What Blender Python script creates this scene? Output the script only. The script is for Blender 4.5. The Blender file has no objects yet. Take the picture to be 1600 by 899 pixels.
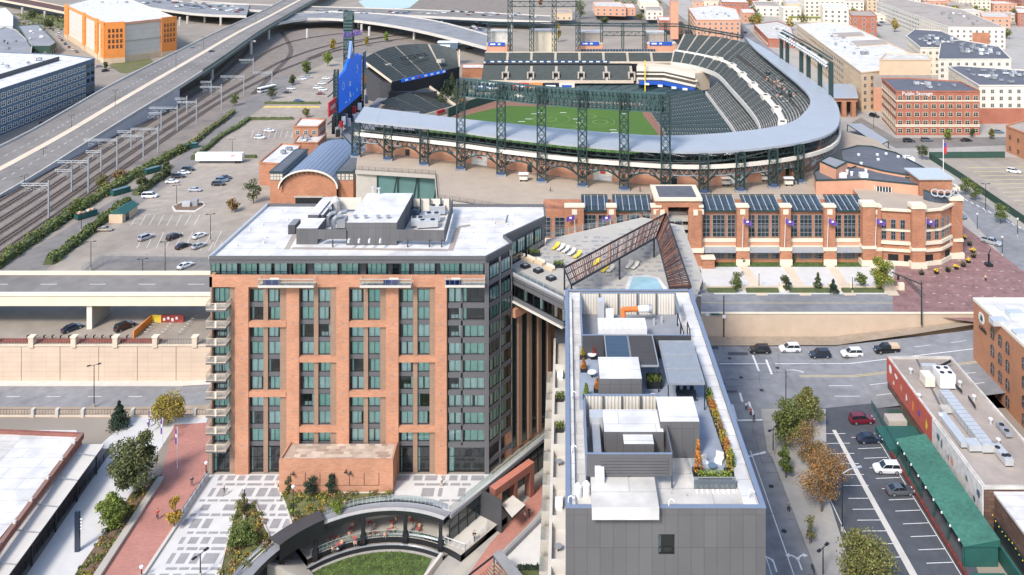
import bpy,math,random
from mathutils import Vector,Matrix
R=math.radians
random.seed(7)
scene=bpy.context.scene
COL=scene.collection
# camera, world, sun, exposure
FPX,HC,CX,HY=1300.0,97.0,882.0,-125.0
cam_d=bpy.data.cameras.new('camera');cam=bpy.data.objects.new('camera',cam_d);COL.objects.link(cam)
cam.location=(0,0,HC);cam.rotation_euler=(R(90),0,0)
cam_d.sensor_width=36;cam_d.lens=FPX/1600*36
cam_d.shift_x=(800-CX)/1600;cam_d.shift_y=(HY-449.5)/1600
cam_d.clip_start=1;cam_d.clip_end=12000
scene.camera=cam
SUN_EL,SUN_AZ=46.0,-30.0
w=bpy.data.worlds.new('World');scene.world=w;w.use_nodes=True
nt=w.node_tree;nt.nodes.clear()
sky=nt.nodes.new('ShaderNodeTexSky');sky.sky_type='NISHITA';sky.sun_disc=False
sx,sy=math.sin(R(SUN_AZ)),-math.cos(R(SUN_AZ))
sky.sun_elevation=R(SUN_EL);sky.sun_rotation=math.atan2(sx,sy)
sky.air_density=1.0;sky.dust_density=1.5;sky.ozone_density=1.0
bg=nt.nodes.new('ShaderNodeBackground');bg.inputs[1].default_value=0.15
wo=nt.nodes.new('ShaderNodeOutputWorld')
nt.links.new(sky.outputs[0],bg.inputs[0]);nt.links.new(bg.outputs[0],wo.inputs[0])
sd=bpy.data.lights.new('sun','SUN');so=bpy.data.objects.new('sun',sd);COL.objects.link(so)
sd.energy=2.0;sd.angle=R(12);sd.color=(1.0,0.93,0.84)
dirv=Vector((sx*math.cos(R(SUN_EL)),sy*math.cos(R(SUN_EL)),math.sin(R(SUN_EL))))
so.rotation_euler=dirv.to_track_quat('Z','Y').to_euler()
so.location=(-60,-120,200)
vs=scene.view_settings
vs.view_transform='Standard';vs.look='None';vs.gamma=1;vs.exposure=0.95
vs.use_curve_mapping=False
scene.cycles.max_bounces=5;scene.cycles.diffuse_bounces=3;scene.cycles.glossy_bounces=2
scene.cycles.transparent_max_bounces=8;scene.cycles.transmission_bounces=2
def P(px,py,z=0.0):
 """ground-level surveying: where a sight line through the photo meets the level z"""
 Y=(HC-z)*FPX/(py-HY)
 return Vector(((px-CX)*Y/FPX,Y,z))
def XA(px,Y):return(px-CX)*Y/FPX
def ZA(py,Y):return HC-(py-HY)*Y/FPX
# materials
MATS={}
def mat(name,col,rough=0.8,var=0.12,scale=0.6,metal=0.0,spec=0.5,bump=0.0,island=0.0,detail=4.0,stain=0.0):
 m=bpy.data.materials.new(name);m.use_nodes=True
 n=m.node_tree.nodes;l=m.node_tree.links
 b=n['Principled BSDF']
 b.inputs['Roughness'].default_value=rough;b.inputs['Metallic'].default_value=metal
 b.inputs['Specular IOR Level'].default_value=spec
 tc=n.new('ShaderNodeTexCoord')
 nz=n.new('ShaderNodeTexNoise');nz.inputs['Scale'].default_value=scale;nz.inputs['Detail'].default_value=detail
 l.new(tc.outputs['Object'],nz.inputs['Vector'])
 mr=n.new('ShaderNodeMapRange');mr.inputs[1].default_value=0.3;mr.inputs[2].default_value=0.7
 mr.inputs[3].default_value=1-var;mr.inputs[4].default_value=1+var
 l.new(nz.outputs[0],mr.inputs[0])
 mul=n.new('ShaderNodeVectorMath');mul.operation='SCALE';mul.inputs[0].default_value=col[:3]
 l.new(mr.outputs[0],mul.inputs['Scale'])
 out=mul.outputs[0]
 if stain:
  n2=n.new('ShaderNodeTexNoise');n2.inputs['Scale'].default_value=scale*0.13;n2.inputs['Detail'].default_value=6
  l.new(tc.outputs['Object'],n2.inputs['Vector'])
  m2=n.new('ShaderNodeMapRange');m2.inputs[1].default_value=0.45;m2.inputs[2].default_value=0.65
  m2.inputs[3].default_value=1;m2.inputs[4].default_value=1-stain
  l.new(n2.outputs[0],m2.inputs[0])
  mu=n.new('ShaderNodeVectorMath');mu.operation='SCALE';l.new(out,mu.inputs[0]);l.new(m2.outputs[0],mu.inputs['Scale'])
  out=mu.outputs[0]
 if island:
  g=n.new('ShaderNodeNewGeometry')
  m3=n.new('ShaderNodeMapRange');m3.inputs[3].default_value=1-island;m3.inputs[4].default_value=1+island
  l.new(g.outputs['Random Per Island'],m3.inputs[0])
  mu=n.new('ShaderNodeVectorMath');mu.operation='SCALE';l.new(out,mu.inputs[0]);l.new(m3.outputs[0],mu.inputs['Scale'])
  out=mu.outputs[0]
 l.new(out,b.inputs['Base Color'])
 if bump:
  bp=n.new('ShaderNodeBump');bp.inputs['Strength'].default_value=bump;bp.inputs['Distance'].default_value=0.05
  l.new(nz.outputs[0],bp.inputs['Height']);l.new(bp.outputs[0],b.inputs['Normal'])
 MATS[name]=m
 return m
def wall_uv(n,l,flat=False):
 """u runs along a wall whatever way it faces, v is height (or plan x,y when flat)"""
 tc=n.new('ShaderNodeTexCoord');sp=n.new('ShaderNodeSeparateXYZ');l.new(tc.outputs['Object'],sp.inputs[0])
 cb=n.new('ShaderNodeCombineXYZ')
 if flat:l.new(sp.outputs[0],cb.inputs[0]);l.new(sp.outputs[1],cb.inputs[1])
 else:
  ad=n.new('ShaderNodeMath');l.new(sp.outputs[0],ad.inputs[0]);l.new(sp.outputs[1],ad.inputs[1])
  l.new(ad.outputs[0],cb.inputs[0]);l.new(sp.outputs[2],cb.inputs[1])
 return cb.outputs[0],tc
def brick(name,c1,c2,mortar,bw=0.4,bh=0.14,flat=False,rough=0.85,var=0.1,ms=0.012,offset=0.5,vscale=0.25):
 m=bpy.data.materials.new(name);m.use_nodes=True
 n=m.node_tree.nodes;l=m.node_tree.links;b=n['Principled BSDF'];b.inputs['Roughness'].default_value=rough
 uv,tc=wall_uv(n,l,flat)
 t=n.new('ShaderNodeTexBrick');l.new(uv,t.inputs['Vector'])
 t.inputs['Color1'].default_value=(*c1,1);t.inputs['Color2'].default_value=(*c2,1);t.inputs['Mortar'].default_value=(*mortar,1)
 t.inputs['Scale'].default_value=1;t.inputs['Brick Width'].default_value=bw;t.inputs['Row Height'].default_value=bh
 t.inputs['Mortar Size'].default_value=ms;t.inputs['Mortar Smooth'].default_value=0.3;t.offset=offset
 nz=n.new('ShaderNodeTexNoise');nz.inputs['Scale'].default_value=vscale;nz.inputs['Detail'].default_value=5
 l.new(tc.outputs['Object'],nz.inputs['Vector'])
 mr=n.new('ShaderNodeMapRange');mr.inputs[1].default_value=0.3;mr.inputs[2].default_value=0.7
 mr.inputs[3].default_value=1-var;mr.inputs[4].default_value=1+var;l.new(nz.outputs[0],mr.inputs[0])
 mu=n.new('ShaderNodeVectorMath');mu.operation='SCALE';l.new(t.outputs[0],mu.inputs[0]);l.new(mr.outputs[0],mu.inputs['Scale'])
 l.new(mu.outputs[0],b.inputs['Base Color'])
 MATS[name]=m
 return m
def glassmat(name,tint,refl=0.5,rough=0.04,see=0.7):
 """thin window glass: partly clear, partly mirror, stronger at grazing angles"""
 m=bpy.data.materials.new(name);m.use_nodes=True
 n=m.node_tree.nodes;l=m.node_tree.links;n.clear()
 o=n.new('ShaderNodeOutputMaterial');mx=n.new('ShaderNodeMixShader');tr=n.new('ShaderNodeBsdfTransparent')
 gl=n.new('ShaderNodeBsdfGlossy');fr=n.new('ShaderNodeFresnel');fr.inputs[0].default_value=1.45
 tr.inputs[0].default_value=(*[c*see for c in tint],1);gl.inputs['Roughness'].default_value=rough
 gl.inputs[0].default_value=(0.9,0.95,1,1)
 ad=n.new('ShaderNodeMath');ad.operation='MULTIPLY_ADD';ad.inputs[1].default_value=1.0;ad.inputs[2].default_value=refl*0.2
 l.new(fr.outputs[0],ad.inputs[0]);l.new(ad.outputs[0],mx.inputs[0]);l.new(tr.outputs[0],mx.inputs[1]);l.new(gl.outputs[0],mx.inputs[2])
 l.new(mx.outputs[0],o.inputs[0]);MATS[name]=m
 return m
 # mesh builder
class MB:
 def __init__(s):s.v=[];s.f=[];s.m=[];s.mats=[]
 def mi(s,m):
  if m not in s.mats:s.mats.append(m)
  return s.mats.index(m)
 def poly(s,pts,m):
  b=len(s.v);s.v+=[tuple(p)for p in pts];s.f.append(tuple(range(b,b+len(pts))));s.m.append(s.mi(m));return s
 def mesh(s,verts,faces,m):
  b=len(s.v);s.v+=[tuple(p)for p in verts];k=s.mi(m)
  for f in faces:s.f.append(tuple(i+b for i in f));s.m.append(k)
  return s
 def box(s,x0,y0,z0,x1,y1,z1,m):
  if x0>x1:x0,x1=x1,x0
  if y0>y1:y0,y1=y1,y0
  if z0>z1:z0,z1=z1,z0
  v=[(x0,y0,z0),(x1,y0,z0),(x1,y1,z0),(x0,y1,z0),(x0,y0,z1),(x1,y0,z1),(x1,y1,z1),(x0,y1,z1)]
  return s.mesh(v,[(0,3,2,1),(4,5,6,7),(0,1,5,4),(1,2,6,5),(2,3,7,6),(3,0,4,7)],m)
 def cbox(s,c,dx,dy,dz,m,rz=0):
  """box standing on point c, turned by rz"""
  ca,sa=math.cos(rz),math.sin(rz);v=[]
  for z in(0,dz):
   for a,b in((-1,-1),(1,-1),(1,1),(-1,1)):
    x,y=a*dx/2,b*dy/2;v.append((c[0]+x*ca-y*sa,c[1]+x*sa+y*ca,c[2]+z))
  return s.mesh(v,[(0,3,2,1),(4,5,6,7),(0,1,5,4),(1,2,6,5),(2,3,7,6),(3,0,4,7)],m)
 def prism(s,pts,z0,z1,m,mt=None,bottom=True):
  """pts in plan, any orientation; z1 may be a list with one height per point"""
  A=sum(pts[i][0]*pts[(i+1)%len(pts)][1]-pts[(i+1)%len(pts)][0]*pts[i][1]for i in range(len(pts)))
  if A<0:
   pts=pts[::-1]
   if isinstance(z1,(list,tuple)):z1=z1[::-1]
   if isinstance(z0,(list,tuple)):z0=z0[::-1]
  k=len(pts)
  zs1=z1 if isinstance(z1,(list,tuple))else[z1]*k
  zs0=z0 if isinstance(z0,(list,tuple))else[z0]*k
  v=[(p[0],p[1],zs0[i])for i,p in enumerate(pts)]+[(p[0],p[1],zs1[i])for i,p in enumerate(pts)]
  s.mesh(v,[(i,(i+1)%k,k+(i+1)%k,k+i)for i in range(k)],m)
  s.poly([v[k+i]for i in range(k)],mt or m)
  if bottom:s.poly([v[i]for i in reversed(range(k))],m)
  return s
 def bar(s,p,q,w,h,m):
  """square bar from p to q"""
  p,q=Vector(p),Vector(q);d=(q-p)
  if d.length<1e-6:return s
  d.normalize();up=Vector((0,0,1))if abs(d.z)<0.95 else Vector((0,1,0))
  a=d.cross(up).normalized();b=a.cross(d).normalized()
  v=[tuple(c+a*(i*w/2)+b*(j*h/2))for c in(p,q)for i,j in((-1,-1),(1,-1),(1,1),(-1,1))]
  return s.mesh(v,[(0,1,2,3),(7,6,5,4),(0,4,5,1),(1,5,6,2),(2,6,7,3),(3,7,4,0)],m)
 def cyl(s,p,q,r0,m,r1=None,n=8):
  p,q=Vector(p),Vector(q);r1=r0 if r1 is None else r1;d=(q-p).normalized()
  up=Vector((0,0,1))if abs(d.z)<0.95 else Vector((0,1,0));a=d.cross(up).normalized();b=a.cross(d).normalized()
  v=[]
  for c,r in((p,r0),(q,r1)):
   for i in range(n):
    t=2*math.pi*i/n;v.append(tuple(c+a*(r*math.cos(t))+b*(r*math.sin(t))))
  return s.mesh(v,[(i,n+i,n+(i+1)%n,(i+1)%n)for i in range(n)]+[tuple(range(n)),tuple(reversed(range(n,2*n)))],m)
 def tube(s,pts,r,m,n=6):
  for i in range(len(pts)-1):s.cyl(pts[i],pts[i+1],r,m,n=n)
  return s
 def ribbon(s,L,Rr,m):
  """strip between two equally long point lists, facing up"""
  k=len(L);v=[tuple(p)for p in L]+[tuple(p)for p in Rr]
  a,b,c=Vector(v[0]),Vector(v[1]),Vector(v[k])
  up=(b-a).cross(c-a).z>0
  return s.mesh(v,[((i,i+1,k+i+1,k+i)if up else(i,k+i,k+i+1,i+1))for i in range(k-1)],m)
 def build(s,name,parent=None,label=None,cat=None,group=None,kind=None,smooth=False,origin=None):
  if not s.v:return None
  me=bpy.data.meshes.new(name)
  if parent is not None:off=wloc(parent)
  elif origin is not None:off=Vector(origin)
  else:
   xs=[p[0]for p in s.v];ys=[p[1]for p in s.v];zs=[p[2]for p in s.v]
   off=Vector(((min(xs)+max(xs))/2,(min(ys)+max(ys))/2,min(zs)))
  me.from_pydata([(p[0]-off.x,p[1]-off.y,p[2]-off.z)for p in s.v],[],s.f)
  for m in s.mats:me.materials.append(m)
  me.polygons.foreach_set('material_index',s.m)
  if smooth:me.polygons.foreach_set('use_smooth',[True]*len(s.f))
  me.update()
  o=bpy.data.objects.new(name,me);COL.objects.link(o)
  if parent is not None:o.parent=parent
  else:o.location=off
  WL[o.name]=off if parent is None else wloc(parent)
  return tag(o,label,cat,group,kind)
WL={}
def wloc(o):return WL[o.name]
def tag(o,label=None,cat=None,group=None,kind=None):
 if label:o['label']=label
 if cat:o['category']=cat
 if group:o['group']=group
 if kind:o['kind']=kind
 return o
def thing(name,loc,label,cat,group=None):
 o=bpy.data.objects.new(name,None);COL.objects.link(o);o.location=loc;o.empty_display_size=0.5
 WL[o.name]=Vector(loc)
 return tag(o,label,cat,group)
KIDS={}
def copy_tree(o,parent=None,src=None):
 c=o.copy();COL.objects.link(c)
 if parent is not None:c.parent=parent
 for ch in list(o.children):copy_tree(ch,c)
 return c
def place(o,loc,rz=0.0,sc=None,label=None,group=None,first=False):
 c=o if first else copy_tree(o)
 c.location=loc;c.rotation_euler=(0,0,rz)
 if sc is not None:c.scale=(sc,sc,sc)if not isinstance(sc,tuple)else sc
 if label:c['label']=label
 if group:c['group']=group
 return c
def inst(src,parent,loc,rz=0.0,name=None):
 """another part sharing src's mesh, placed in world coordinates under parent"""
 c=src.copy();COL.objects.link(c);c.parent=parent
 c.location=Vector(loc)-wloc(parent);c.rotation_euler=(0,0,rz)
 for ch in src.children:
  d=ch.copy();COL.objects.link(d);d.parent=c
 return c
def struct(name,mb,**k):return mb.build(name,kind='structure',origin=(0,0,0),**k)
# the palette
M=MATS
mat('ground',(0.29,0.25,0.205),0.95,0.12,0.05,stain=0.15,detail=8)
mat('gravel',(0.22,0.185,0.155),0.95,0.22,1.2,stain=0.2,detail=8)
mat('ballast',(0.12,0.098,0.085),0.95,0.25,1.6,detail=8)
mat('asphalt',(0.235,0.24,0.25),0.92,0.14,0.5,stain=0.24,detail=9)
mat('asphalt_dark',(0.075,0.082,0.095),0.9,0.12,0.7,stain=0.15,detail=9)
mat('asphalt_old',(0.205,0.19,0.175),0.92,0.12,0.35,stain=0.22,detail=9)
mat('asphalt_patch',(0.22,0.222,0.232),0.92,0.10,0.8)
mat('lot',(0.33,0.285,0.235),0.93,0.12,0.25,stain=0.2,detail=9)
mat('concrete',(0.42,0.39,0.34),0.88,0.07,0.4,stain=0.08)
mat('concrete_light',(0.56,0.53,0.48),0.85,0.06,0.5,stain=0.06)
mat('concrete_beige',(0.62,0.52,0.40),0.85,0.06,0.4,stain=0.07)
mat('sidewalk',(0.37,0.35,0.32),0.9,0.08,0.6,stain=0.1)
mat('paving_pale',(0.58,0.575,0.56),0.85,0.05,0.5,stain=0.06)
mat('paving_grey',(0.29,0.285,0.29),0.85,0.10,0.8)
mat('dirt',(0.33,0.265,0.20),0.95,0.12,0.6,stain=0.15)
mat('paint_white',(0.72,0.72,0.70),0.7,0.12,2.0)
mat('paint_yellow',(0.55,0.45,0.22),0.8,0.12,2.0)
brick('roof_white',(0.61,0.60,0.585),(0.57,0.56,0.545),(0.42,0.41,0.40),14.0,2.6,flat=True,ms=0.07,var=0.2,vscale=0.3,offset=0.3)
brick('roof_cream',(0.54,0.515,0.475),(0.49,0.47,0.435),(0.38,0.36,0.33),9.0,2.4,flat=True,ms=0.07,var=0.2,vscale=0.35,offset=0.4)
mat('roof_grey',(0.25,0.26,0.28),0.8,0.10,0.4,stain=0.15)
mat('roof_dark',(0.11,0.115,0.135),0.8,0.12,0.4,stain=0.15)
mat('roof_tan',(0.36,0.31,0.27),0.9,0.10,0.5,stain=0.2)
mat('panel_grey',(0.105,0.105,0.112),0.65,0.05,0.4)
mat('panel_dark',(0.055,0.056,0.062),0.55,0.08,0.6)
mat('panel_blue',(0.105,0.15,0.20),0.7,0.08,0.3)
mat('metal_grey',(0.34,0.36,0.38),0.45,0.06,1.0,metal=0.3)
mat('metal_light',(0.55,0.57,0.58),0.4,0.06,1.0,metal=0.3)
mat('metal_white',(0.72,0.72,0.72),0.5,0.05,1.0)
mat('metal_dark',(0.022,0.024,0.028),0.5,0.1,1.0,metal=0.2)
mat('canopy',(0.36,0.385,0.415),0.5,0.035,0.1,metal=0.1)
mat('steel_green',(0.022,0.046,0.045),0.5,0.12,0.8)
mat('steel_pale_green',(0.05,0.10,0.098),0.5,0.12,0.8)
mat('seat_green',(0.052,0.062,0.058),0.7,0.15,0.5)
mat('seat_teal',(0.022,0.050,0.055),0.7,0.15,0.5)
mat('tread',(0.38,0.37,0.34),0.9,0.1,0.5)
mat('tread_dark',(0.15,0.15,0.14),0.9,0.1,0.5)
mat('aisle',(0.46,0.42,0.36),0.9,0.1,0.5)
mat('cream',(0.70,0.62,0.48),0.85,0.05,0.3)
mat('cream_light',(0.68,0.63,0.54),0.85,0.05,0.3)
mat('tan',(0.60,0.46,0.31),0.85,0.05,0.3)
mat('orange',(0.72,0.25,0.055),0.8,0.06,0.3)
mat('purple',(0.13,0.06,0.32),0.6,0.1,1)
mat('blue',(0.02,0.09,0.42),0.5,0.1,1)
mat('led_blue',(0.01,0.10,0.50),0.4,0.1,0.4)
mat('red',(0.50,0.03,0.035),0.5,0.1,1)
mat('yellow',(0.75,0.55,0.05),0.6,0.1,1)
mat('white',(0.80,0.80,0.78),0.5,0.03,1)
mat('black',(0.012,0.012,0.014),0.6,0.1,1)
mat('teal',(0.09,0.18,0.17),0.7,0.08,0.3)
mat('green_roof',(0.05,0.17,0.125),0.8,0.2,1.6,stain=0.2,detail=8)
mat('green_metal',(0.02,0.10,0.085),0.6,0.1,0.6)
mat('green_fence',(0.03,0.075,0.055),0.7,0.1,0.6)
mat('lawn',(0.075,0.12,0.03),0.95,0.45,0.9,stain=0.2,detail=9)
mat('grass_rough',(0.13,0.135,0.05),0.95,0.25,0.8,stain=0.2)
mat('warning_track',(0.23,0.115,0.08),0.95,0.08,0.5)
mat('soil',(0.16,0.105,0.07),0.95,0.2,1.2)
mat('salmon',(0.60,0.31,0.20),0.85,0.06,0.5,stain=0.05)
mat('wood',(0.10,0.042,0.026),0.7,0.35,0.8)
mat('wood_orange',(0.24,0.10,0.05),0.7,0.25,0.8)
mat('bark',(0.13,0.10,0.075),0.9,0.25,3)
mat('curtain',(0.80,0.86,0.84),0.8,0.06,1.5)
mat('curtain_green',(0.58,0.75,0.69),0.8,0.10,1.5)
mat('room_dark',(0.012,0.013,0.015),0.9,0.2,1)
mat('maroon',(0.12,0.035,0.03),0.8,0.2,1)
mat('room_mid',(0.07,0.06,0.05),0.9,0.3,1)
mat('bed',(0.75,0.76,0.78),0.8,0.1,1)
mat('water',(0.16,0.23,0.27),0.15,0.1,0.05)
mat('pool',(0.30,0.46,0.50),0.1,0.1,0.6)
mat('tire',(0.02,0.02,0.02),0.85,0.1,2)
mat('rim',(0.42,0.43,0.45),0.35,0.1,2,metal=0.6)
mat('car_glass',(0.015,0.02,0.028),0.08,0.1,2,spec=0.8)
mat('lens',(0.75,0.77,0.80),0.15,0.05,2)
mat('tail',(0.35,0.01,0.01),0.3,0.05,2)
mat('skin',(0.50,0.30,0.21),0.6,0.05,3)
mat('rail_steel',(0.16,0.12,0.10),0.5,0.15,1.5,metal=0.3)
mat('sleeper',(0.15,0.11,0.085),0.9,0.25,1.5)
mat('glass_dark',(0.02,0.035,0.04),0.06,0.2,0.3,spec=0.9)
mat('glass_teal',(0.045,0.12,0.12),0.08,0.25,0.25,spec=0.9)
mat('glass_blue',(0.05,0.07,0.10),0.08,0.3,0.25,spec=0.9)
glassmat('glass',(0.80,0.95,0.92),0.3,see=0.95)
glassmat('glass_clear',(0.80,0.93,0.91),0.8,see=0.9)
for nm,c in dict(car_white=(0.78,0.79,0.80),car_silver=(0.40,0.42,0.45),car_grey=(0.10,0.11,0.125),car_black=(0.014,0.016,0.02),car_blue=(0.04,0.09,0.20),car_red=(0.16,0.012,0.025),car_steel=(0.13,0.19,0.25),car_tan=(0.36,0.30,0.23),car_navy=(0.02,0.03,0.055),car_green=(0.02,0.09,0.07)).items():
 m_=mat(nm,c,0.28,0.03,1.0,metal=0.15);m_.node_tree.nodes['Principled BSDF'].inputs['Coat Weight'].default_value=0.6
for nm,c in dict(leaf_green=(0.12,0.155,0.045),leaf_dark=(0.085,0.105,0.045),leaf_olive=(0.19,0.18,0.065),leaf_yellow=(0.33,0.25,0.045),leaf_lime=(0.17,0.22,0.04),leaf_brown=(0.25,0.165,0.075),leaf_orange=(0.40,0.17,0.04),leaf_red=(0.36,0.07,0.05),leaf_pine=(0.035,0.06,0.038)).items():
 m_=mat(nm,c,0.75,0.18,0.9,island=0.55);
 b_=m_.node_tree.nodes['Principled BSDF'];b_.inputs['Specular IOR Level'].default_value=0.25
brick('brick_hotel',(0.51,0.255,0.155),(0.43,0.20,0.115),(0.42,0.225,0.15),0.7,0.24,ms=0.03,var=0.12)
brick('brick_hotel_tan',(0.36,0.235,0.165),(0.31,0.195,0.135),(0.22,0.145,0.10),0.6,0.20,ms=0.04,var=0.06)
brick('brick_stadium',(0.45,0.195,0.105),(0.34,0.14,0.075),(0.40,0.22,0.14),0.8,0.26,ms=0.03,var=0.14)
brick('brick_red',(0.40,0.115,0.065),(0.33,0.09,0.05),(0.36,0.20,0.14),0.5,0.2,ms=0.03,var=0.12)
brick('brick_right',(0.46,0.20,0.10),(0.40,0.165,0.08),(0.38,0.21,0.13),0.5,0.2,ms=0.03,var=0.10)
brick('brick_dark',(0.17,0.10,0.075),(0.10,0.06,0.045),(0.09,0.06,0.05),1.2,0.6,ms=0.06,var=0.15)
brick('brick_wall_red',(0.27,0.085,0.06),(0.21,0.065,0.05),(0.24,0.14,0.11),0.5,0.2,ms=0.03,var=0.15)
brick('brick_paving',(0.44,0.20,0.16),(0.38,0.165,0.13),(0.36,0.20,0.17),0.5,0.25,flat=True,ms=0.02,var=0.10)
brick('paving_mauve',(0.27,0.155,0.145),(0.20,0.11,0.11),(0.24,0.16,0.15),0.8,0.8,flat=True,ms=0.03,var=0.18)
brick('stone_wall',(0.62,0.485,0.37),(0.59,0.46,0.35),(0.47,0.36,0.27),3.3,1.1,ms=0.04,var=0.05,offset=0.0)
brick('stone_column',(0.40,0.36,0.31),(0.36,0.32,0.28),(0.28,0.25,0.21),0.9,0.45,ms=0.04)
brick('panel_wall',(0.122,0.120,0.122),(0.108,0.107,0.112),(0.055,0.055,0.06),1.35,3.4,ms=0.022,var=0.12,offset=0.0,vscale=0.12)
brick('roof_check',(0.56,0.47,0.38),(0.30,0.22,0.17),(0.45,0.36,0.29),1.1,0.75,flat=True,ms=0.02)
brick('storage_panel',(0.58,0.54,0.47),(0.56,0.52,0.45),(0.45,0.41,0.35),60.0,3.6,ms=0.12,var=0.04,offset=0.0)
b_=MATS['led_blue'].node_tree.nodes['Principled BSDF'];b_.inputs['Emission Color'].default_value=(0.005,0.13,0.75,1);b_.inputs['Emission Strength'].default_value=0.2
# ground, roads, paths
def interp(x,tab):
 if x<=tab[0][0]:return tab[0][1]
 for(a,va),(b,vb)in zip(tab,tab[1:]):
  if x<=b:return va+(vb-va)*(x-a)/(b-a)
 return tab[-1][1]
S0=4.5
LOWT=[(-86,-8),(-60,-6.6),(-30,-4.0),(0,-1.5),(25,0),(62,0),(100,S0)]
UPT=[(-80,8),(38,S0)]
def lowz(x):return interp(x,LOWT)
def upz(x):return interp(x,UPT)
def sheet(name,pts,m,z=0.0,px=True,**k):
 b=MB();q=[P(a,c,z)if px else Vector((a,c,z))for a,c in pts]
 A=sum(q[i].x*q[(i+1)%len(q)].y-q[(i+1)%len(q)].x*q[i].y for i in range(len(q)))
 if A<0:q.reverse()
 b.poly(q,m);return struct(name,b,**k)
RIM_PX=[(330,945),(374,898),(426,850),(470,822),(506,803),(560,787),(620,780),(680,786),(702,803),(764,755),(843,688),(872,664)]
RIM=[P(a,c,0)for a,c in RIM_PX]
g=MB()
south=[Vector((-1800,-40,0)),Vector((RIM[0].x-6,-40,0))]+RIM+[Vector((-2.5,172,0)),Vector((-61,172,0)),Vector((-61,162.7,0)),Vector((-1800,162.7,0))]
g.poly(south,M['ground'])
g.poly([(0,-40,0),(1800,-40,0),(1800,165.3,0),(0,165.3,0)],M['ground'])
g.poly([(-1800,189.6,0),(120,189.6,0),(120,5200,0),(-1800,5200,0)],M['ground'])
g.poly([(120,189.6,0),(1800,189.6,0),(1800,5200,0),(120,5200,0)],M['ground'])
g.poly([(-9000,-40,-0.02),(-1800,-40,-0.02),(-1800,9500,-0.02),(-9000,9500,-0.02)],M['ground'])
g.poly([(1800,-40,-0.02),(9000,-40,-0.02),(9000,9500,-0.02),(1800,9500,-0.02)],M['ground'])
g.poly([(-1800,5200,-0.02),(1800,5200,-0.02),(1800,9500,-0.02),(-1800,9500,-0.02)],M['ground'])
g.poly([(-75,-40,-5.6),(2,-40,-5.6),(2,189,-5.6),(-12,189,-5.6),(-12,164,-5.6),(-60,162,-5.6),(-75,150,-5.6)],M['sidewalk'])
struct('ground',g)
g=MB()
g.prism([(-14,208.3),(100,208.3),(2000,208.3),(2000,5000),(112,5000),(112,262),(-14,262)],-0.5,S0,M['sidewalk'],bottom=False)
struct('terrace_ground',g)
xs=[-900,-300,-86,-60,-30,0,25,62,80,100,300,1500]
def strip(y0f,y1f,zf,m,dz=0.0,xsr=xs):
 b=MB();b.ribbon([(x,y1f(x),zf(x)+dz)for x in xsr],[(x,y0f(x),zf(x)+dz)for x in xsr],m);return b
nearw=lambda x:165.5 if x>24 else 168.0
struct('lower_road',strip(lambda x:165.2,lambda x:189.3,lowz,M['asphalt'],0.012))
b=MB()
left=[-900,-300,-86,-60,-30]
def lowstrip(y0,y1,m,dz,xr):b.ribbon([(x,y1,lowz(x)+dz)for x in xr],[(x,y0,lowz(x)+dz)for x in xr],m)
b=MB();lowstrip(187.2,189.5,M['concrete_light'],0.13,left);b.poly([(-900,187.2,-8.0),(-86,187.2,-8.0),(-86,187.2,-7.87),(-900,187.2,-7.87)],M['concrete'])
struct('lower_sidewalk',b)
b=MB();lowstrip(170,179.2,M['dirt'],0.13,left);b.poly([(-900,179.2,-8.0),(-86,179.2,-8.0),(-86,179.2,-7.87),(-900,179.2,-7.87)],M['concrete'])
struct('lower_verge',b)
b=MB()
for i in range(9):lowstrip(183.15,183.3,M['paint_white'],0.02,[-150+i*9,-147+i*9])
struct('lower_lane_marks',b)
b=MB();xr=[30,62,80,100]
b.ribbon([(30,193.3,0.14),(62,193.3,0.14),(80,193.3,2.2),(100,193.3,S0+.02)],[(30,189.2,0.12),(62,189.6,0.12),(80,190.4,2.2),(100,192,S0)],M['dirt'])
struct('verge',b)
def zr(x):return lowz(x)+0.02
b=MB()
def lane(x0,x1,y,w,m,slope=0.0,n=6):
 X=[x0+(x1-x0)*i/n for i in range(n+1)]
 b.ribbon([(x,y+w/2+slope*(x-x0),zr(x))for x in X],[(x,y-w/2+slope*(x-x0),zr(x))for x in X],m)
lane(46,95,181.8,0.22,M['paint_white'])
lane(50,120,176.6,0.2,M['paint_yellow'])
lane(50,120,177.1,0.2,M['paint_yellow'])
for i in range(9):
 lane(62+i*8.0,65.5+i*8.0,185.3,0.15,M['paint_white'],n=1)
 lane(55+i*8.5,60+i*8.5,173.2,0.15,M['paint_white'],n=1)
 lane(55+i*8.5,60+i*8.5,169.4,0.15,M['paint_white'],n=1)
lane(34,44,181.8,0.22,M['paint_white'])
struct('lane_marks',b)
b=MB()
def xstripe(pts,w,z=0.03):
 a,c=P(*pts[0],z),P(*pts[1],z);d=(c-a).normalized();n_=Vector((-d.y,d.x,0))*w/2
 b.poly([a-n_,c-n_,c+n_,a+n_],M['paint_white'])
for s_ in(((1144,632),(1151,657)),((1151,657),(1196,656)),((1176,555),(1186,580)),((1197,562),(1206,585)),((1170,628),(1178,650)),((1156,614),(1160,628)),((1188,540),(1196,553))):
 xstripe(s_,0.45)
struct('crosswalk',b)
Xs0=23.6
b=MB();b.poly([(21,-40,0.01),(44.5,-40,0.01),(44.5,165.1,0.01),(21,165.1,0.01)],M['asphalt']);struct('side_street',b)
b=MB()
def vline(x,y0,y1,w=0.15,m=None):b.poly([(x-w/2,y0,0.025),(x+w/2,y0,0.025),(x+w/2,y1,0.025),(x-w/2,y1,0.025)],m or M['paint_white'])
lx=P(1220,840).x
vline(lx,60,152,0.16)
vline(lx-3.3,120,140,0.14)
for s in(((1160,660),(1172,690)),):pass
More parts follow.
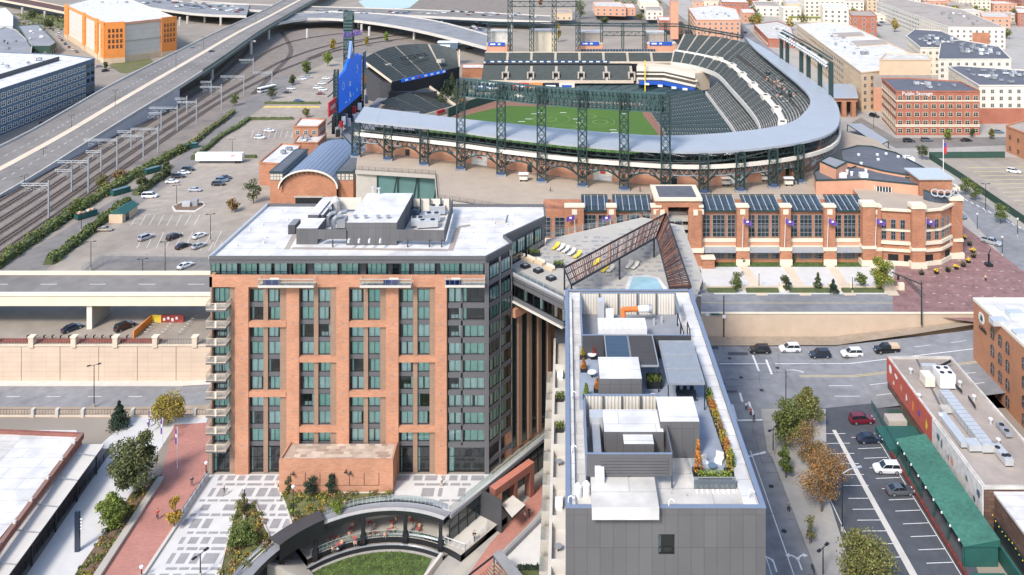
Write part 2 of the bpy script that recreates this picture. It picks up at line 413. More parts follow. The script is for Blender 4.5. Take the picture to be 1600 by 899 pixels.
b.poly([P(1168,712,.03),P(1196,705,.03),P(1197,708,.03),P(1169,715,.03)],M['paint_white'])
def arrow(cx,cy,turn,both=False):
 """turn arrow painted on the lane, pointing away from the camera"""
 b.poly([(cx-.12,cy-2.4,.025),(cx+.12,cy-2.4,.025),(cx+.12,cy+.1,.025),(cx-.12,cy+.1,.025)],M['paint_white'])
 for t in([turn,-turn]if both else[turn]):
  pts=[(cx,cy-.6),(cx+.25*t,cy+.1),(cx+.8*t,cy+.5),(cx+1.1*t,cy+.55)]
  for p,q in zip(pts,pts[1:]):
   d=Vector((q[0]-p[0],q[1]-p[1])).normalized();n_=Vector((-d.y,d.x))*.14
   b.poly([(p[0]-n_.x,p[1]-n_.y,.026),(q[0]-n_.x,q[1]-n_.y,.026),(q[0]+n_.x,q[1]+n_.y,.026),(p[0]+n_.x,p[1]+n_.y,.026)],M['paint_white'])
  b.poly([(cx+1.05*t,cy+1.0,.027),(cx+1.75*t,cy+.45,.027),(cx+1.05*t,cy+.1,.027)],M['paint_white'])
pa=P(1222,878);arrow(pa.x-1.3,pa.y+.4,-1);pa=P(1245,872);arrow(pa.x+.1,pa.y,-1,both=True)
struct('street_marks',b)
xl=P(1275,899).x
b=MB();b.prism([(P(1276,899).x,-40),(P(1296,899).x+4,-40),(P(1296,899).x+2,108),(P(1310,760).x-2.6,140),(P(1262,655).x,150),(P(1290,640).x,164.8),(P(1165,600).x+1,164.8),(P(1197,700).x,152),(P(1205,712).x,150)],-0.3,0.14,M['sidewalk'],bottom=False)
struct('right_sidewalk',b)
LP=[(1268,640),(1385,628),(1440,640),(1530,899),(1545,945),(1340,945),(1300,820),(1262,690)]
sheet('parking_yard',LP,M['asphalt_dark'],0.02)
b=MB()
def pstripe(x0,y0,x1,y1,w=0.12,z=0.04,m=None):
 a,c=P(x0,y0,z),P(x1,y1,z);d=(c-a).normalized();n_=Vector((-d.y,d.x,0))*w/2
 b.poly([a-n_,c-n_,c+n_,a+n_],m or M['paint_white'])
rows_y=[683,700.5,715.5,730.5,747,763,780.5,798,818,838,858.5,879.5,902]
for y in rows_y:
 xr_=1366+(y-683)*0.626
 pstripe(xr_-36-(y-700)*.03,y+0.8,xr_,y-0.8,0.13)
pstripe(1366,677,1502,899,0.12)
for y in[678,693,709,725,742,759,779,796,813,830,850,871]:
 xr_=1287+(y-678)*0.41;wv=34+(y-678)*.04
 pstripe(xr_-3,y,xr_+wv,y-0.4,0.13)
pstripe(1297,780,1330,852,0.12)
struct('parking_marks',b)
b=MB();b.poly([P(1300,672,.045),P(1306,672,.045),P(1437,905,.045),P(1425,905,.045)],M['concrete_light']);struct('drainage_strip',b)
sheet('rail_yard',[(-60,340),(0,300),(137,222),(282,150),(345,95),(400,55),(470,30),(600,28),(760,60),(760,84),(640,75),(520,92),(420,140),(287,232),(-60,450)],M['gravel'],0.015)
sheet('service_lane',[(-40,452),(0,420),(215,290),(296,235),(345,178),(380,160),(420,128),(445,118),(470,128),(400,175),(345,212),(300,262),(80,414),(40,452)],M['asphalt_old'],0.03)
sheet('car_park',[(-60,539),(60,452),(88,412),(300,266),(350,208),(392,184),(468,120),(520,95),(560,105),(562,300),(470,330),(470,539),(40,539)],M['lot'],0.02)
sheet('near_car_park',[(135,418),(160,400),(340,402),(340,470),(100,470)],M['asphalt_old'],0.03)
sheet('far_car_park',[(600,52),(640,28),(770,30),(770,56)],M['asphalt'],0.02)
b=MB()
def lotline(x0,y0,x1,y1):pstripe(x0,y0,x1,y1,0.12,0.04,M['paint_white'])
for i in range(9):lotline(214+i*15,388-i*0.3,226+i*15,364-i*0.3)
for i in range(8):lotline(205+i*14,352,214+i*14,336)
for i in range(8):lotline(262-i*9,300+i*7,281-i*9,300+i*7)
for i in range(6):lotline(300+i*13,392,308+i*13,378)
for i in range(9):lotline(392+i*9,216,396+i*9,204)
for i in range(8):lotline(448+i*7,165-i*5,462+i*7,165-i*5)
struct('bay_marks',b)
def blob(name,pts,m,h=0.15,z=0.0,**k):
 b=MB();q=[P(a,c,z)for a,c in pts];b.prism([(p.x,p.y)for p in q],z-.05,z+h,m,bottom=False);return struct(name,b,**k)
blob('traffic_island',[(268,324),(282,316),(318,316),(321,322),(305,332),(272,331)],M['concrete_light'])
blob('island_soil',[(271,323),(283,317.5),(316,317.5),(318,321.5),(304,329.5),(275,329)],M['soil'],0.2)
sheet('river',[(560,2),(585,-6),(665,-8),(640,12),(600,17),(575,18)],M['water'],0.03)
sheet('river_bank',[(600,22),(660,-2),(700,-8),(800,-4),(800,22),(700,20)],M['gravel'],0.02)
sheet('far_street',[(862,40),(880,18),(1000,18),(1040,28),(1040,46)],M['asphalt_old'],0.02)
sheet('meadow',[(20,22),(60,18),(100,30),(104,44),(60,38)],M['grass_rough'],0.02)
sheet('verge_grass',[(170,103),(175,99),(235,92),(243,99),(198,115),(188,114)],M['grass_rough'],0.03)
b=MB()
def zpoly(pts,z,m):b.poly([P(a,c,z)for a,c in pts],m)
zpoly([(1488,310),(1493,300),(1540,318),(1640,388),(1640,460),(1600,438)],S0+.02,M['asphalt'])
struct('avenue',b)
b=MB()
for i in range(14):
 t=i/13;zpoly([(1497+t*120,306+t*62),(1499+t*120,306+t*62),(1504+t*120,309.5+t*62),(1502+t*120,309.5+t*62)],S0+.04,M['paint_white'])
struct('avenue_marks',b)
b=MB();zpoly([(1395,462),(1400,405),(1488,395),(1495,345),(1640,455),(1640,520),(1395,486)],S0+.03,M['paving_mauve'])
struct('brick_plaza',b)
b=MB()
random.seed(3)
for r in range(7):
 for c in range(12):
  x,y=1395+c*19+r*9,388+r*14+c*1.0
  p=P(x,y,S0+.05)
  if x>1620 or(x<1490 and y<410)or x>1500+(y-345)*1.1:continue
  b.poly([p+Vector((-.35,-.12,0)),p+Vector((.35,-.12,0)),p+Vector((.35,.12,0)),p+Vector((-.35,.12,0))],M['concrete_light'])
struct('plaza_inlays',b)
b=MB();zpoly([(1470,250),(1485,246),(1640,246),(1640,352),(1600,350),(1500,275)],S0+.03,M['lot']);struct('parking_field',b)
b=MB()
for i in range(11):
 zpoly([(1512+i*9,262+i*6.4),(1640,262+i*6.4-2),(1640,262.6+i*6.4-2),(1512+i*9,262.8+i*6.4)],S0+.045,M['paint_yellow'])
struct('parking_field_marks',b)
b=MB();zpoly([(1330,192),(1345,184),(1382,205),(1400,216),(1600,214),(1600,226),(1450,232),(1400,232)],S0+.02,M['asphalt_old']);struct('cross_street',b)
b=MB();zpoly([(1095,460),(1095,414),(1395,414),(1395,460)],S0+.03,M['paving_pale']);struct('forecourt',b)
b=MB()
for x in(1160,1228,1298,1366):zpoly([(x-8,412),(x+6,412),(x+40,462),(x+22,462)],S0+.05,M['concrete_beige'])
struct('forecourt_paths',b)
for x0,x1 in((1114,1150),(1168,1218),(1236,1288),(1304,1356)):
 b=MB();zpoly([(x0,417),(x0,409),(x1,409),(x1+3,417)],S0+.08,M['lawn']);struct('lawn_strip',b)
for x0,x1 in((1106,1150),(1166,1216),(1234,1296),(1316,1380)):
 b=MB();p,q=P(x0,456,S0),P(x1,456,S0);b.box(p.x,p.y-.7,S0,q.x,p.y+.7,S0+.7,M['leaf_dark']);b.build('hedge',label='clipped low hedge by the upper street, %s'%{1106:'next to the pergola tree',1166:'second from the pergola tree',1234:'third from the pergola tree',1316:'below the yellow-green tree'}[x0],cat='hedge',group='hedge strips along the forecourt')
 # windows with real depth: frame, pane, curtains, dark room behind
def win_mesh(wd,h,kind=0,npane=2,depth=0.35,fr=0.07,frm=None,rail=None,seed=0):
 """window standing on the local origin, centre x=0, looking towards -y"""
 rnd=random.Random(seed*31+kind);frm=frm or M['metal_dark']
 fb=MB();hw=wd/2
 fb.box(-hw,-0.03,0,hw,0.06,fr,frm);fb.box(-hw,-0.03,h-fr,hw,0.06,h,frm)
 fb.box(-hw,-0.03,fr,-hw+fr,0.06,h-fr,frm);fb.box(hw-fr,-0.03,fr,hw,0.06,h-fr,frm)
 for i in range(1,npane):
  x=-hw+wd*i/npane;fb.box(x-fr*.45,-0.03,fr,x+fr*.45,0.06,h-fr,frm)
 if rail:fb.box(-hw+fr,-0.028,rail,hw-fr,0.05,rail+fr*.8,frm)
 pb=MB();pb.poly([(-hw+fr*.9,.02,fr*.9),(hw-fr*.9,.02,fr*.9),(hw-fr*.9,.02,h-fr*.9),(-hw+fr*.9,.02,h-fr*.9)],M['glass'])
 cb=MB()
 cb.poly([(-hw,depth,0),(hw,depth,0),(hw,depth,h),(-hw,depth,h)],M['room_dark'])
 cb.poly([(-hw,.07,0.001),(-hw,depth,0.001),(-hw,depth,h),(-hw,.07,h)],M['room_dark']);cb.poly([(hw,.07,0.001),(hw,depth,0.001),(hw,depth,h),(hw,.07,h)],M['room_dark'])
 def drape(x0,x1,m):
  n=max(3,int((x1-x0)/0.11));pts=[]
  for i in range(n+1):
   pts.append((x0+(x1-x0)*i/n,0.15+(0.05 if i%2 else 0)+rnd.uniform(-.015,.015)))
  cb.ribbon([(x,y,h-.03)for x,y in pts],[(x,y,.03)for x,y in pts],m)
 m=M['curtain_green']if kind%3==0 else M['curtain']
 if kind in(0,1):drape(-hw+.05,hw-.05,m)
 elif kind==2:drape(-hw+.05,-hw*.15,m);drape(hw*.1,hw-.05,m)
 elif kind==3:drape(-hw+.35,hw-.05,m)
 elif kind==4:drape(-hw+.05,hw*.55,m)
 elif kind==5:
  drape(hw*.62,hw-.05,m);cb.box(-hw*.6,.22,.1,hw*.5,.33,.75,M['bed']);cb.box(-hw*.6,.28,.75,hw*.2,.34,1.05,M['room_mid'])
 elif kind==6:drape(-hw+.05,-hw*.7,m);cb.box(-hw*.3,.25,.05,hw*.7,.33,.5,M['room_mid'])
 return fb,pb,cb
WIN={}
def window(parent,name,c,rz,wd,h,kind=0,npane=2,rail=None,label=None,frm=None,depth=0.35):
 """window part > pane, curtains; c is the sill centre in world space, rz turns it away from -y"""
 key=(round(wd,2),round(h,2),kind,npane,rail,depth,frm.name if frm else '')
 if key not in WIN:
  fb,pb,cb=win_mesh(wd,h,kind,npane,depth=depth,rail=rail,frm=frm,seed=len(WIN))
  ms=[]
  for b,n_ in((fb,'window_mesh'),(pb,'pane_mesh'),(cb,'curtain_mesh')):
   me=bpy.data.meshes.new(n_);me.from_pydata(b.v,[],b.f)
   for m in b.mats:me.materials.append(m)
   me.polygons.foreach_set('material_index',b.m);me.update();ms.append(me)
  WIN[key]=ms
 ms=WIN[key]
 o=bpy.data.objects.new(name,ms[0]);COL.objects.link(o);o.parent=parent
 o.location=Vector(c)-wloc(parent);o.rotation_euler=(0,0,rz)
 for me,n_ in((ms[1],'pane'),(ms[2],'curtain')):
  q=bpy.data.objects.new(n_,me);COL.objects.link(q);q.parent=o
 if label:o['label']=label
 return o
def simple_win(parent,c,rz,wd,h,glass,frm,name='window',sill=None):
 key=('s',round(wd,2),round(h,2),glass.name,frm.name,bool(sill))
 if key not in WIN:
  b=MB();hw=wd/2;f=min(.12,wd*.08)if wd<2.4 else .24
  b.poly([(-hw,-.004,0),(hw,-.004,0),(hw,-.004,h),(-hw,-.004,h)],glass)
  for x0,x1,z0,z1 in((-hw-f,hw+f,-f,0),(-hw-f,hw+f,h,h+f),(-hw-f,-hw,0,h),(hw,hw+f,0,h),(-f*.3,f*.3,0,h),(-hw,hw,h*.55,h*.55+f*.6)):
   b.box(x0,-.09,z0,x1,-.001,z1,frm)
  if sill:b.box(-hw-f*1.6,-.22,-f-.14,hw+f*1.6,0,-f-.002,sill)
  me=bpy.data.meshes.new('window_mesh');me.from_pydata(b.v,[],b.f)
  for m in b.mats:me.materials.append(m)
  me.polygons.foreach_set('material_index',b.m);me.update();WIN[key]=me
 o=bpy.data.objects.new(name,WIN[key]);COL.objects.link(o);o.parent=parent
 o.location=Vector(c)-wloc(parent);o.rotation_euler=(0,0,rz)
 return o
def rbox(b,x0,x1,yb,yf,zt,zb,m,mt=None):
 """box whose top shows between these photo columns (at its front edge) and rows"""
 Yb,Yf=(HC-zt)*FPX/(yb-HY),(HC-zt)*FPX/(yf-HY)
 X0,X1=XA(x0,Yf),XA(x1,Yf);b.prism([(X0,Yf),(X1,Yf),(X1,Yb),(X0,Yb)],zb,zt,m,mt);return X0,X1,Yf,Yb
 # the hotel
YF,YR=145.4,146.15
def fx(px):return XA(px,YF)
def fz(py):return ZA(py,YF)
hotel=thing('hotel',(-38,158,0),'tall orange brick hotel with white roof, gridded windows and stacked corner balconies','hotel')
ZR=38.0
roofpx=[(327,402),(759,402),(800,380),(787,369),(852,339),(850,321),(418,320)]
roofpts=[tuple(P(a,c,ZR).xy)for a,c in roofpx]
BR,BT,PG,PD=M['brick_hotel'],M['brick_hotel_tan'],M['panel_grey'],M['panel_dark']
b=MB()
b.prism(roofpts,36.9,ZR-.35,PG,M['roof_white'],bottom=True)
b.build('roof',hotel)
b=MB()
cx_=sum(p[0]for p in roofpts)/7;cy_=sum(p[1]for p in roofpts)/7
for i in range(len(roofpts)):
 p,q=Vector((*roofpts[i],ZR-.1)),Vector((*roofpts[(i+1)%7],ZR-.1));b.bar(p,q,.34,.56,PG if i!=6 else M['metal_light'])
b.build('parapet',hotel)
b=MB()
inner=[(fx(331)+.1,YR+.4),(fx(759),YR+.4),(-10.2,151.2),(-11.0,155.6),(-4.4,165.2),(-4.0,171),(-61,171)]
b.prism(inner,0,33.6,PD,bottom=False)
b.prism([(fx(331)+.3,147.65),(fx(758),147.65),(-10.2,151.4),(-11.0,155.6),(-4.4,165.2),(-4.0,171),(-61,171)],33.6,36.9,PG,bottom=False)
b.build('wall',hotel)
b=MB()
def bx(x0,x1,y0,y1,m,yf=YF,yb=YR+.42):
 b.box(fx(x0),yf,fz(y1),fx(x1),yb,fz(y0),m)
bays=[388,467,545,622.5]
PZ=430.5
bx(327,758,PZ,449,BR,yb=YF+.35)
b.box(fx(327),YF,fz(432.5),fx(327)+.5,171,fz(449),BR)
pil=[(367,388),(447.5,467),(525.5,545),(603,622.5),(680,698)]
for x0,x1 in pil:b.box(fx(x0),YF,0,fx(x1),YR+.42,fz(449)-.001,BR)
b.box(fx(329),YF+.0,0,fx(331.5),YR+.4,fz(449)-.001,M['brick_hotel_tan'])
for i,x in enumerate(bays):
 for y in((503.5,612.8)if i%2==0 else(558.5,668)):
  b.box(fx(x),YF+.08,fz(y+8.5),fx(x+58.5),YR+.41,fz(y),BR)
b.build('brick_front',hotel)
b=MB()
for i,x in enumerate(bays):
 b.box(fx(x+48),YR-.25,0,fx(x+58.5)-.002,YR+.41,fz(449)-.004,BT)
 b.box(fx(x+22),YR-.25,0,fx(x+29),YR+.41,fz(449)-.004,BT)
b.box(fx(357),YR-.25,0,fx(367)-.003,YR+.41,fz(449)-.004,BT)
b.build('bay_brick',hotel)
b=MB()
for i,x in enumerate(bays+[331.5-4]):
 for k in range(9):
  zt,zb=fz(475.5+27.3*k),fz(475.5+27.3*k+(7 if k else 7.2))
  if i<4:b.box(fx(x),YR,zb,fx(x+48),YR+.4,zt,PG)
  else:b.box(fx(331.5),YR,zb,fx(357),YR+.4,zt,PG)
 if i<4:b.box(fx(x)+.002,YR,fz(455),fx(x+48),YR+.4,fz(449)-.006,BT);b.box(fx(x)+.003,YR+.02,fz(742),fx(x)+.3,YR+.4,fz(455.1),M['metal_dark'])
b.build('spandrel',hotel)
b=MB()
for x0,x1 in pil:
 for k in range(9):b.box(fx((x0+x1)/2)-.13,YF-.05,fz(478.5+27.3*k)-.13,fx((x0+x1)/2)+.13,YF-.001,fz(478.5+27.3*k)+.13,M['roof_grey'])
b.build('wall_vents',hotel)
rw=random.Random(11)
KW=[0,0,1,1,2,2,3,3,4,0,1,5,6]
for i,x in enumerate(bays):
 for k in range(9):
  yb_=475.5+27.3*k
  yt=455 if k==0 else yb_-27.3+7
  after=(2,6)if i%2==0 else(4,8)
  if k in after:yt+=2.4
  for c0,c1 in((3,22),(29.5,48)):
   if k==8 and i in(1,2):yb2=yb_
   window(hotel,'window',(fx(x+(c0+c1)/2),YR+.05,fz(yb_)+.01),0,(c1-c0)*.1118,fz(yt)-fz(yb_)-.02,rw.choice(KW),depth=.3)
for k in range(9):
 yb_=475.5+27.3*k;yt=453 if k==0 else yb_-20
 window(hotel,'balcony_window',(fx(344),YR+.05,fz(yb_)+.01),0,2.7,fz(yt)-fz(yb_)-.02,rw.choice([0,1,2,5]),3)
for i,x in enumerate(bays[:1]+bays[3:]):
 for c0,c1 in((1,22),(29.2,48)):
  o=window(hotel,'glass_door',(fx(x+(c0+c1)/2),YR+.05,0.02),0,(c1-c0)*.1118,fz(702)-.1,6,2,rail=2.6,depth=.32)
window(hotel,'glass_door',(fx(344),YR+.05,0.02),0,2.8,3.6,6,3,rail=2.5,depth=.32)
b=MB()
b.box(fx(698),YF+.3,0,fx(699.5),YR+.4,33.6,PD);b.box(fx(757),YF+.12,0,fx(760.5),YR+.6,36.95,PG);b.box(fx(720),YF+.35,5,fx(722.5),YR+.4,32.9,PG)
for k in range(9):
 b.box(fx(699.5),YF+.35,fz(475.5+27.3*k-0.0)-.85 if k<9 else fz(702),fx(757),YR+.42,fz(475.5+27.3*k)if k<9 else fz(694),PG)
b.box(fx(699.5),YF+.35,fz(452),fx(757),YR+.42,fz(449)-.01,PG)
b.build('corner_bay',hotel)
for k in range(9):
 yb_=475.5+27.3*k;yt=452 if k==0 else yb_-19.7
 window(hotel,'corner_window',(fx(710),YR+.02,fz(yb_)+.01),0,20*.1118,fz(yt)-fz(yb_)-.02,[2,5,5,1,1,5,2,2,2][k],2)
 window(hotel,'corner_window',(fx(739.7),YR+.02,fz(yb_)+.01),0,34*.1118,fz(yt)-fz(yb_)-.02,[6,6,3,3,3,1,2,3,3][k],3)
window(hotel,'storefront',(fx(728.5),YR+.02,0.02),0,56*.1118,fz(702)-.1,6,7,rail=2.7,depth=.32)
for x0,x1,n_,kd in((329,344,2,0),(345,371,3,1),(375.5,402,3,0),(404,449,4,2),(455,478,3,3),(490,528,3,1),(533,560,3,0),(572,604,4,3),(611,622,1,6),(626,640,2,0),(646,680,4,1),(687,718,4,0),(721,756,5,1)):
 window(hotel,'penthouse_window',(XA((x0+x1)/2,147.2),147.2,34.0),0,(x1-x0)*147.2/1300,2.55,kd,n_,rail=.75 if kd!=3 else None,depth=.09+.26)
def wallframe(a,c):
 a,c=Vector((a[0],a[1],0)),Vector((c[0],c[1],0));d=(c-a).normalized();n_=Vector((d.y,-d.x,0))
 return a,d,n_,(c-a).length,math.atan2(d.y,d.x)
b=MB()
a,d,n_,L,rz=wallframe((fx(760),YF+.5),(-9.9,151.2))
for k in range(-1,10):
 zt=fz(475.5+27.3*k)if k>=0 else fz(449)+1
 p=a+n_*.34;q=a+d*L+n_*.34
 b.bar((p.x,p.y,zt-.42),(q.x,q.y,zt-.42),.3,.82,PG)
for t in(0,.5,1):p=a+d*L*t+n_*.3;b.bar((p.x,p.y,0),(p.x,p.y,36.9),.34,.34,PG)
b.build('chamfer_frame',hotel)
for k in range(-1,9):
 for j in(.27,.75):
  p=a+d*L*j+n_*.36;zt=fz(475.5+27.3*k)+.02 if k>=0 else 33.9
  window(hotel,'side_window',(p.x,p.y,zt),rz,L*.42,2.2,rw.choice([0,1,2,3,6]),3,depth=.1+.2)
W0,W1,WZ=(-10.8,150.0),(-1.9,160.4),26.4
a,d,n_,L,rz=wallframe(W0,W1)
b=MB()
b.prism([W0,W1,(-6,166),(-13,153)],-5.5,WZ,M['brick_hotel'],M['roof_cream'],bottom=False)
b.build('brick_wing',hotel)
b=MB()
edges=[1.9,4.6,7.3,10.0]
for e in edges:
 p=a+d*e+n_*.0
 for s0,w_,m_ in((0,1.25,M['glass_dark']),(1.35,.95,BT)):
  q0=a+d*(e+s0)+n_*(.02 if m_ is not BT else .35);q1=q0+d*w_;b_top=24.8
  b.prism([(q0.x,q0.y),(q1.x,q1.y),(q1.x-n_.x*.5,q1.y-n_.y*.5),(q0.x-n_.x*.5,q0.y-n_.y*.5)],.6,b_top,m_,bottom=False)
q0=a+d*1.7+n_*.5;q1=a+d*13+n_*.5
b.bar((q0.x,q0.y,25.6),(q1.x,q1.y,25.6),1.1,1.5,BR);q2=a+n_*.25
b.prism([(q2.x,q2.y),((q2+d*1.65).x,(q2+d*1.65).y),((a+d*1.65).x,(a+d*1.65).y),(a.x,a.y)],0,WZ,BR,bottom=False)
b.build('wing_fins',hotel)
a,d,n_,L,rz=wallframe((-10.9,155.4),(-4.3,165.0))
for j in range(4):
 p=a+d*(1.6+j*2.7)+n_*.34;window(hotel,'side_window',(p.x,p.y,33.8),rz,2.3,2.5,j%4,3,depth=.1+.2)
for x0,x1,Yo in((403,490,1.5),(562,642,1.5),(695,757,1.4)):
 b=MB();y0=YF-Yo;X0,X1=XA(x0,y0),XA(x1,y0);zt,zb=33.75,33.35
 b.box(X0,y0,zb,X1,YF-.003,zt,M['concrete_light'])
 q=b.build('balcony',hotel)
 b=MB()
 for X in[X0+(X1-X0)*i/8 for i in range(9)]:b.bar((X,y0+.05,zt),(X,y0+.05,zt+1.05),.05,.05,M['metal_grey'])
 b.bar((X0,y0+.05,zt+1.07),(X1,y0+.05,zt+1.07),.09,.07,M['concrete_light'])
 for X in(X0+.05,X1-.05):b.bar((X,y0,zt+1.06),(X,YF,zt+1.06),.08,.07,M['concrete_light'])
 b.poly([(X0+.05,y0+.07,zt),(X1-.05,y0+.07,zt),(X1-.05,y0+.07,zt+1.02),(X0+.05,y0+.07,zt+1.02)],M['glass_clear'])
 r_=b.build('railing',q)
def corner_balcony():
 q=MB();q.box(-1.75,-2.2,0,1.75,.45,.28,M['panel_grey']);q.box(-1.72,-2.17,.281,1.72,.40,.32,M['stone_column']);q=q.build('balcony',hotel)
 b=MB()
 for X in(-1.72,-.6,.55,1.72):b.bar((X,-2.15,.28),(X,-2.15,1.4),.05,.05,M['metal_grey'])
 b.bar((-1.75,-2.15,1.42),(1.75,-2.15,1.42),.08,.07,M['concrete_beige'])
 b.bar((-1.75,-2.16,.36),(1.75,-2.16,.36),.06,.1,M['concrete_beige'])
 for X in(-1.72,1.72):b.bar((X,-2.15,1.42),(X,.4,1.42),.08,.07,M['concrete_beige'])
 for i in range(26):
  X=-1.66+i*.1328;b.bar((X,-2.15,.3),(X,-2.15,1.4),.022,.022,M['stone_column'])
 for i in range(17):
  Y=-2.05+i*.14
  for X in(-1.72,1.72):b.bar((X,Y,.3),(X,Y,1.4),.022,.022,M['stone_column'])
 b.bar((0,-2.15,.3),(0,-2.15,1.38),.3,.3,M['cream'])
 r_=b.build('railing',hotel);return q,r_
cb_,cr_=corner_balcony()
cb_.location=(0,0,0);off=wloc(hotel)
for me in(cb_.data,cr_.data):me.transform(Matrix.Translation(off))
cr_.parent=cb_
for k in range(9):
 o=cb_ if k==0 else cb_.copy()
 if k:COL.objects.link(o);r2=cr_.copy();COL.objects.link(r2);r2.parent=o
 o.location=Vector((-60.25,YF+.55-.0,fz(475.5+27.3*k)-.55))-off
def roofbox(name,x0,x1,yb,yf,zt,m,mt,parent=hotel,zb=ZR-.36,**k):
 b=MB();rbox(b,x0,x1,yb,yf,zt,zb,m,mt);return b.build(name,parent)
ZT=41.5
roofbox('stair_house',541,620,302,348,41.8,M['panel_wall'],M['roof_white'])
roofbox('plant_room',463,496,341,357,40.6,M['panel_wall'],M['roof_white'])
b=MB()
def screen(b,p0,p1,zt,zb=ZR+.0,m=None,t=.18,mi=None):
 a=P(*p0,zt);c=P(*p1,zt);b.bar((a.x,a.y,(zt+zb)/2),(c.x,c.y,(zt+zb)/2),t,zt-zb,m or M['panel_wall'])
screen(b,(496,359),(541,359),40.6,38.9);screen(b,(620,359),(694,360),40.6,38.6);screen(b,(694,360),(707,312),40.6,38.2)
screen(b,(495,340),(520,309),40.6,38.2);screen(b,(520,309),(565,309),40.6,38.2,M['cream_light'])
screen(b,(642,311),(706,311),40.6,38.2,M['cream_light'])
for x in(645,657,672,689,703):a=P(x,312.5,40.6);b.bar((a.x,a.y,38),(a.x,a.y,40.9),.25,.25,PD)
for x,y in((520,361),(637,361),(671,361),(690,361)):a=P(x,y,40.6);b.bar((a.x,a.y,37.6),(a.x,a.y,39),.2,.2,PD)
b.build('plant_screen',hotel)
roofbox('duct_roof',481,505,308,336,40.4,PG,M['roof_white'])
b=MB()
c0=P(524,318,40);b.cyl((c0.x,c0.y,38),(c0.x,c0.y,40.6),1.0,M['roof_cream'],n=12);b.cyl((c0.x,c0.y,40.6),(c0.x,c0.y,41.4),1.0,M['roof_cream'],.35,n=12)
for x,y in((512,340),(521,345),(529,338),(506,333)):
 c=P(x,y,39.5);b.tube([(c.x,c.y,38),(c.x,c.y,39.6),(c.x+.5,c.y+.5,40.1),(c.x+1.3,c.y+.9,40.1)],.42,M['metal_grey'],n=8)
c=P(535,345,39);b.cbox((c.x,c.y,38),1.6,2.4,1.6,M['metal_grey'])
b.build('ductwork',hotel)
b=MB()
for x,y,w_,h_ in((652,343,2.4,1.4),(648,330,2,1.6),(668,345,4,1.2),(676,336,3,1.4),(683,325,3.2,1.5)):
 c=P(x,y,39);b.cbox((c.x,c.y,38),w_,1.8,h_,M['metal_light']if x!=648 else M['glass_blue'],R(8))
 for s_ in(-.25,.25):b.cyl((c.x+w_*s_,c.y,38+h_),(c.x+w_*s_,c.y,38.15+h_),.45,M['metal_dark'],n=10)
b.build('cooling_unit',hotel)
for i,(x,y)in enumerate(((555,342),(571,342),(591,342),(606,342))):
 c=P(x,y,41.8);b=MB();b.cyl((c.x,c.y,41.8),(c.x,c.y,42.3),.3,M['metal_grey'],n=8);b.cyl((c.x,c.y,42.3),(c.x,c.y,42.45),.42,M['metal_grey'],n=8);b.build('roof_vent',hotel)
for x in(546,562,578,595):
 b=MB();X=XA(x,138.4+7.5);c=P(x,377,39);b.tube([(c.x,c.y,39.4),(c.x,c.y-.5,39.4),(c.x,c.y-.6,38.9)],.22,M['metal_light'],n=8);b.build('vent_hood',hotel)
for x,y in((592,302),(583,300)):
 c=P(x,y+2,41.8);b=MB();b.cyl((c.x,c.y,41.8),(c.x,c.y,42.9),.22,M['metal_light'],n=8);b.cyl((c.x,c.y,42.9),(c.x,c.y,43.1),.4,M['metal_light'],n=8);b.build('roof_vent',hotel)
b=MB()
def pad(x0,y0,x1,y1,w_,z=ZR-.34,m=M['roof_tan']):
 a,c=P(x0,y0,z),P(x1,y1,z);d_=(c-a).normalized();n2=Vector((-d_.y,d_.x,0))*w_/2;b.poly([a-n2,c-n2,c+n2,a+n2],m)
pad(448,390,462,365,1.0);pad(456,388,700,391,1.0,ZR-.335);pad(704,392,716,356,1.0,ZR-.33);pad(716,355,735,352,1.0,ZR-.325)
b.build('walkway_pads',hotel)
b=MB()
for x,y in((410,352),(415,372),(412,380),(455,352),(449,344),(725,374),(738,364),(760,360),(772,350),(745,338),(780,340),(760,330),(792,352),(700,338),(390,360),(370,384),(440,330)):
 c=P(x,y,ZR-.3);b.cyl((c.x,c.y,ZR-.4),(c.x,c.y,ZR+.1),.13,M['metal_white'],n=6)
b.build('pipe_vents',hotel)
roofbox('condenser',450,461,342,352,39.4,PD,M['roof_grey'])
roofbox('skylight_curb',735,790,333,345,38.2,M['roof_cream'],M['roof_white'])
annex=thing('brick_annex',(-38.5,139.5,0),'low orange brick block with chequered gravel roof at the hotel foot','annex')
Yb_,Yf_=145.35,140.7
X0,X1=XA(436,Yf_),XA(614,Yf_);zt=ZA(718,Yf_)
b=MB();b.prism([(X0,Yf_),(X1,Yf_),(-29.15,Yb_),(-48,Yb_)],0,zt-.45,BR,bottom=False)
for p,q in(((X0,Yf_+.15),(X1,Yf_+.15)),((X1-.15,Yf_+.3),(-29.3,Yb_)),((X0+.15,Yf_+.3),(-47.85,Yb_))):b.bar((*p,zt-.22),(*q,zt-.22),.3,.46,BR)
b.build('wall',annex)
b=MB();b.prism([(X0+.3,Yf_+.3),(X1-.3,Yf_+.3),(-29.5,Yb_),(-47.7,Yb_)],zt-.46,zt-.3,M['roof_check'],bottom=False);b.build('roof',annex)
b=MB()
for x in(454,477,500,523,546,569,592):b.bar((XA(x,Yf_),Yf_-.03,1.4),(XA(x,Yf_),Yf_-.03,3.5),.06,.06,M['metal_dark'])
b.bar((XA(454,Yf_),Yf_-.02,1.4),(XA(592,Yf_),Yf_-.02,1.4),.03,.05,M['metal_dark'])
b.build('trellis_rods',annex)
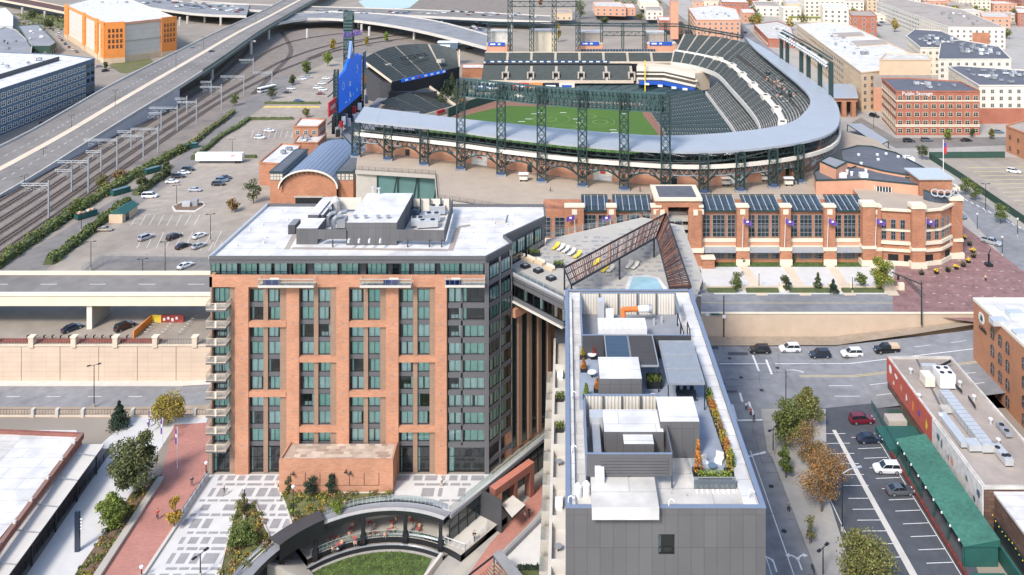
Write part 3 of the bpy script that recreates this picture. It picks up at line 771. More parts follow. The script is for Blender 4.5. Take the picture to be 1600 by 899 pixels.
for x,y in((459,737),(541,734),(548,736)):
 b=MB();Z=ZA(y,Yf_);X=XA(x,Yf_);b.cyl((X,Yf_,Z),(X,Yf_-.5,Z-.05),.06,M['metal_dark'],n=6);b.cyl((X,Yf_-.5,Z+.1),(X,Yf_-.5,Z-.2),.1,M['metal_dark'],.28,n=10);b.build('wall_lamp',annex)
 # grey residential building in the foreground
ZG=36.0;GX0,GX1,GY0,GY1=0.15,20.9,86.4,137.4
grey=thing('grey_tower',(10.5,112,-5.6),'grey panelled apartment tower with cluttered white roof terrace in the foreground','apartment building')
FL=35.2
PW=M['panel_wall'];CAP=mat('cap_blue',(0.22,0.27,0.36),0.5,0.05,0.8,metal=0.3)
b=MB();wx0,wx1,wz0,wz1=XA(1029,GY0),XA(1054,GY0),ZA(866,GY0),ZA(835,GY0)
for x0,x1,z0,z1 in((GX0,wx0,-5.6,FL),(wx1,GX1,-5.6,FL),(wx0,wx1,-5.6,wz0),(wx0,wx1,wz1,FL)):b.poly([(x0,GY0,z0),(x1,GY0,z0),(x1,GY0,z1),(x0,GY0,z1)],PW)
b.poly([(GX0,GY1,-5.6),(GX0,GY0,-5.6),(GX0,GY0,FL),(GX0,GY1,FL)],PW);b.poly([(GX1,GY0,-5.6),(GX1,GY1,-5.6),(GX1,GY1,FL),(GX1,GY0,FL)],PW)
b.poly([(GX1,GY1,-5.6),(GX0,GY1,-5.6),(GX0,GY1,FL),(GX1,GY1,FL)],PW)
b.build('wall',grey)
b=MB();b.poly([(GX0,GY0,FL),(GX1,GY0,FL),(GX1,GY1,FL),(GX0,GY1,FL)],M['roof_cream']);b.build('roof',grey)
window(grey,'window',((wx0+wx1)/2,GY0+.06,wz0),0,wx1-wx0,wz1-wz0,6,1,rail=.6)
b=MB()
for x0,y0,x1,y1 in((GX0,GY0,GX1,GY0+.45),(GX0,GY1-.45,GX1,GY1),(GX0,GY0+.45,GX0+.5,GY1-.45),(GX1-.5,GY0+.45,GX1,GY1-.45)):b.box(x0,y0,FL+.001,x1,y1,ZG-.08,PW);b.box(x0-.05*(x0==GX0)-.0,y0-.05*(y0==GY0),ZG-.08,x1+.05*(x1==GX1),y1,ZG,CAP)
b.build('parapet',grey)
b=MB()
b.box(GX0+.5,GY0+.45,FL+.002,GX0+1.0,GY1-.45,FL+.5,M['roof_white']);b.box(GX1-2.1,GY0+.45,FL+.002,GX1-.5,GY1-.45,FL+.45,M['roof_white'])
b.box(GX0+1.0,GY1-2.2,FL+.002,GX1-2.1,GY1-.45,FL+.45,M['roof_white'])
b.build('roof_kerb',grey)
def groof(name,x0,x1,yb,yf,zt,m,mt,zb=FL,parent=grey):
 b=MB();r=rbox(b,x0,x1,yb,yf,zt,zb,m,mt);o=b.build(name,parent);return r
zt=38.5;Yb,Yf=130.4,117.2;Xl,Xr=XA(907,Yb),XA(1055,Yb)
b=MB()
def ribwall(b,x0,y0,x1,y1,z0,z1,m,mi,t=.12):
 """corrugated screen wall with posts, cream on its inner side"""
 a,c=Vector((x0,y0,0)),Vector((x1,y1,0));d=(c-a).normalized();n_=Vector((-d.y,d.x,0));L=(c-a).length
 b.bar((x0,y0,(z0+z1)/2),(x1,y1,(z0+z1)/2),t,z1-z0,m)
 k=int(L/.42)
 for s in(1,-1):
  for i in range(k):
   p=a+d*(.2+i*.42)+n_*(s*(t/2+.05));b.bar((p.x,p.y,z0+.02),(p.x,p.y,z1-.04),.2,.1,mi if s*1 else m)
ribwall(b,Xl,Yb,Xr,Yb,FL,zt,M['roof_cream'],M['cream_light'])
for i in range(6):x=Xl+(Xr-Xl)*i/5;b.bar((x,Yb-.25,FL),(x,Yb-.25,zt),.22,.22,M['panel_grey'])
b.bar((Xl,Yb,zt+.04),(Xr,Yb,zt+.04),.3,.08,CAP)
b.bar((Xl,Yf,(FL+zt)/2),(Xl,Yb,(FL+zt)/2),.16,zt-FL,CAP);b.bar((Xl,Yf,(FL+zt)/2),(XA(1080,Yf),Yf,(FL+zt)/2),.16,zt-FL,M['panel_dark'])
b.bar((Xl,Yf,zt+.03),(XA(1080,Yf),Yf,zt+.03),.22,.06,CAP)
b.bar((Xr,Yb,zt-.8),(Xr,Yb-4,zt-.8),.14,1.6,CAP)
b.build('plant_screen',grey)
b=MB();b.box(Xl+.1,Yf+.1,FL+.003,XA(1080,Yf)-.4,Yb-.1,FL+.03,M['roof_grey']);b.build('plant_floor',grey)
groof('container_unit',935,1011,497,514,38.0,M['metal_white'],M['metal_white'])
b=MB();
for i in range(7):
 x=XA(935,120)+.6+i*.95;b.box(x,119.9,38.0,x+.06,123.2,38.06,M['metal_light'])
b.build('container_ribs',grey)
b=MB();c=P(945,482,37);b.cbox((c.x-.6,c.y,FL),1.0,1.2,3.2,M['metal_light']);b.cbox((c.x+.7,c.y-.6,FL),1.2,1.2,1.8,M['metal_white']);b.build('air_handler',grey)
b=MB();z=37.4;a=P(973,484,z);c=P(997,483,z);e=P(973,493,z);b.cyl((a.x,a.y,z),(c.x,c.y,z),.38,mat('duct_orange',(0.62,0.16,0.03),.6),n=10);b.cyl((a.x,a.y,z),(a.x,e.y,z-.6),.38,M['duct_orange'],n=10);b.cyl((a.x,e.y,z-.6),(a.x,e.y,FL),.36,M['duct_orange'],n=10);b.build('orange_duct',grey)
b=MB();b.cyl((c.x,c.y,z),(c.x+1.6,c.y+.1,z),.5,M['metal_white'],n=12);b.cyl((c.x+1.6,c.y+.1,z),(c.x+2.1,c.y+.1,z),.6,M['metal_grey'],n=12)
for x,y in((1034,497),(1018,488),(1022,500)):q=P(x,y,36);b.cyl((q.x,q.y,FL),(q.x,q.y,36.2),.15,M['metal_light'],n=6)
b.build('exhaust_fan',grey)
b=MB()
for x,y,l in((1061,500,3.4),(1066,515,2.6),(1076,512,2.4)):
 q=P(x,y,37);b.tube([(q.x,q.y-l/2,FL),(q.x,q.y-l/2,37.2),(q.x,q.y+l/2,37.2),(q.x,q.y+l/2,FL)],.09,M['metal_dark'],n=6)
b.build('pipe_loops',grey)
for nm,x0,x1,yb,yf,m in(('louvre_roof',949,987,523,571,mat('louvre_blue',(0.045,0.075,0.115),.5,.05,.8)),('louvre_roof',988,1029,523,571,mat('louvre_brown',(0.06,0.052,0.05),.6,.05,.8))):
 zt=38.75;b=MB();Yb2,Yf2=(HC-zt)*FPX/(yb-HY),(HC-zt)*FPX/(yf-HY);X0,X1=XA(x0,Yf2),XA(x1,Yf2)
 n_=22
 for i in range(n_):y=Yf2+.15+(Yb2-Yf2-.3)*i/n_;b.box(X0+.1,y,zt-.14,X1-.1,y+(Yb2-Yf2)/n_*.8,zt-.05,m)
 for p,q in(((X0,Yf2),(X1,Yf2)),((X0,Yb2),(X1,Yb2)),((X0,Yf2),(X0,Yb2)),((X1,Yf2),(X1,Yb2))):b.bar((*p,zt-.1),(*q,zt-.1),.14,.22,M['metal_grey'])
 b.box(X0+.1,Yf2+.1,zt-.3,X1-.1,Yb2-.1,zt-.2,m)
 for p in((X0,Yf2),(X1,Yf2),(X0,Yb2),(X1,Yb2)):b.bar((*p,FL),(*p,zt-.2),.14,.14,M['metal_dark'])
 b.build(nm,grey)
groof('lift_house',937,1003,558,592,39.3,M['panel_wall'],M['roof_white'])
zt=38.6;b=MB();Yb2,Yf2=(HC-zt)*FPX/(533+125),(HC-zt)*FPX/(599+125);X0,X1=XA(1043,Yf2)+.1,XA(1101,Yf2)
b.box(X0,Yf2,zt-.18,X1,Yb2,zt-.08,M['metal_grey'])
for i in range(17):x=X0+.12+i*(X1-X0-.24)/16;b.box(x,Yf2+.05,zt-.08,x+.07,Yb2-.05,zt-.02,M['metal_grey'])
for y in(Yf2,Yf2+(Yb2-Yf2)/3,Yf2+(Yb2-Yf2)*2/3,Yb2):b.bar((X0,y,zt-.08),(X1,y,zt-.08),.12,.24,M['metal_grey'])
for x in(X0,X1):b.bar((x,Yf2,zt-.1),(x,Yb2,zt-.1),.12,.28,M['metal_grey']);b.bar((x,Yf2,FL),(x,Yf2,zt-.2),.12,.12,M['metal_dark']);b.bar((x,Yb2,FL),(x,Yb2,zt-.2),.12,.12,M['metal_dark'])
b.build('steel_canopy',grey)
zt=39.0;Yb,Yf=101.5,90.4;Xl,Xr=XA(913,Yb),XA(1030,Yb);Xr2=XA(1050,Yf)
b=MB();ribwall(b,Xl,Yb,Xr,Yb,FL,zt,M['roof_cream'],M['cream_light'])
for i in range(5):x=Xl+(Xr-Xl)*i/4;b.bar((x,Yb-.25,FL),(x,Yb-.25,zt),.22,.22,M['panel_grey'])
b.bar((Xl,Yb,zt+.04),(Xr,Yb,zt+.04),.3,.08,CAP)
b.bar((Xl,Yf,(FL+zt)/2),(Xl,Yb,(FL+zt)/2),.16,zt-FL,CAP)
b.bar((Xl,Yf,37.8),(Xr2,Yf,37.8),.16,2.5,M['panel_grey']);b.bar((Xr2,Yf,37.8),(Xr2,Yf+6,37.8),.16,2.5,M['panel_grey'])
for i in range(6):b.bar((Xl+1.5,Yf-.12,36.8+i*.32),(Xr2-.4,Yf-.12,36.8+i*.32),.06,.24,M['panel_grey'])
b.bar((Xl,Yf,zt+.03),(Xr2,Yf,zt+.03),.24,.06,CAP)
for x in(Xl,(Xl+Xr2)/2,Xr2):b.bar((x,Yf,FL),(x,Yf,36.6),.16,.16,M['panel_dark'])
b.build('plant_screen',grey)
groof('stair_house',1032,1093,620,659,39.4,PW,M['roof_white'])
groof('roof_block',944,1037,640,675,38.6,PW,M['roof_white'])
groof('roof_block',975,1022,672,694,38.3,PW,M['roof_white'])
b=MB();q=P(934,690,38);b.box(q.x-.55,91,36.4,q.x+.35,99.5,37.6,M['metal_grey']);b.cbox((q.x,98.8,FL),1.6,1.6,3.2,M['metal_light']);b.cbox((q.x+1.7,99,FL),1.6,1.4,2.6,M['metal_light']);b.build('duct_run',grey)
groof('roof_hatch',925,1030,740,793,36.5,M['roof_white'],M['roof_cream'])
b=MB();q=P(937,745,37);b.prism([(q.x-.5,q.y-.4),(q.x+.5,q.y-.4),(q.x+.5,q.y+1.6),(q.x-.5,q.y+1.6)],36.5,[37.0,37.0,38.4,38.4],M['metal_light']);b.build('duct_elbow',grey)
for x,y in((903,765),(916,762)):
 q=P(x,y,36);b=MB();b.cyl((q.x,q.y,FL),(q.x,q.y,36.4),.42,M['metal_white'],n=14);b.cyl((q.x,q.y,36.4),(q.x,q.y,36.7),.42,M['metal_white'],.15,n=14);b.build('roof_vent',grey,None)
b=MB()
for x,y in((888,785),(1170,775),(1045,790),(893,705),(893,620)):
 q=P(x,y,36);b.tube([(q.x,q.y,FL),(q.x,q.y,36.5),(q.x+.3,q.y,36.7),(q.x+.6,q.y-.1,36.5)],.06,M['metal_white'],n=6)
b.build('davit_arms',grey)
b=MB()
random.seed(5)
for i in range(26):
 x=random.uniform(895,1180);y=random.uniform(735,790);
 if x<1035 or(x>1075 and x<1155):continue
 q=P(x,y,FL);b.cyl((q.x,q.y,FL),(q.x,q.y,FL+.25),.07,M['metal_light'],n=6)
b.build('roof_drains',grey)
b=MB();b.poly([P(905,540,FL+.02),P(1100,540,FL+.02),P(1150,740,FL+.02),P(1085,740,FL+.02),P(1060,640,FL+.02),P(905,640,FL+.02)],mat('deck_blue',(0.27,0.31,0.38),.85,.08,.8));b.build('terrace_deck',grey)
side=thing('side_terraces',(-1.5,115,-5.6),'narrow stepped balcony terraces along the left flank of the grey tower','terraces')
ZTR=20.0
b=MB();b.box(-1.9,80,-5.6,GX0-.01,152,ZTR-.5,M['concrete']);b.build('wall',side)
b=MB();b.box(-1.55,80,ZTR-.499,GX0-.01,152,ZTR-.4,M['concrete_light']);b.build('deck',side)
b=MB();b.box(-1.95,80,ZTR-.499,-1.56,152,ZTR+.55,M['concrete_light']);b.build('parapet',side)
for i in range(9):
 y=84+i*7.2;b=MB();b.box(-1.55,y,ZTR-.4,GX0-.02,y+.18,ZTR+1.3,M['concrete_light']);b.build('dividing_wall',side)
for i in range(12):
 y=86+i*5.2
 b=MB();b.box(-3.1,y,15.6,-1.951,y+4.4,15.9,M['stone_column']);b.box(-3.1,y,15.901,-1.951,y+.3,17.2,M['concrete']);b.build('lower_balcony',side)
 b=MB();b.poly([(-3.08,y,15.9),(-3.08,y+4.4,15.9),(-3.08,y+4.4,17.0),(-3.08,y,17.0)],M['glass_clear']);b.bar((-3.08,y,17.02),(-3.08,y+4.4,17.02),.05,.05,M['metal_grey']);b.build('glass_rail',side)
b=MB();b.box(-3.0,84,-5.6,-1.951,150,15.55,M['stone_column']);b.build('lower_wall',side)
# sky bridge and pool deck
br=thing('sky_bridge',(-5,147,28),'dark glazed sky bridge with glass balustrade joining the hotel and grey tower','bridge')
A_,B_=Vector((-10.75,153.0,0)),Vector((0.0,141.4,0));d=(B_-A_).normalized();n_=Vector((-d.y,d.x,0))*-1
L=(B_-A_).length
def bp(t,off=0,z=0):q=A_+d*t+n_*off;return(q.x,q.y,z)
b=MB();b.bar(bp(0,0,28.2),bp(L,0,28.2),.4,.7,M['panel_grey']);b.bar(bp(0,.1,27.72),bp(L,.1,27.72),.9,.25,M['concrete_light']);b.bar(bp(0,0,32.6),bp(L,0,32.6),.5,.75,M['roof_grey'])
b.bar(bp(0,.26,32.75),bp(L,.26,32.75),.06,.25,M['metal_light'])
b.build('edge_beams',br)
b=MB()
for i in range(1,7):
 b.poly([bp(L*(i-.98)/6,.02,28.5),bp(L*(i-.02)/6,.02,28.5),bp(L*(i-.02)/6,.02,32.2),bp(L*(i-.98)/6,.02,32.2)],M['glass'])
 if i<6:b.bar(bp(L*i/6,.06,28.5),bp(L*i/6,.06,32.2),.09,.12,M['metal_dark'])
b.build('glazing',br)
b=MB();b.bar(bp(0,0.1,31.5),bp(L,.1,31.5),.08,.08,M['metal_dark'])
for i in range(12):b.bar(bp(L*(i+.3)/12,-.05,31.6),bp(L*(i+.9)/12,-.05,31.6),.04,.8,M['cream_light'])
for i in(2,3.7,5.2,6):
 q=bp(L*i/6.3,-.6,0);b.cyl((q[0],q[1],28.5),(q[0],q[1],32.2),.28,M['metal_white'],n=10)
b.build('inner_columns',br)
b=MB();q0,q1=bp(0,-.4),bp(L,-.4);q2,q3=bp(L,-9),bp(0,-9)
b.prism([q0[:2],q1[:2],(q1[0]+.2,150),(-3.8,160)],28.0,28.45,M['room_dark']);b.prism([bp(0,-6)[:2],bp(L,-5)[:2],(q1[0]+.2,152),(-3.8,162)],28.46,32.2,M['room_dark'],bottom=False);b.build('floor',br)
dk=thing('pool_deck',(8,158,0),'paved rooftop pool deck with loungers between the hotel and grey tower','roof deck')
DZ=32.3
dpts=[(-10.6,152.7),(0.0,141.2),(0.1,137.6),(21,137.6),(25,150),(25,176),(17,181),(-3.6,168.5),(-3.9,165.3),(-10.4,155.2)]
b=MB();b.prism(dpts,DZ-1.6,DZ,M['panel_grey'],M['concrete']);b.build('slab',dk)
b=MB();b.prism([(0.5,142),(21,138),(24.6,150),(24.6,176),(17,180.5),(1,171)],-4,DZ-1.61,M['panel_dark'],bottom=False);b.build('wall',dk)
b=MB();rr=random.Random(4)
for i in range(16):
 for j in range(17):
  x,y=-6+i*1.9+(j%2)*.5,143+j*2.0
  if y>165+(x+4)*.5 or(x<0 and y<152-x*1.0+.5)or x>23.5 or rr.random()<.2:continue
  b.box(x,y,DZ+.002,x+rr.choice([.7,1.2,1.4]),y+rr.choice([.6,1.1]),DZ+.012,M['paving_grey'])
b.build('dark_pavers',dk)
b=MB();
for p,q in((bp(0,.1,0),bp(L,.1,0)),((-10.4,155.4,0),(-3.9,165.3,0)),((-3.6,168.5,0),(17,181,0)),((17,181,0),(25,176,0))):
 p,q=Vector(p),Vector(q);l=(q-p).length;k=int(l/1.7)
 b.poly([(p.x,p.y,DZ+.35),(q.x,q.y,DZ+.35),(q.x,q.y,DZ+1.35),(p.x,p.y,DZ+1.35)],M['glass_clear'])
 for i in range(k+1):c=p+(q-p)*i/k;b.bar((c.x,c.y,DZ),(c.x,c.y,DZ+1.35),.045,.045,M['metal_light'])
b.build('glass_balustrade',dk)
b=MB();pp=[P(a,c,DZ)for a,c in((975,452),(983,434),(1010,432),(1030,436),(1044,452))];b.prism([(p.x,p.y-1.2 if i in(0,4)else p.y)for i,p in enumerate(pp)],DZ+.01,DZ+.25,M['metal_white'],M['roof_white'],bottom=False);b.build('pool_rim',dk)
b=MB();pp=[P(a,c,DZ)for a,c in((981,451),(989,436.5),(1010,434.5),(1026,438.5),(1036,451))];b.prism([(p.x,p.y-1.2 if i in(0,4)else p.y)for i,p in enumerate(pp)],DZ+.2,DZ+.29,M['pool'],bottom=False);b.build('pool_water',dk)
pg=thing('pergola',(14,158,DZ),'V-shaped pergola of rust-brown wooden slats over the pool deck','pergola')
PZ_=36.0
arm1=[P(881,419,PZ_),P(1041,334,PZ_),P(1026,371,PZ_),P(893,446,PZ_)]
arm2=[P(1041,334,PZ_),P(1080,449,PZ_),P(1046,450,PZ_),P(1026,371,PZ_)]
def slats(q,n,name):
 b=MB();a,c,e,f=q
 rr=random.Random(n)
 for i in range(n+1):
  t=i/n;p=a+(c-a)*t;r=f+(e-f)*t;jt=rr.uniform(-.006,.006)
  b.bar((p.x,p.y,PZ_+rr.uniform(-.05,.05)),(r.x+jt*20,r.y,PZ_+rr.uniform(-.05,.05)),rr.choice([.08,.12,.2]),.12,M['wood']if rr.random()<.72 else M['wood_orange'])
 for u in(0.33,.66):
  p=a+(f-a)*u;r=c+(e-c)*u;b.bar((p.x,p.y,PZ_-.16),(r.x,r.y,PZ_-.16),.1,.16,M['metal_dark'])
 b.build('slats',pg)
slats(arm1,60,'a');slats([arm2[0],arm2[1],arm2[2],arm2[3]],52,'b')
b=MB()
for q in(arm1,arm2):
 for i in range(4):p,r=q[i],q[(i+1)%4];b.bar((p.x,p.y,PZ_),(r.x,r.y,PZ_),.18,.34,M['metal_dark'])
b.build('frame',pg)
for x,y in((1022,394),(968,428),(882,420),(893,446),(1041,336),(1076,440)):
 c=P(x,y,PZ_)if y!=428 and y!=394 else P(x,y,DZ+1);b=MB();b.bar((c.x,c.y,DZ),(c.x,c.y,PZ_-.1),.3,.3,M['metal_dark']);b.build('post',pg)
 # plaza, sunken court and the walks at lower left
def inpoly(x,y,pts):
 r=False;j=len(pts)-1
 for i in range(len(pts)):
  xi,yi=pts[i][0],pts[i][1];xj,yj=pts[j][0],pts[j][1]
  if(yi>y)!=(yj>y)and x<(xj-xi)*(y-yi)/(yj-yi)+xi:r=not r
  j=i
 return r
plaza_px=[(322,741),(764,741),(868,664)]+RIM_PX[::-1][1:]+[(195,945),(225,899)]
plaza_px=[(322,741),(770,741),(862,668),(843,688),(764,755),(702,803),(680,786),(620,780),(560,787),(506,803),(470,822),(426,850),(374,898),(330,945),(190,945),(226,899)]
sheet('plaza_paving',plaza_px,M['paving_pale'],0.02)
pl=[P(a,c,0)for a,c in plaza_px]
b=MB();rr=random.Random(9)
cols=[(0,1.5),(2.0,4.1),(4.8,5.5),(6.2,7.6),(8.2,9.4),(10.0,12.2)];rows_=[(0,2.1),(2.7,3.3),(4.0,5.4),(6.1,6.6)]
for j in range(5):
 for i in range(9):
  for(c0,c1)in cols:
   for(r0,r1)in rows_:
    x0,x1,y0,y1=-92+i*12.9+c0+(j%2)*1.3,-92+i*12.9+c1+(j%2)*1.3,118+j*7.3+r0,118+j*7.3+r1
    if r1-r0<.8:x0+=.4;x1+=.7
    if rr.random()<.1 or y0>144.9:continue
    y1=min(y1,145.2)
    if all(inpoly(x,y,pl)for x,y in((x0-.3,y0-.3),(x1+.3,y0-.3),(x1+.3,y1+.1),(x0-.3,y1+.1))):
     sh=(y0-132)*.03;b.poly([(x0,y0,.035),(x1,y0,.035),(x1,y1,.035),(x0,y1,.035)],M['paving_grey'])
struct('plaza_inlay',b)
C0=Vector((-28.2,118.0));
def rp(r,a,z):return(C0.x+r*math.cos(R(a)),C0.y+r*math.sin(R(a)),z)
def ringseg(b,r0,r1,a0,a1,z0,z1,m,mt=None,n=24):
 for i in range(n):
  s,e=a0+(a1-a0)*i/n,a0+(a1-a0)*(i+1)/n
  if z1-z0>0.001:
   b.poly([rp(r0,s,z0),rp(r0,e,z0),rp(r0,e,z1),rp(r0,s,z1)],m);b.poly([rp(r1,e,z0),rp(r1,s,z0),rp(r1,s,z1),rp(r1,e,z1)],m)
   b.poly([rp(r0,s,z0),rp(r0,e,z0),rp(r1,e,z0),rp(r1,s,z0)],m)
  b.poly([rp(r0,s,z1),rp(r1,s,z1),rp(r1,e,z1),rp(r0,e,z1)],mt or m)
court=thing('sunken_court',(-28.2,118,-5.6),'curved black steel ring with columns and a lower terrace around the sunken lawn','pavilion')
b=MB();ringseg(b,18.6,20.6,62,172,-.75,.06,M['metal_dark'],M['roof_grey']);b.build('ring_beam',court)
b=MB();ringseg(b,18.5,19.1,62,128,.061,.2,M['metal_light']);ringseg(b,18.3,20.9,124,148,-1.5,1.0,M['metal_dark'],M['panel_dark']);b.build('ring_cap',court)
for x,y in((504,896),(568,876),(627,866),(682,870),(432,905)):
 c=P(x,y,-5.6);v=(c.xy-C0).normalized()*18.9+C0;b=MB();b.box(v.x-.28,v.y-.28,-5.6,v.x+.28,v.y+.28,-.75,M['metal_dark']);b.box(v.x-.4,v.y-.4,-5.6,v.x+.4,v.y+.4,-3.6,M['metal_dark']);b.build('column',court)
b=MB();ringseg(b,18.9,30,52,132,-5.6,-4.5,M['metal_dark'],M['concrete']);b.build('lower_terrace',court)
b=MB();ringseg(b,27.5,27.6,50,175,-5.6,-.05,M['panel_dark']);b.build('back_wall',court)
b=MB();ringseg(b,17.6,18.0,60,150,-5.55,-4.9,M['metal_dark'],M['metal_grey']);ringseg(b,18.0,18.85,60,132,-5.55,-5.35,M['gravel']);b.build('lower_kerb',court)
b=MB()
for i in range(35):
 a=62+i*2;b.bar(rp(18.95,a,-4.5),rp(18.95,a,-3.4),.05,.05,M['metal_grey'])
 if i<34:b.bar(rp(18.95,a,-3.4),rp(18.95,a+2,-3.4),.06,.06,M['metal_light']);b.poly([rp(18.95,a,-4.4),rp(18.95,a+2,-4.4),rp(18.95,a+2,-3.45),rp(18.95,a,-3.45)],M['glass_clear'])
b.build('lower_rail',court)
b=MB()
for i in range(56):
 a=64+i*1.95
 if 122<a<149:continue
 b.bar(rp(20.7,a,.02),rp(20.7,a,1.1),.045,.045,M['metal_light']);b.poly([rp(20.7,a,.15),rp(20.7,a+1.95,.15),rp(20.7,a+1.95,1.05),rp(20.7,a,1.05)],M['glass_clear']);b.bar(rp(20.7,a,1.1),rp(20.7,a+1.95,1.1),.04,.04,M['metal_grey'])
b.build('upper_rail',court)
b=MB()
for k in range(12):
 a0=139;r=18.3-k*.0
 p=Vector(rp(20.3,150-k*1.4,0));q=Vector(rp(13.5,150-k*1.4,0));p2=Vector(rp(20.3,148.6-k*1.4,0));q2=Vector(rp(13.5,148.6-k*1.4,0))
 b.prism([p.xy[:],q.xy[:],q2.xy[:],p2.xy[:]]if False else[(p.x,p.y),(q.x,q.y),(q2.x,q2.y),(p2.x,p2.y)],-5.6,-2.0-k*.28,M['concrete'])
b.build('stairs',court)
b=MB();b.poly([(*rp(17.0,a,0)[:2],-5.5)for a in range(66,166,5)]+[(-40,108,-5.5),(-28,105,-5.5),(-26,118,-5.5),(-22.6,128,-5.5)],M['lawn']);struct('court_lawn',b)
b=MB();pq=[P(a,c,-4.5)for a,c in((684,846),(727,861),(760,830),(762,800),(684,800))];b.prism([(p.x,p.y)for p in pq],-5.6,-4.49,M['metal_dark'],M['concrete_light']);b.build('platform',court)
b=MB()
for p,q in((pq[0],pq[1]),(pq[1],pq[2])):
 for i in range(6):c=p+(q-p)*i/5;b.bar((c.x,c.y,-4.5),(c.x,c.y,-3.4),.06,.06,M['metal_light'])
 b.bar((p.x,p.y,-3.4),(q.x,q.y,-3.4),.08,.08,M['metal_white']);b.bar((p.x,p.y,-3.9),(q.x,q.y,-3.9),.04,.04,M['metal_light'])
b.build('platform_rail',court)
b=MB();a_,c_=P(690,868,-5.0),P(655,915,-5.0);b.bar((a_.x,a_.y,-5.1),(c_.x,c_.y,-5.1),.5,1.0,M['concrete_light']);b.build('lawn_kerb',label='pale concrete kerb wall on the right edge of the sunken lawn',cat='kerb wall')
mat('mural_red0',(0.38,0.10,0.09),.7,.1,1)
tb=thing('cafe_table',(0,0,0),'','table')
b=MB();b.cyl((0,0,.72),(0,0,.76),.4,M['mural_red0'],n=12);b.build('tabletop',tb);b=MB();b.cyl((0,0,0),(0,0,.72),.05,M['metal_light'],n=6);b.cyl((0,0,0),(0,0,.04),.28,M['metal_light'],n=8);b.build('pedestal',tb)
chs=thing('cafe_chair',(0,0,0),'','chair')
b=MB();b.box(-.22,-.22,.43,.22,.22,.47,M['salmon']);b.build('seat',chs);b=MB();b.box(-.22,.2,.47,.22,.24,.9,M['salmon']);b.build('backrest',chs)
for sx_ in(-.2,.2):
 for sy_ in(-.2,.2):b=MB();b.bar((sx_,sy_,0),(sx_,sy_,.45),.04,.04,M['metal_light']);b.build('leg',chs)
ft=fc=True
names=['left-most, by the stairs','second from the left, near the rail','third from the left, against the back','fourth from the left, by the rail','just left of the second column','just right of the second column','in the middle of the bay','near the rail in the right bay','far right, by the platform','against the back of the right bay']
for i,(x,y)in enumerate(((520,846),(527,858),(549,833),(554,848),(578,823),(584,838),(607,835),(612,822),(653,833),(643,820))):
 p=P(x,y,-4.48);place(tb,p,0,None,'small round red cafe table on the lower terrace, %s'%names[i],'cafe tables on the lower terrace',ft);ft=False
 for a in(20+i*37,200+i*31):
  q=p+Vector((math.cos(R(a))*.75,math.sin(R(a))*.75,0));place(chs,q,R(a-90),None,'salmon cafe chair beside a red round table on the lower terrace','cafe chairs on the lower terrace',fc);fc=False
d0,d1=RIM[8],RIM[11]
edge=thing('lane_glass_wall',((d0.x+d1.x)/2,(d0.y+d1.y)/2,-5.6),'dark glazed wall with glass balustrade running diagonally below the plaza edge','glass wall')
b=MB();b.bar((d0.x,d0.y,-3.1),(d1.x,d1.y,-3.1),.2,4.9,M['glass_dark']);b.build('glazing',edge)
b=MB();dd=(d1-d0)
for i in range(15):
 c=d0+dd*i/14;o_=Vector((dd.y,-dd.x,0)).normalized()*.15;b.bar((c.x+o_.x,c.y+o_.y,-5.6),(c.x+o_.x,c.y+o_.y,-.6),.12,.12,M['metal_dark'])
b.bar((d0.x,d0.y,-.3),(d1.x,d1.y,-.3),.9,.62,M['roof_grey']);b.bar((d0.x+.2,d0.y-.2,-2.8),(d1.x+.2,d1.y-.2,-2.8),.1,.12,M['metal_dark'])
b.build('mullions',edge)
b=MB();
for i in range(19):
 c=d0+dd*i/18;b.bar((c.x,c.y,0),(c.x,c.y,1.15),.045,.045,M['metal_light'])
b.poly([(d0.x,d0.y,.15),(d1.x,d1.y,.15),(d1.x,d1.y,1.1),(d0.x,d0.y,1.1)],M['glass_clear']);b.bar((d0.x,d0.y,1.15),(d1.x,d1.y,1.15),.05,.05,M['metal_light']);b.build('balustrade',edge)
a_,c_=P(765,760,.3),P(826,717,.3);dv=(c_-a_).normalized();nv=Vector((dv.y,-dv.x,0))
por=thing('brick_portal',(a_.x,a_.y,-5.6),'tall red brick portal frame standing in the sunken lane beside the glass wall','portal')
def pq_(t,o_):q=a_+dv*t+nv*o_;return(q.x,q.y)
Lp=(c_-a_).length
b=MB();b.prism([pq_(0,0),pq_(Lp,0),pq_(Lp,1.4),pq_(0,1.4)],-1.0,.3,M['brick_wall_red'],mat('brick_cap',(0.46,0.17,0.12),.85,.1,1));b.build('lintel',por)
for t0,t1 in((0,1.6),(Lp*.5,Lp*.5+.6),(Lp-1.0,Lp)):b=MB();b.prism([pq_(t0,0),pq_(t1,0),pq_(t1,1.4),pq_(t0,1.4)],-5.6,-1.001,M['brick_hotel']if t0==0 else M['brick_wall_red'],bottom=False);b.build('pier',por)
b=MB();pp=[P(a,c,-2.0)for a,c in((784,789),(801,774),(821,789),(800,809))];b.prism([(p.x,p.y)for p in pp],-2.4,-2.0,M['metal_dark'],M['concrete_light']);b.build('entrance_canopy',label='square pale entrance canopy slab projecting from the brick portal',cat='canopy')
p_=P(700,940,-5.59)
b=MB();b.poly([P(a,c,-5.58)for a,c in((700,945),(765,850),(800,810),(862,735),(872,760),(830,815),(775,870),(735,945))],M['brick_paving']);struct('lane_paving',b)
b=MB();b.poly([P(a,c,-5.57)for a,c in((700,900),(742,860),(752,868),(722,900),(705,940))],M['concrete']);struct('lane_edge',b)
b=MB();b.poly([P(a,c,-5.57)for a,c in((790,868),(845,812),(880,800),(880,930),(800,930))],M['paving_pale']);struct('lane_pavement',b)
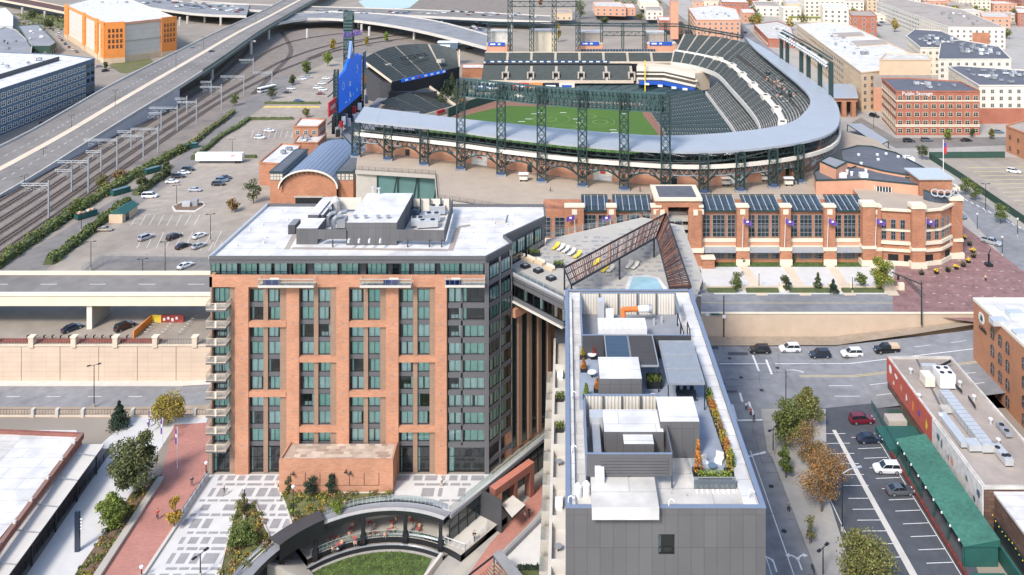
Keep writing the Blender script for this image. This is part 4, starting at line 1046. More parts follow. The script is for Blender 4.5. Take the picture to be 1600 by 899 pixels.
b=MB();p,q=P(788,866,-5),P(846,808,-5);b.bar((p.x,p.y,-5.2),(q.x,q.y,-5.2),.5,.8,M['roof_grey']);b.build('planter_wall',label='dark grey planter wall running diagonally along the red brick lane',cat='low wall')
pav=thing('timber_pavilion',(-12,126,-5.6),'steel-framed pavilion with dark roof edge and timber slats over the lane','pavilion')
b=MB();zt=-1.8
q=[P(a,c,zt)for a,c in((770,866),(782,858),(822,905),(806,915))];b.prism([(p.x,p.y)for p in q],zt-.4,zt,M['panel_blue'],M['roof_grey']);b.build('roof_edge',pav)
b=MB()
for i in range(13):
 p,q=P(775+i*-3.4,878+i*2.6,zt),P(804+i*-3.6,908+i*2.8,zt);b.bar((p.x,p.y,zt-.1),(q.x,q.y,zt-.1),.12,.16,M['wood_orange'])
p,q=P(770,870,zt),P(716,912,zt);b.bar((p.x,p.y,zt),(q.x,q.y,zt),.15,.25,M['metal_dark']);p,q=P(802,905,zt),P(742,945,zt);b.bar((p.x,p.y,zt),(q.x,q.y,zt),.15,.25,M['metal_dark'])
b.build('slats',pav)
b=MB()
for x,y in((772,868),(806,906),(725,905)):p=P(x,y,zt);b.bar((p.x,p.y,-5.6),(p.x,p.y,zt-.2),.2,.2,M['metal_dark'])
b.build('post',pav)
# walks and building at lower left
b=MB();rr=random.Random(3);
for i in range(2600):
 a=rr.uniform(68,160);r_=17*math.sqrt(rr.uniform(.25,1));p=rp(r_,a,-5.45)
 u=rr.uniform(0,3.14);d=(math.cos(u)*.12,math.sin(u)*.12);b.poly([(p[0]-d[0],p[1]-d[1],-5.5),(p[0]+d[0],p[1]+d[1],-5.5),(p[0]+rr.uniform(-.1,.1),p[1],-5.5+rr.uniform(.1,.24))],M['leaf_lime' if rr.random()<.15 else 'leaf_green'])
b.build('lawn_grass',label='longer grass blades on the sunken court lawn',cat='grass',kind='stuff')
sheet('white_walk',[(158,694),(205,652),(325,650),(322,664),(272,668),(205,772),(165,830),(112,905),(85,945),(0,945),(24,899)],M['paving_pale'],0.03)
sheet('red_walk',[(272,664),(330,660),(324,745),(226,899),(195,945),(120,945),(152,899),(252,742)],M['brick_paving'],0.045)
b=MB();q=[P(a,c)for a,c in((113,905),(166,830),(205,772),(252,742),(246,752),(150,899),(120,945),(88,945))];b.prism([(p.x,p.y)for p in q],-.1,.18,M['soil'],bottom=False);struct('planting_bed',b)
b=MB();p,q=P(252,746,.4),P(140,918,.4);b.bar((p.x,p.y,.25),(q.x,q.y,.25),1.1,.7,M['concrete']);b.build('seat_wall',label='long pale concrete seat wall between red brick walk and planting bed',cat='low wall')
ra=thing('ramp_wall',P(275,822),'concrete kerb wall with glass balustrade between red walk and chequered plaza','low wall')
p,q=P(325,748),P(205,930);b=MB();b.bar((p.x,p.y,.15),(q.x,q.y,.15),.45,.5,M['concrete_light']);b.build('kerb',ra)
b=MB();p2=p+(q-p)*.42
for i in range(8):c=p+(p2-p)*i/7;b.bar((c.x,c.y,.4),(c.x,c.y,1.4),.05,.05,M['metal_dark'])
b.bar((p.x,p.y,1.4),(p2.x,p2.y,1.4),.06,.06,M['metal_dark']);b.poly([(p.x,p.y,.42),(p2.x,p2.y,.42),(p2.x,p2.y,1.36),(p.x,p.y,1.36)],M['glass_clear']);b.build('balustrade',ra)
sh=thing('market_building',P(40,800,0),'low brick building with white membrane roof at the lower left','building')
Z6=6.0
q=[P(a,c,Z6)for a,c in((128,678),(118,668),(-120,668),(-200,945),(-70,945),(0,835))]
b=MB();b.prism([(p.x,p.y)for p in q],0,Z6-.5,M['brick_red'],M['roof_white'],bottom=False);b.build('wall',sh)
b=MB();p,r_=q[0],q[4];b.bar((p.x,p.y,Z6-.3),(r_.x,r_.y,Z6-.3),.7,1.0,M['brick_wall_red']);p,r_=q[0],q[2];b.bar((p.x,p.y,Z6-.3),(r_.x,r_.y,Z6-.3),.5,.8,M['brick_wall_red']);b.build('parapet',sh)
for t in(.08,.2,.33,.47,.6,.72):c=q[0]+(q[4]-q[0])*t;b=MB();b.cbox((c.x,c.y,Z6+.2),.4,.4,.35,M['concrete_light']);b.build('parapet_cap',sh)
b=MB();b.poly([P(-60,672,Z6-.47),P(35,682,Z6-.47),P(0,720,Z6-.47),P(-90,740,Z6-.47)],M['roof_cream']);b.build('roof_patch',sh)
ca=thing('platform_canopy',P(80,800,0),'long white canopy roof on dark brackets beside the low brick building','canopy')
zc=4.2;q=[P(a,c,zc)for a,c in((128,694),(163,694),(-20,945),(-110,945),(0,846))]
b=MB();b.prism([(p.x,p.y)for p in q],zc-.25,zc,M['metal_dark'],mat('canopy_roof',(0.60,0.57,0.52),.7,.05,.4,stain=.06));b.build('roof',ca)
for t in(.1,.28,.46,.62,.8):p=q[0]+(q[3]-q[0])*t;r_=q[1]+(q[2]-q[1])*t;b=MB();b.bar((p.x,p.y,zc+.9),(r_.x,r_.y,zc+.1),.09,.09,M['metal_grey']);b.build('tie_rod',ca)
for t in(.05,.25,.45,.65,.85):r_=q[1]+(q[2]-q[1])*t;b=MB();b.bar((r_.x-.6,r_.y,0),(r_.x-.6,r_.y,zc-.2),.2,.2,M['metal_dark']);b.build('post',ca)
sheet('platform_walk',[(150,700),(176,702),(10,945),(-60,945)],M['asphalt_old'],0.06)
# the ballpark
st=thing('ballpark',(30,340,S0),'large brick and green steel ballpark with curved grey canopy roof and empty stands','stadium')
SG=M['steel_green'];ZD=18.0
def smooth(pts,n=4):
 out=[];k=len(pts)
 for i in range(k-1):
  p0,p1,p2,p3=[Vector(pts[max(0,min(k-1,j))])for j in(i-1,i,i+1,i+2)]
  for s in range(n):
   t=s/n;out.append(0.5*((2*p1)+(p2-p0)*t+(2*p0-5*p1+4*p2-p3)*t*t+(3*p1-p0-3*p2+p3)*t**3))
 out.append(Vector(pts[-1]));return out
def along(pts,f):
 L=[0]
 for a,c in zip(pts,pts[1:]):L.append(L[-1]+(c-a).length)
 s=f*L[-1]
 for i in range(len(pts)-1):
  if s<=L[i+1]or i==len(pts)-2:
   t=0 if L[i+1]==L[i]else(s-L[i])/(L[i+1]-L[i]);return pts[i]+(pts[i+1]-pts[i])*t
def plen(p):return sum((c-a).length for a,c in zip(p,p[1:]))
def stand(name,back,front,n,parent,seat,tread,sec=9.0,aw=1.3,sub=3,sm=3,seatname='seats',aisle=None):
 """stepped rows between a back path and a front path (3-D points), cut by aisles"""
 A=smooth(back,sm)if sm else[Vector(p)for p in back];B=smooth(front,sm)if sm else[Vector(p)for p in front]
 ns=max(1,round(plen(A)/sec));tb_,sb,abl=MB(),MB(),[]
 af=aw/sec
 for s in range(ns):
  ab=MB();abl.append(ab);f0,f1=s/ns,(s+1)/ns;cut=f0+(f1-f0)*(1-af)
  fs=[f0+(cut-f0)*i/sub for i in range(sub+1)]+[f1]
  for i in range(len(fs)-1):
   is_a=i==len(fs)-2
   a0,a1,b0,b1=along(A,fs[i]),along(A,fs[i+1]),along(B,fs[i]),along(B,fs[i+1])
   for r in range(n):
    t0,t1=r/n,(r+1)/n
    p0,p1,q0,q1=b0+(a0-b0)*t0,b1+(a1-b1)*t0,b0+(a0-b0)*t1,b1+(a1-b1)*t1
    z=p0.z;z1=p1.z;tm=ab if is_a else tb_;mm=(aisle or M['aisle'])if is_a else tread
    tm.poly([(p0.x,p0.y,z),(p1.x,p1.y,z1),(q1.x,q1.y,z1),(q0.x,q0.y,z)],mm)
    tm.poly([(q0.x,q0.y,z),(q1.x,q1.y,z1),(q1.x,q1.y,q1.z),(q0.x,q0.y,q0.z)],mm)
    if not is_a:
     u0,u1,v0,v1=p0.lerp(q0,.38),p1.lerp(q1,.38),p0.lerp(q0,.9),p1.lerp(q1,.9);h=.5
     sb.poly([(u0.x,u0.y,z+.42),(u1.x,u1.y,z1+.42),(v1.x,v1.y,z1+.8),(v0.x,v0.y,z+.8)],seat)
     sb.poly([(u0.x,u0.y,z+.1),(u1.x,u1.y,z1+.1),(u1.x,u1.y,z1+.42),(u0.x,u0.y,z+.42)],seat)
 o=tb_.build(name,parent);[ab.build('aisle',o)for ab in abl];sb.build(seatname,o);return o
O_=[(-70,278),(-37,265.5),(-16,255.5),(12.6,245),(40,240.6),(66,248),(84,262),(94.5,285.6),(101,313),(103.5,345),(104.8,403),(104.2,445),(103.6,478)]
I_=[(-71.5,297),(-36,279.5),(-17,272),(8,262.5),(31,257),(54,261.6),(72.7,272),(84,290),(91.5,310),(95,338),(97,390),(99,436),(103.4,478)]
OS=smooth([(*p,0)for p in O_],5);IS=smooth([(*p,0)for p in I_],5)
def off(path,d):
 """path moved inwards (towards the field) by d"""
 out=[]
 for i,p in enumerate(path):
  a,c=path[max(0,i-1)],path[min(len(path)-1,i+1)];t=(c-a).normalized();n_=Vector((-t.y,t.x,0));out.append(Vector(p)+n_*d)
 return out
b=MB();k=len(OS)
b.ribbon([(p.x,p.y,30.0)for p in OS],[(p.x,p.y,30.4)for p in IS],M['canopy'])
b.ribbon([(p.x,p.y,29.6)for p in IS],[(p.x,p.y,29.3)for p in OS],M['metal_grey'])
b.ribbon([(p.x,p.y,29.3)for p in OS],[(p.x,p.y-.001,30.0)for p in OS],M['canopy']);b.ribbon([(p.x,p.y,29.6)for p in IS],[(p.x,p.y+.001,30.4)for p in IS],M['canopy'])
b.build('canopy_roof',st)
b=MB()
seamn=46
for i in range(seamn+1):
 f=i/seamn;p,q=along(OS,f),along(IS,f);b.bar((p.x,p.y,30.03),(q.x,q.y,30.43),.08,.05,M['canopy'])
b.build('canopy_seams',st)
b=MB();b.poly([P(a,c,.1)for a,c in((690,190),(722,174),(775,158.5),(1000,163),(1014,172),(1040,212),(1080,262),(560,262),(620,215))],M['warning_track']);b.build('warning_track',st)
b=MB();b.poly([P(a,c,.13)for a,c in((728,181),(740,177),(790,165.5),(985,168),(1003,171),(1005,180),(1031,213),(1050,262),(560,262),(640,215))],mat('turf',(0.062,0.135,0.016),.95,.10,.05,stain=.1,detail=5));b.build('grass_field',st)
b=MB()
def ell(cx,cy,rx,ry,w_,m,z=.17,n=28,a0=0,a1=360):
 c=P(cx,cy,z);X=rx;Y=ry
 L=[(c.x+X*math.cos(R(a0+(a1-a0)*i/n)),c.y+Y*math.sin(R(a0+(a1-a0)*i/n)),z)for i in range(n+1)];L2=[(c.x+(X-w_)*math.cos(R(a0+(a1-a0)*i/n)),c.y+(Y-w_)*math.sin(R(a0+(a1-a0)*i/n)),z)for i in range(n+1)]
 b.ribbon(L,L2,m)
GL=mat('turf_line',(0.14,0.22,0.06),.9,.2,.5)
for a in((938,191,4,4.5),(860,187,3.4,4),(918,182,4.5,5),(883,199,6,4),(935,190,8,11),(862,186,9,12)):ell(*a,.7 if a[2]<7 else .4,GL)
for i in range(9):
 for(cx,cy)in((938,188),(855,188)):
  pass
for x,y in((815,190),(826,186),(835,178),(900,186),(905,192),(958,203),(960,207),(880,176),(845,176),(975,178)):p=P(x,y,.2);b.box(p.x-1.6,p.y-.3,.15,p.x+1.6,p.y+.3,.18,M['white'])
b.build('field_markings',st)
b=MB()
wl=[P(a,c,0)for a,c in((700,184),(722,174),(775,157.5),(800,156),(1000,160))]
for p,q in zip(wl,wl[1:]):b.bar((p.x,p.y,2.2),(q.x,q.y,2.2),.6,4.4,M['green_fence'])
b.build('outfield_wall',st)
for x0,x1 in((804,819),(832,845),(862,881)):
 p,q=wl[3],wl[4];X0,X1=XA(x0,p.y),XA(x1,p.y);b=MB();b.box(X0,p.y-1.0,1.4,X1,p.y-.6,3.6,M['cream_light']);b.build('wall_board',st)
b=MB();fp=P(1008,150,0);b.cyl((fp.x,458.5,0),(fp.x,458.5,19.5),.35,M['yellow'],n=8);b.build('foul_pole',st)
stand('lower_bowl',[(-15,474,4.5),(20,474,4.5),(44,473,5),(60,463,6),(70,443,7.5),(72,422,7.5),(71.5,390,7.5),(70,345,7.5),(62,318,7.5),(40,300,7.5),(10,300,7.5)],[(-15,462,.5),(14,462,.5),(34,462,.5),(41,453,.5),(42.5,438,.5),(43,420,.5),(44,400,.5),(45.5,378,.5),(42,356,.5),(30,343,.5),(8,338,.5)],26,st,M['seat_teal'],M['tread_dark'],sec=9)
stand('club_level',[(60,292,13.5),(72,306,13.5),(78,330,13.5),(79.5,390,13.5),(79.5,431,13.5)],[(52,300,9),(63,314,9),(70,335,9),(71.5,390,9),(72,424,9)],9,st,M['seat_green'],M['tread'],sec=10)
Q0=[(-70,284,25.5),(-36,270,25.5),(-16,260,25.5),(10,249,25.5),(40,246,25.5),(62,254,26.5),(79,270,27.5),(89,290,28),(96,312,28),(99.5,342,28),(101,390,28),(101.5,436,28),(101,466,28),(90,489,28),(72,503,28)]
Q1=[(-66,294,20),(-32,280,20),(-12,270,20),(12,259,20),(36,257,20),(54,264,21),(69,279,21.5),(78,297,21.5),(83.5,316,21.5),(86.5,345,21.5),(87.5,390,21.5),(88,432,21.5),(85,452,21.5),(76,470,21.5),(65,484,21.5)]
Q1b=[(p[0]-(2.0 if i>6 else 0),p[1]+(2.0 if i<=6 else-1.0 if i>11 else 0),p[2]-.8)for i,p in enumerate(Q1)]
Q2=[(-62,304,15),(-28,290,15),(-8,280,15),(14,269,15),(32,267,15),(46,273,16),(60,286,17),(69.5,302,17),(75,319,17),(77.5,347,17),(78.5,390,17),(79,425,17),(76,440,17),(69,455,17),(60,470,16)]
stand('upper_deck',Q0,Q1,13,st,M['seat_green'],M['tread'],sec=8.5)
stand('upper_deck_front',Q1b,Q2,9,st,M['seat_green'],M['tread'],sec=8.5)
b=MB();A=smooth(Q1,3);B=smooth(Q1b,3);b.ribbon([(p.x,p.y,p.z-.02)for p in A],[(p.x,p.y,p.z)for p in B],M['cream_light']);b.build('cross_aisle',st)
for f in(.50,.565,.63,.70,.77,.84,.90):
 p=along(A,f);q=along(B,f);c=(p+q)/2;t_=(along(A,f+.01)-along(A,f-.01)).normalized();rz=math.atan2(t_.y,t_.x)
 b=MB();b.cbox((c.x,c.y,c.z-1.0),7.0,3.2,2.2,M['cream_light'],rz);b.cbox((c.x,c.y,c.z+1.21),2.2,1.6,.05,M['room_dark'],rz);b.build('vomitory',st)
for path,z0,z1,w_ in((Q2,-1.3,.9,.5),([(52,300,9),(63,314,9),(70,335,9),(71.5,390,9),(72,424,9)],-1.2,.8,.4)):
 b=MB();A=smooth(path,3)
 for p,q in zip(A,A[1:]):b.bar((p.x,p.y,p.z+(z0+z1)/2),(q.x,q.y,q.z+(z0+z1)/2),w_,z1-z0,M['concrete_light'])
 b.build('deck_front_wall',st)
b=MB();A=smooth(Q0,3);B=smooth(Q2,3);b.ribbon([(p.x,p.y,p.z-1.0)for p in A],[(p.x,p.y,p.z-1.4)for p in B],M['steel_green']);b.build('deck_underside',st)
b=MB();rr=random.Random(2)
for(f0,f1,c0)in((.60,.80,.4),):
 pass
AA,BB=smooth(Q0,3),smooth(Q1,3)
for i in range(70):
 f=rr.choice([rr.gauss(.66,.016),rr.gauss(.60,.018),rr.gauss(.655,.03)]);g_=rr.gauss(.5,.16)
 if not .55<f<.74:continue
 p=along(AA,f);q=along(BB,f);c=p.lerp(q,max(.1,min(.9,g_)));b.cbox((c.x,c.y,c.z+.2),rr.uniform(.4,1.3),rr.uniform(.4,.8),rr.uniform(.3,.9),M[rr.choice(['tan','concrete','salmon','car_navy','steel_green','car_steel'])],rr.random())
b.build('crates',st,kind='stuff')
su=[(39,468),(60,466),(70,448),(66,444),(56,455),(39,458)]
b=MB();b.prism([(40,462),(55,461),(69,441),(78,447),(66,466),(42,474)],6,15.6,M['concrete_beige']);b.prism([(40,461.6),(55,460.6),(69,440.6),(69.4,441),(55.4,461),(40,462)],12.1,12.9,M['room_mid']);b.prism([(40,461.6),(55,460.6),(69,440.6),(69.4,441),(55.4,461),(40,462)],9.7,11.1,M['room_mid']);b.prism([(40.2,461.6),(55.2,460.6),(69.2,440.6),(70,441.5),(56,461.6),(40.2,462.6)],13,15.4,M['cream_light']);b.prism([(40,461),(55,460),(70,440),(71,441),(56,461.5),(40,462.5)],11.2,12.0,M['cream_light']);b.prism([(40.5,459.5),(54,458.5),(69,438.5),(70,440),(55,460),(40.5,461.5)],8.8,9.6,M['cream_light'])
b.build('suites',st)
b=MB();b.bar((41,459,7.2),(54.5,458,7.2),.4,2.2,M['blue']);b.bar((54.5,458,7.2),(68.5,438.4,7.2),.4,2.2,M['blue'])
for i,t in enumerate((.15,.4,.65,.85)):c=Vector((41,458.7,7.2)).lerp(Vector((68,439,7.2)),t);b.bar((c.x-1.2,c.y-.35+2.4*0,7.2),(c.x+1.2,c.y-1.1,7.2),.3,1.1,M['white'])
b.build('suite_banner',st)
stand('second_tier',[(-47,482,12.4),(39,482,12.4)],[(-47,469,6),(39,469,6)],15,st,M['seat_green'],M['tread_dark'],sec=14.0,aw=1.6,sub=1,sm=0)
stand('top_tier',[(-47,492,18.3),(66,492,18.3)],[(-47,485,14),(66,485,14)],7,st,M['seat_green'],M['tread_dark'],sec=14.0,aw=1.5,sub=1,sm=0)
b=MB();b.box(-47,482.2,-1,39,484.6,13.5,M['room_dark']);b.box(-47,484.4,-1,66,492.5,13.4,M['room_dark']);b.box(-47,468.2,5.0,39,468.9,6.6,M['concrete_beige']);b.box(-47,484.2,13.3,66,484.9,14.5,M['concrete_beige']);b.box(-47,492.3,0,66,493,18.9,M['concrete_beige']);b.build('tier_walls',st)
b=MB();b.box(-46,483.7,13.9,26,484.19,15.2,M['car_blue'])
for i in range(17):x=-43+i*4.1;b.box(x,483.6,14.2,x+2.1,483.69,14.9,M['white'])
b.build('ribbon_board',st)
for i in range(7):
 x=-47+14.33*(i+.94);b=MB();b.box(x-2,470.5,6,x-1.2,474.5,10.4,M['aisle']);b.box(x+1.2,470.5,6,x+2,474.5,10.4,M['aisle']);b.box(x-1.2,472.5,6,x+1.2,474.5,9.6,M['room_dark']);b.box(x-1.2,474.4,6,x+1.2,474.9,10.4,M['aisle']);b.build('vomitory',st)
b=MB();x=-50
for w_,m in((6,M['blue']),(7,M['white']),(8,M['car_navy']),(9,M['red']),(8,M['orange']),(9,M['car_navy']),(9,M['cream_light'])):
 b.box(x,467.2,1.8,x+w_-.3,467.6,5.4,m);b.box(x+1.5,467.05,3,x+w_-2,467.19,4.2,M['white']if m is not M['white']and m is not M['cream_light']else M['blue']);x+=w_
b.box(-50,467.61,0,-14,468.2,5.0,M['room_dark'])
b.build('advert_boards',st)
for i,(x0,x1,y0,y1,zt,m)in enumerate(((760,795,70,80,24.5,'salmon'),(904,942,69,83,24,'salmon'),(1012,1056,69,84,24.5,'salmon'),(764,795,51,66,29,'roof_cream'),(829,871,50,68,27.5,'cream'),(904,942,52,67,28,'roof_tan'),(1010,1040,53,68,27.5,'roof_tan'))):
 Yf=505 if zt<25 else 512
 b=MB();b.box(XA(x0,Yf),Yf,S0,XA(x1,Yf),Yf+8+(i>2)*4,ZA(y0,Yf),M[m]);b.box(XA(x0,Yf)-.3,Yf-.2,ZA(y0,Yf),XA(x1,Yf)+.3,Yf+8.2+(i>2)*4,ZA(y0,Yf)+.5,M['roof_cream']);b.build('concourse_house',st)
 if i<3:b=MB();b.box(XA(x0+3,Yf),Yf-.4,ZA(y0+1,Yf)-.4,XA(x1-6,Yf),Yf-.05,ZA(y0-1,Yf)+1,M['blue']);b.box(XA(x0+6,Yf),Yf-.5,ZA(y0,Yf)-.1,XA(x0+14,Yf),Yf-.41,ZA(y0,Yf)+.7,M['white']);b.box(XA(x0+18,Yf),Yf-.5,ZA(y0,Yf)-.1,XA(x0+22,Yf),Yf-.41,ZA(y0,Yf)+.7,M['white']);b.build('stand_sign',st)
b=MB();b.box(-47,493,S0,66,525,13.8,M['concrete']);b.build('far_concourse',st)
b=MB()
for i in range(26):x=10+i*1.75;b.bar((x,504,13.8),(x,504,19),.12,.12,M['metal_light'])
b.box(10,504.3,13.8,55,504.5,18.6,M['glass_blue']);b.build('club_glazing',st)
def lattice(b,x,y,z0,z1,w_=2.6,dpt=1.2,m=SG,ch=.34,step=3.0,rz=0.0,br=.14):
 ca,sa=math.cos(rz),math.sin(rz)
 def L(u,v):return(x+u*ca-v*sa,y+u*sa+v*ca)
 cs=[L(-w_/2,-dpt/2),L(w_/2,-dpt/2),L(w_/2,dpt/2),L(-w_/2,dpt/2)]
 for c in cs:b.bar((*c,z0),(*c,z1),ch,ch,m)
 n=max(1,round((z1-z0)/step))
 for i in range(n):
  a,c=z0+(z1-z0)*i/n,z0+(z1-z0)*(i+1)/n
  for j in range(4)if dpt>.5 else(0,):
   p,q=cs[j],cs[(j+1)%4]
   b.bar((*p,c),(*q,c),br,br,m)
   if j in(0,2):b.bar((*p,a),(*q,c),br,br,m);b.bar((*q,a),(*p,c),br,br,m)
   elif i%2==0:b.bar((*p,a),(*q,c),br,br,m)
def hlattice(b,p,q,h,dpt,m,ch=.25,n=12,br=.12):
 """horizontal truss hanging from p..q (top chord), h deep"""
 p,q=Vector(p),Vector(q);d=(q-p)/n;nn=Vector((-(q-p).y,(q-p).x,0)).normalized()*dpt
 dn=Vector((0,0,-h))
 for o_ in(Vector((0,0,0)),nn):
  b.bar(p+o_,q+o_,ch,ch,m);b.bar(p+o_+dn,q+o_+dn,ch,ch,m)
  for i in range(n):
   a=p+d*i+o_;c=p+d*(i+1)+o_;b.bar(a,c+dn,br,br,m)if i%2==0 else b.bar(a+dn,c,br,br,m);b.bar(a,a+dn,br,br,m)
 for i in range(n+1):a=p+d*i;b.bar(a,a+nn,br,br,m);b.bar(a+dn,a+nn+dn,br,br,m)
colpx=[(557,246),(607,257),(663,267),(720,276),(783,283),(846,288),(910,293),(975,298),(1040,302),(1099,303),(1156,301),(1207,291),(1248,279),(1281,262),(1305,248)]
tall={720,783,846,910,975,1040}
tops=[]
for x,y in colpx:
 best=min(OS,key=lambda p:abs(CX+p.x*FPX/p.y-x));X=XA(x,best.y)
 Yc=best.y-.6;i=OS.index(best);a_=OS[max(0,i-1)];c_=OS[min(len(OS)-1,i+1)];rz=math.atan2((c_-a_).y,(c_-a_).x)if x>1150 else 0
 b=MB();top=46.6 if x in tall else 29.4
 if x in tall:X=XA(x,Yc)
 lattice(b,X,Yc,S0+.2 if x>1230 else ZD,top,2.5,1.3,SG,rz=rz if x>1230 else 0);b.build('lattice_column',st)
 b=MB();b.cbox((X,Yc,ZD),3.2,2.0,.7,M['roof_grey']);b.box(X-.9,Yc-1.15,ZD+.7,X+.9,Yc-.7,ZD+1.5,M['car_blue']);b.build('column_base',st)
 tops.append((x,X,Yc,top))
tt=[t for t in tops if t[0]in tall]
b=MB()
for u,v in zip(tt,tt[1:]):hlattice(b,(u[1],u[2],46.6),(v[1],v[2],46.6),5.2,1.5,M['steel_pale_green'],.3,10,.2)
for u,v in zip(tt,tt[1:]):
 for s in range(10):
  for r in range(3):
   t=(s+.5)/10;x=u[1]+(v[1]-u[1])*t;y=u[2]+(v[2]-u[2])*t+1.6
   b.cyl((x,y,45.4-r*1.55),(x,y+.5,45.2-r*1.55),.48,M['steel_pale_green'],.6,n=8)
b.poly([(tt[0][1],tt[0][2]+.8,41.6),(tt[-1][1],tt[-1][2]+.8,41.6),(tt[-1][1],tt[-1][2]+2.6,41.6),(tt[0][1],tt[0][2]+2.6,41.6)],M['steel_pale_green'])
b.build('floodlight_gantry',st)
b=MB();S=off(OS,-.2)
for p,q in zip(S[:58],S[1:59]):b.bar((p.x,p.y,25.6),(q.x,q.y,25.6),.7,1.1,M['cream_light'])
b.build('rim_beam',st)
b=MB();S2=off(OS,.3)
def truss_ring(b,path,z0,z1,m,stp=1,w_=.16):
 for i,(p,q)in enumerate(zip(path,path[1:])):
  mid=(p+q)/2
  b.bar((p.x,p.y,z1),(q.x,q.y,z1),.2,.25,m);b.bar((p.x,p.y,z0),(q.x,q.y,z0),.2,.25,m)
  n=max(1,int((q-p).length/2.2))
  for j in range(n):
   a=p.lerp(q,j/n);c=p.lerp(q,(j+1)/n);h=a.lerp(c,.5);b.bar((a.x,a.y,z0),(h.x,h.y,z1),w_,w_,m);b.bar((h.x,h.y,z1),(c.x,c.y,z0),w_,w_,m)
truss_ring(b,S2[:58],22.9,24.9,M['metal_grey']);b.build('rim_truss',st)
b=MB();truss_ring(b,off(OS,1.2)[:60],27.0,29.2,SG)
S3=off(OS,.1)
for t0,t1 in zip(tops,tops[1:]):
 A=Vector((t0[1],t0[2],0));B=Vector((t1[1],t1[2],0));n=8
 pr=None
 for j in range(n+1):
  f=j/n;c=A.lerp(B,f)+Vector((0,.9,0));z=20.2+3.0*math.sin(math.pi*f);
  if pr is not None:b.bar(pr,(c.x,c.y,z),.3,.4,SG)
  b.bar((c.x,c.y,z),(c.x,c.y,24.9),.14,.14,SG)
  pr=(c.x,c.y,z)
  if j<n:d_=A.lerp(B,(j+.5)/n)+Vector((0,.9,0));b.bar((c.x,c.y,z),(d_.x,d_.y,24.9),.14,.14,SG)
b.build('arched_trusses',st)
for t0 in tops[:13]:
 b=MB();x,X,Y,tp=t0
 for s in(-1,1):b.bar((X+s*1.2,Y+1,21.0),(X+s*4.6,Y+1.2,24.8),.3,.35,SG);b.bar((X+s*1.2,Y+6,22.0),(X+s*4.2,Y+6,25.0),.3,.35,SG)
 b.bar((X,Y+.5,22.2),(X,Y+8,19.6),.5,.7,SG);b.build('bracket',st)
W=off(OS,6.5)[:54];
b=MB()
for p,q in zip(W,W[1:]):b.bar((p.x,p.y,20.2),(q.x,q.y,20.2),.5,4.4,M['salmon'])
b.build('concourse_wall',st)
b=MB();W2=off(OS,12)[:56]
for p,q in zip(W2,W2[1:]):b.bar((p.x,p.y,19.5),(q.x,q.y,19.5),.5,11,M['room_mid'])
b.ribbon([(p.x,p.y,22.35)for p in off(OS,12)[:54]],[(p.x,p.y,22.4)for p in W],M['metal_grey']);b.build('rear_wall',st)
for i in range(2,52,2):
 p,q=W[i],W[i+1];c=(p+q)/2;t_=(q-p).normalized();rz=math.atan2(t_.y,t_.x);k=(i//2)%4
 if k==3:b=MB();b.cbox((c.x,c.y-.35,ZD+.1),min(6,(q-p).length*1.3),.5,3.4,M['cream_light'],rz);b.cbox((c.x,c.y-.5,ZD+.4),min(5,(q-p).length),.5,1.6,M['white'],rz);b.cbox((c.x,c.y-.62,ZD+2.4),1.6,.4,.6,M['red'],rz);b.build('food_stand',st)
 elif k==1:b=MB();b.cbox((c.x,c.y-.28,ZD+.1),1.6,.1,2.2,M['steel_green'],rz);b.cbox((c.x+2.4,c.y-.3,ZD+.1),2.6,.12,1.9,M['salmon'],rz);b.build('service_door',st)
dk_=[(-13,226),(82,224.4),(96,226),(108,236),(112,262),(112,300),(105,310)]
b=MB();pts=[(p.x,p.y)for p in off(OS,7)[:48]]
ring=[(-70,282),(-66,263),(-40,258),(-36,236),(-14,226)]+dk_[1:]+pts[::-1]
b.poly([(x,y,ZD)for x,y in ring],mat('deck_tan',(0.40,0.33,0.26),.9,.06,.3,stain=.1));b.build('concourse_deck',st)
b=MB()
for(x0,y0),(x1,y1)in zip([(-66,263),(-40,258),(-36,236),(-14,226.5),(82,226)],[(-40,258),(-36,236),(-14,226.5),(82,226),(96,227)]):
 b.bar((x0,y0,ZD-.6),(x1,y1,ZD-.6),.5,1.2,M['concrete']);n=int(math.hypot(x1-x0,y1-y0)/2.2)
 for i in range(n+1):x=x0+(x1-x0)*i/n;y=y0+(y1-y0)*i/n;b.bar((x,y,ZD),(x,y,ZD+1.2),.07,.07,M['metal_dark'])
 for z in(.35,.65,.95,1.2):b.bar((x0,y0,ZD+z),(x1,y1,ZD+z),.035,.035,M['metal_dark'])
b.build('deck_railing',st)
b=MB();b.prism([(-66,263.5),(-59,262.5),(-59,300),(-70,300)],0,ZD-.02,M['concrete']);b.prism([(-59,262.5),(-36,259.5),(-36,300),(-59,300)],0,ZD-1.6,M['teal']);b.prism([(-59,262.3),(-36,259.2),(-36,300),(-59,300)],ZD-1.6,ZD-.02,M['concrete']);[b.bar((-59+23*i/7,262.1-3.2*i/7,0),(-59+23*i/7+(3 if i%2 else 0),262.1-3.2*i/7,ZD-1.6),.25,.3,SG)for i in range(8)];b.prism([(-36,238),(-14,228),(-14,258),(-36,262)],0,ZD-.02,M['concrete']);b.build('podium',st)
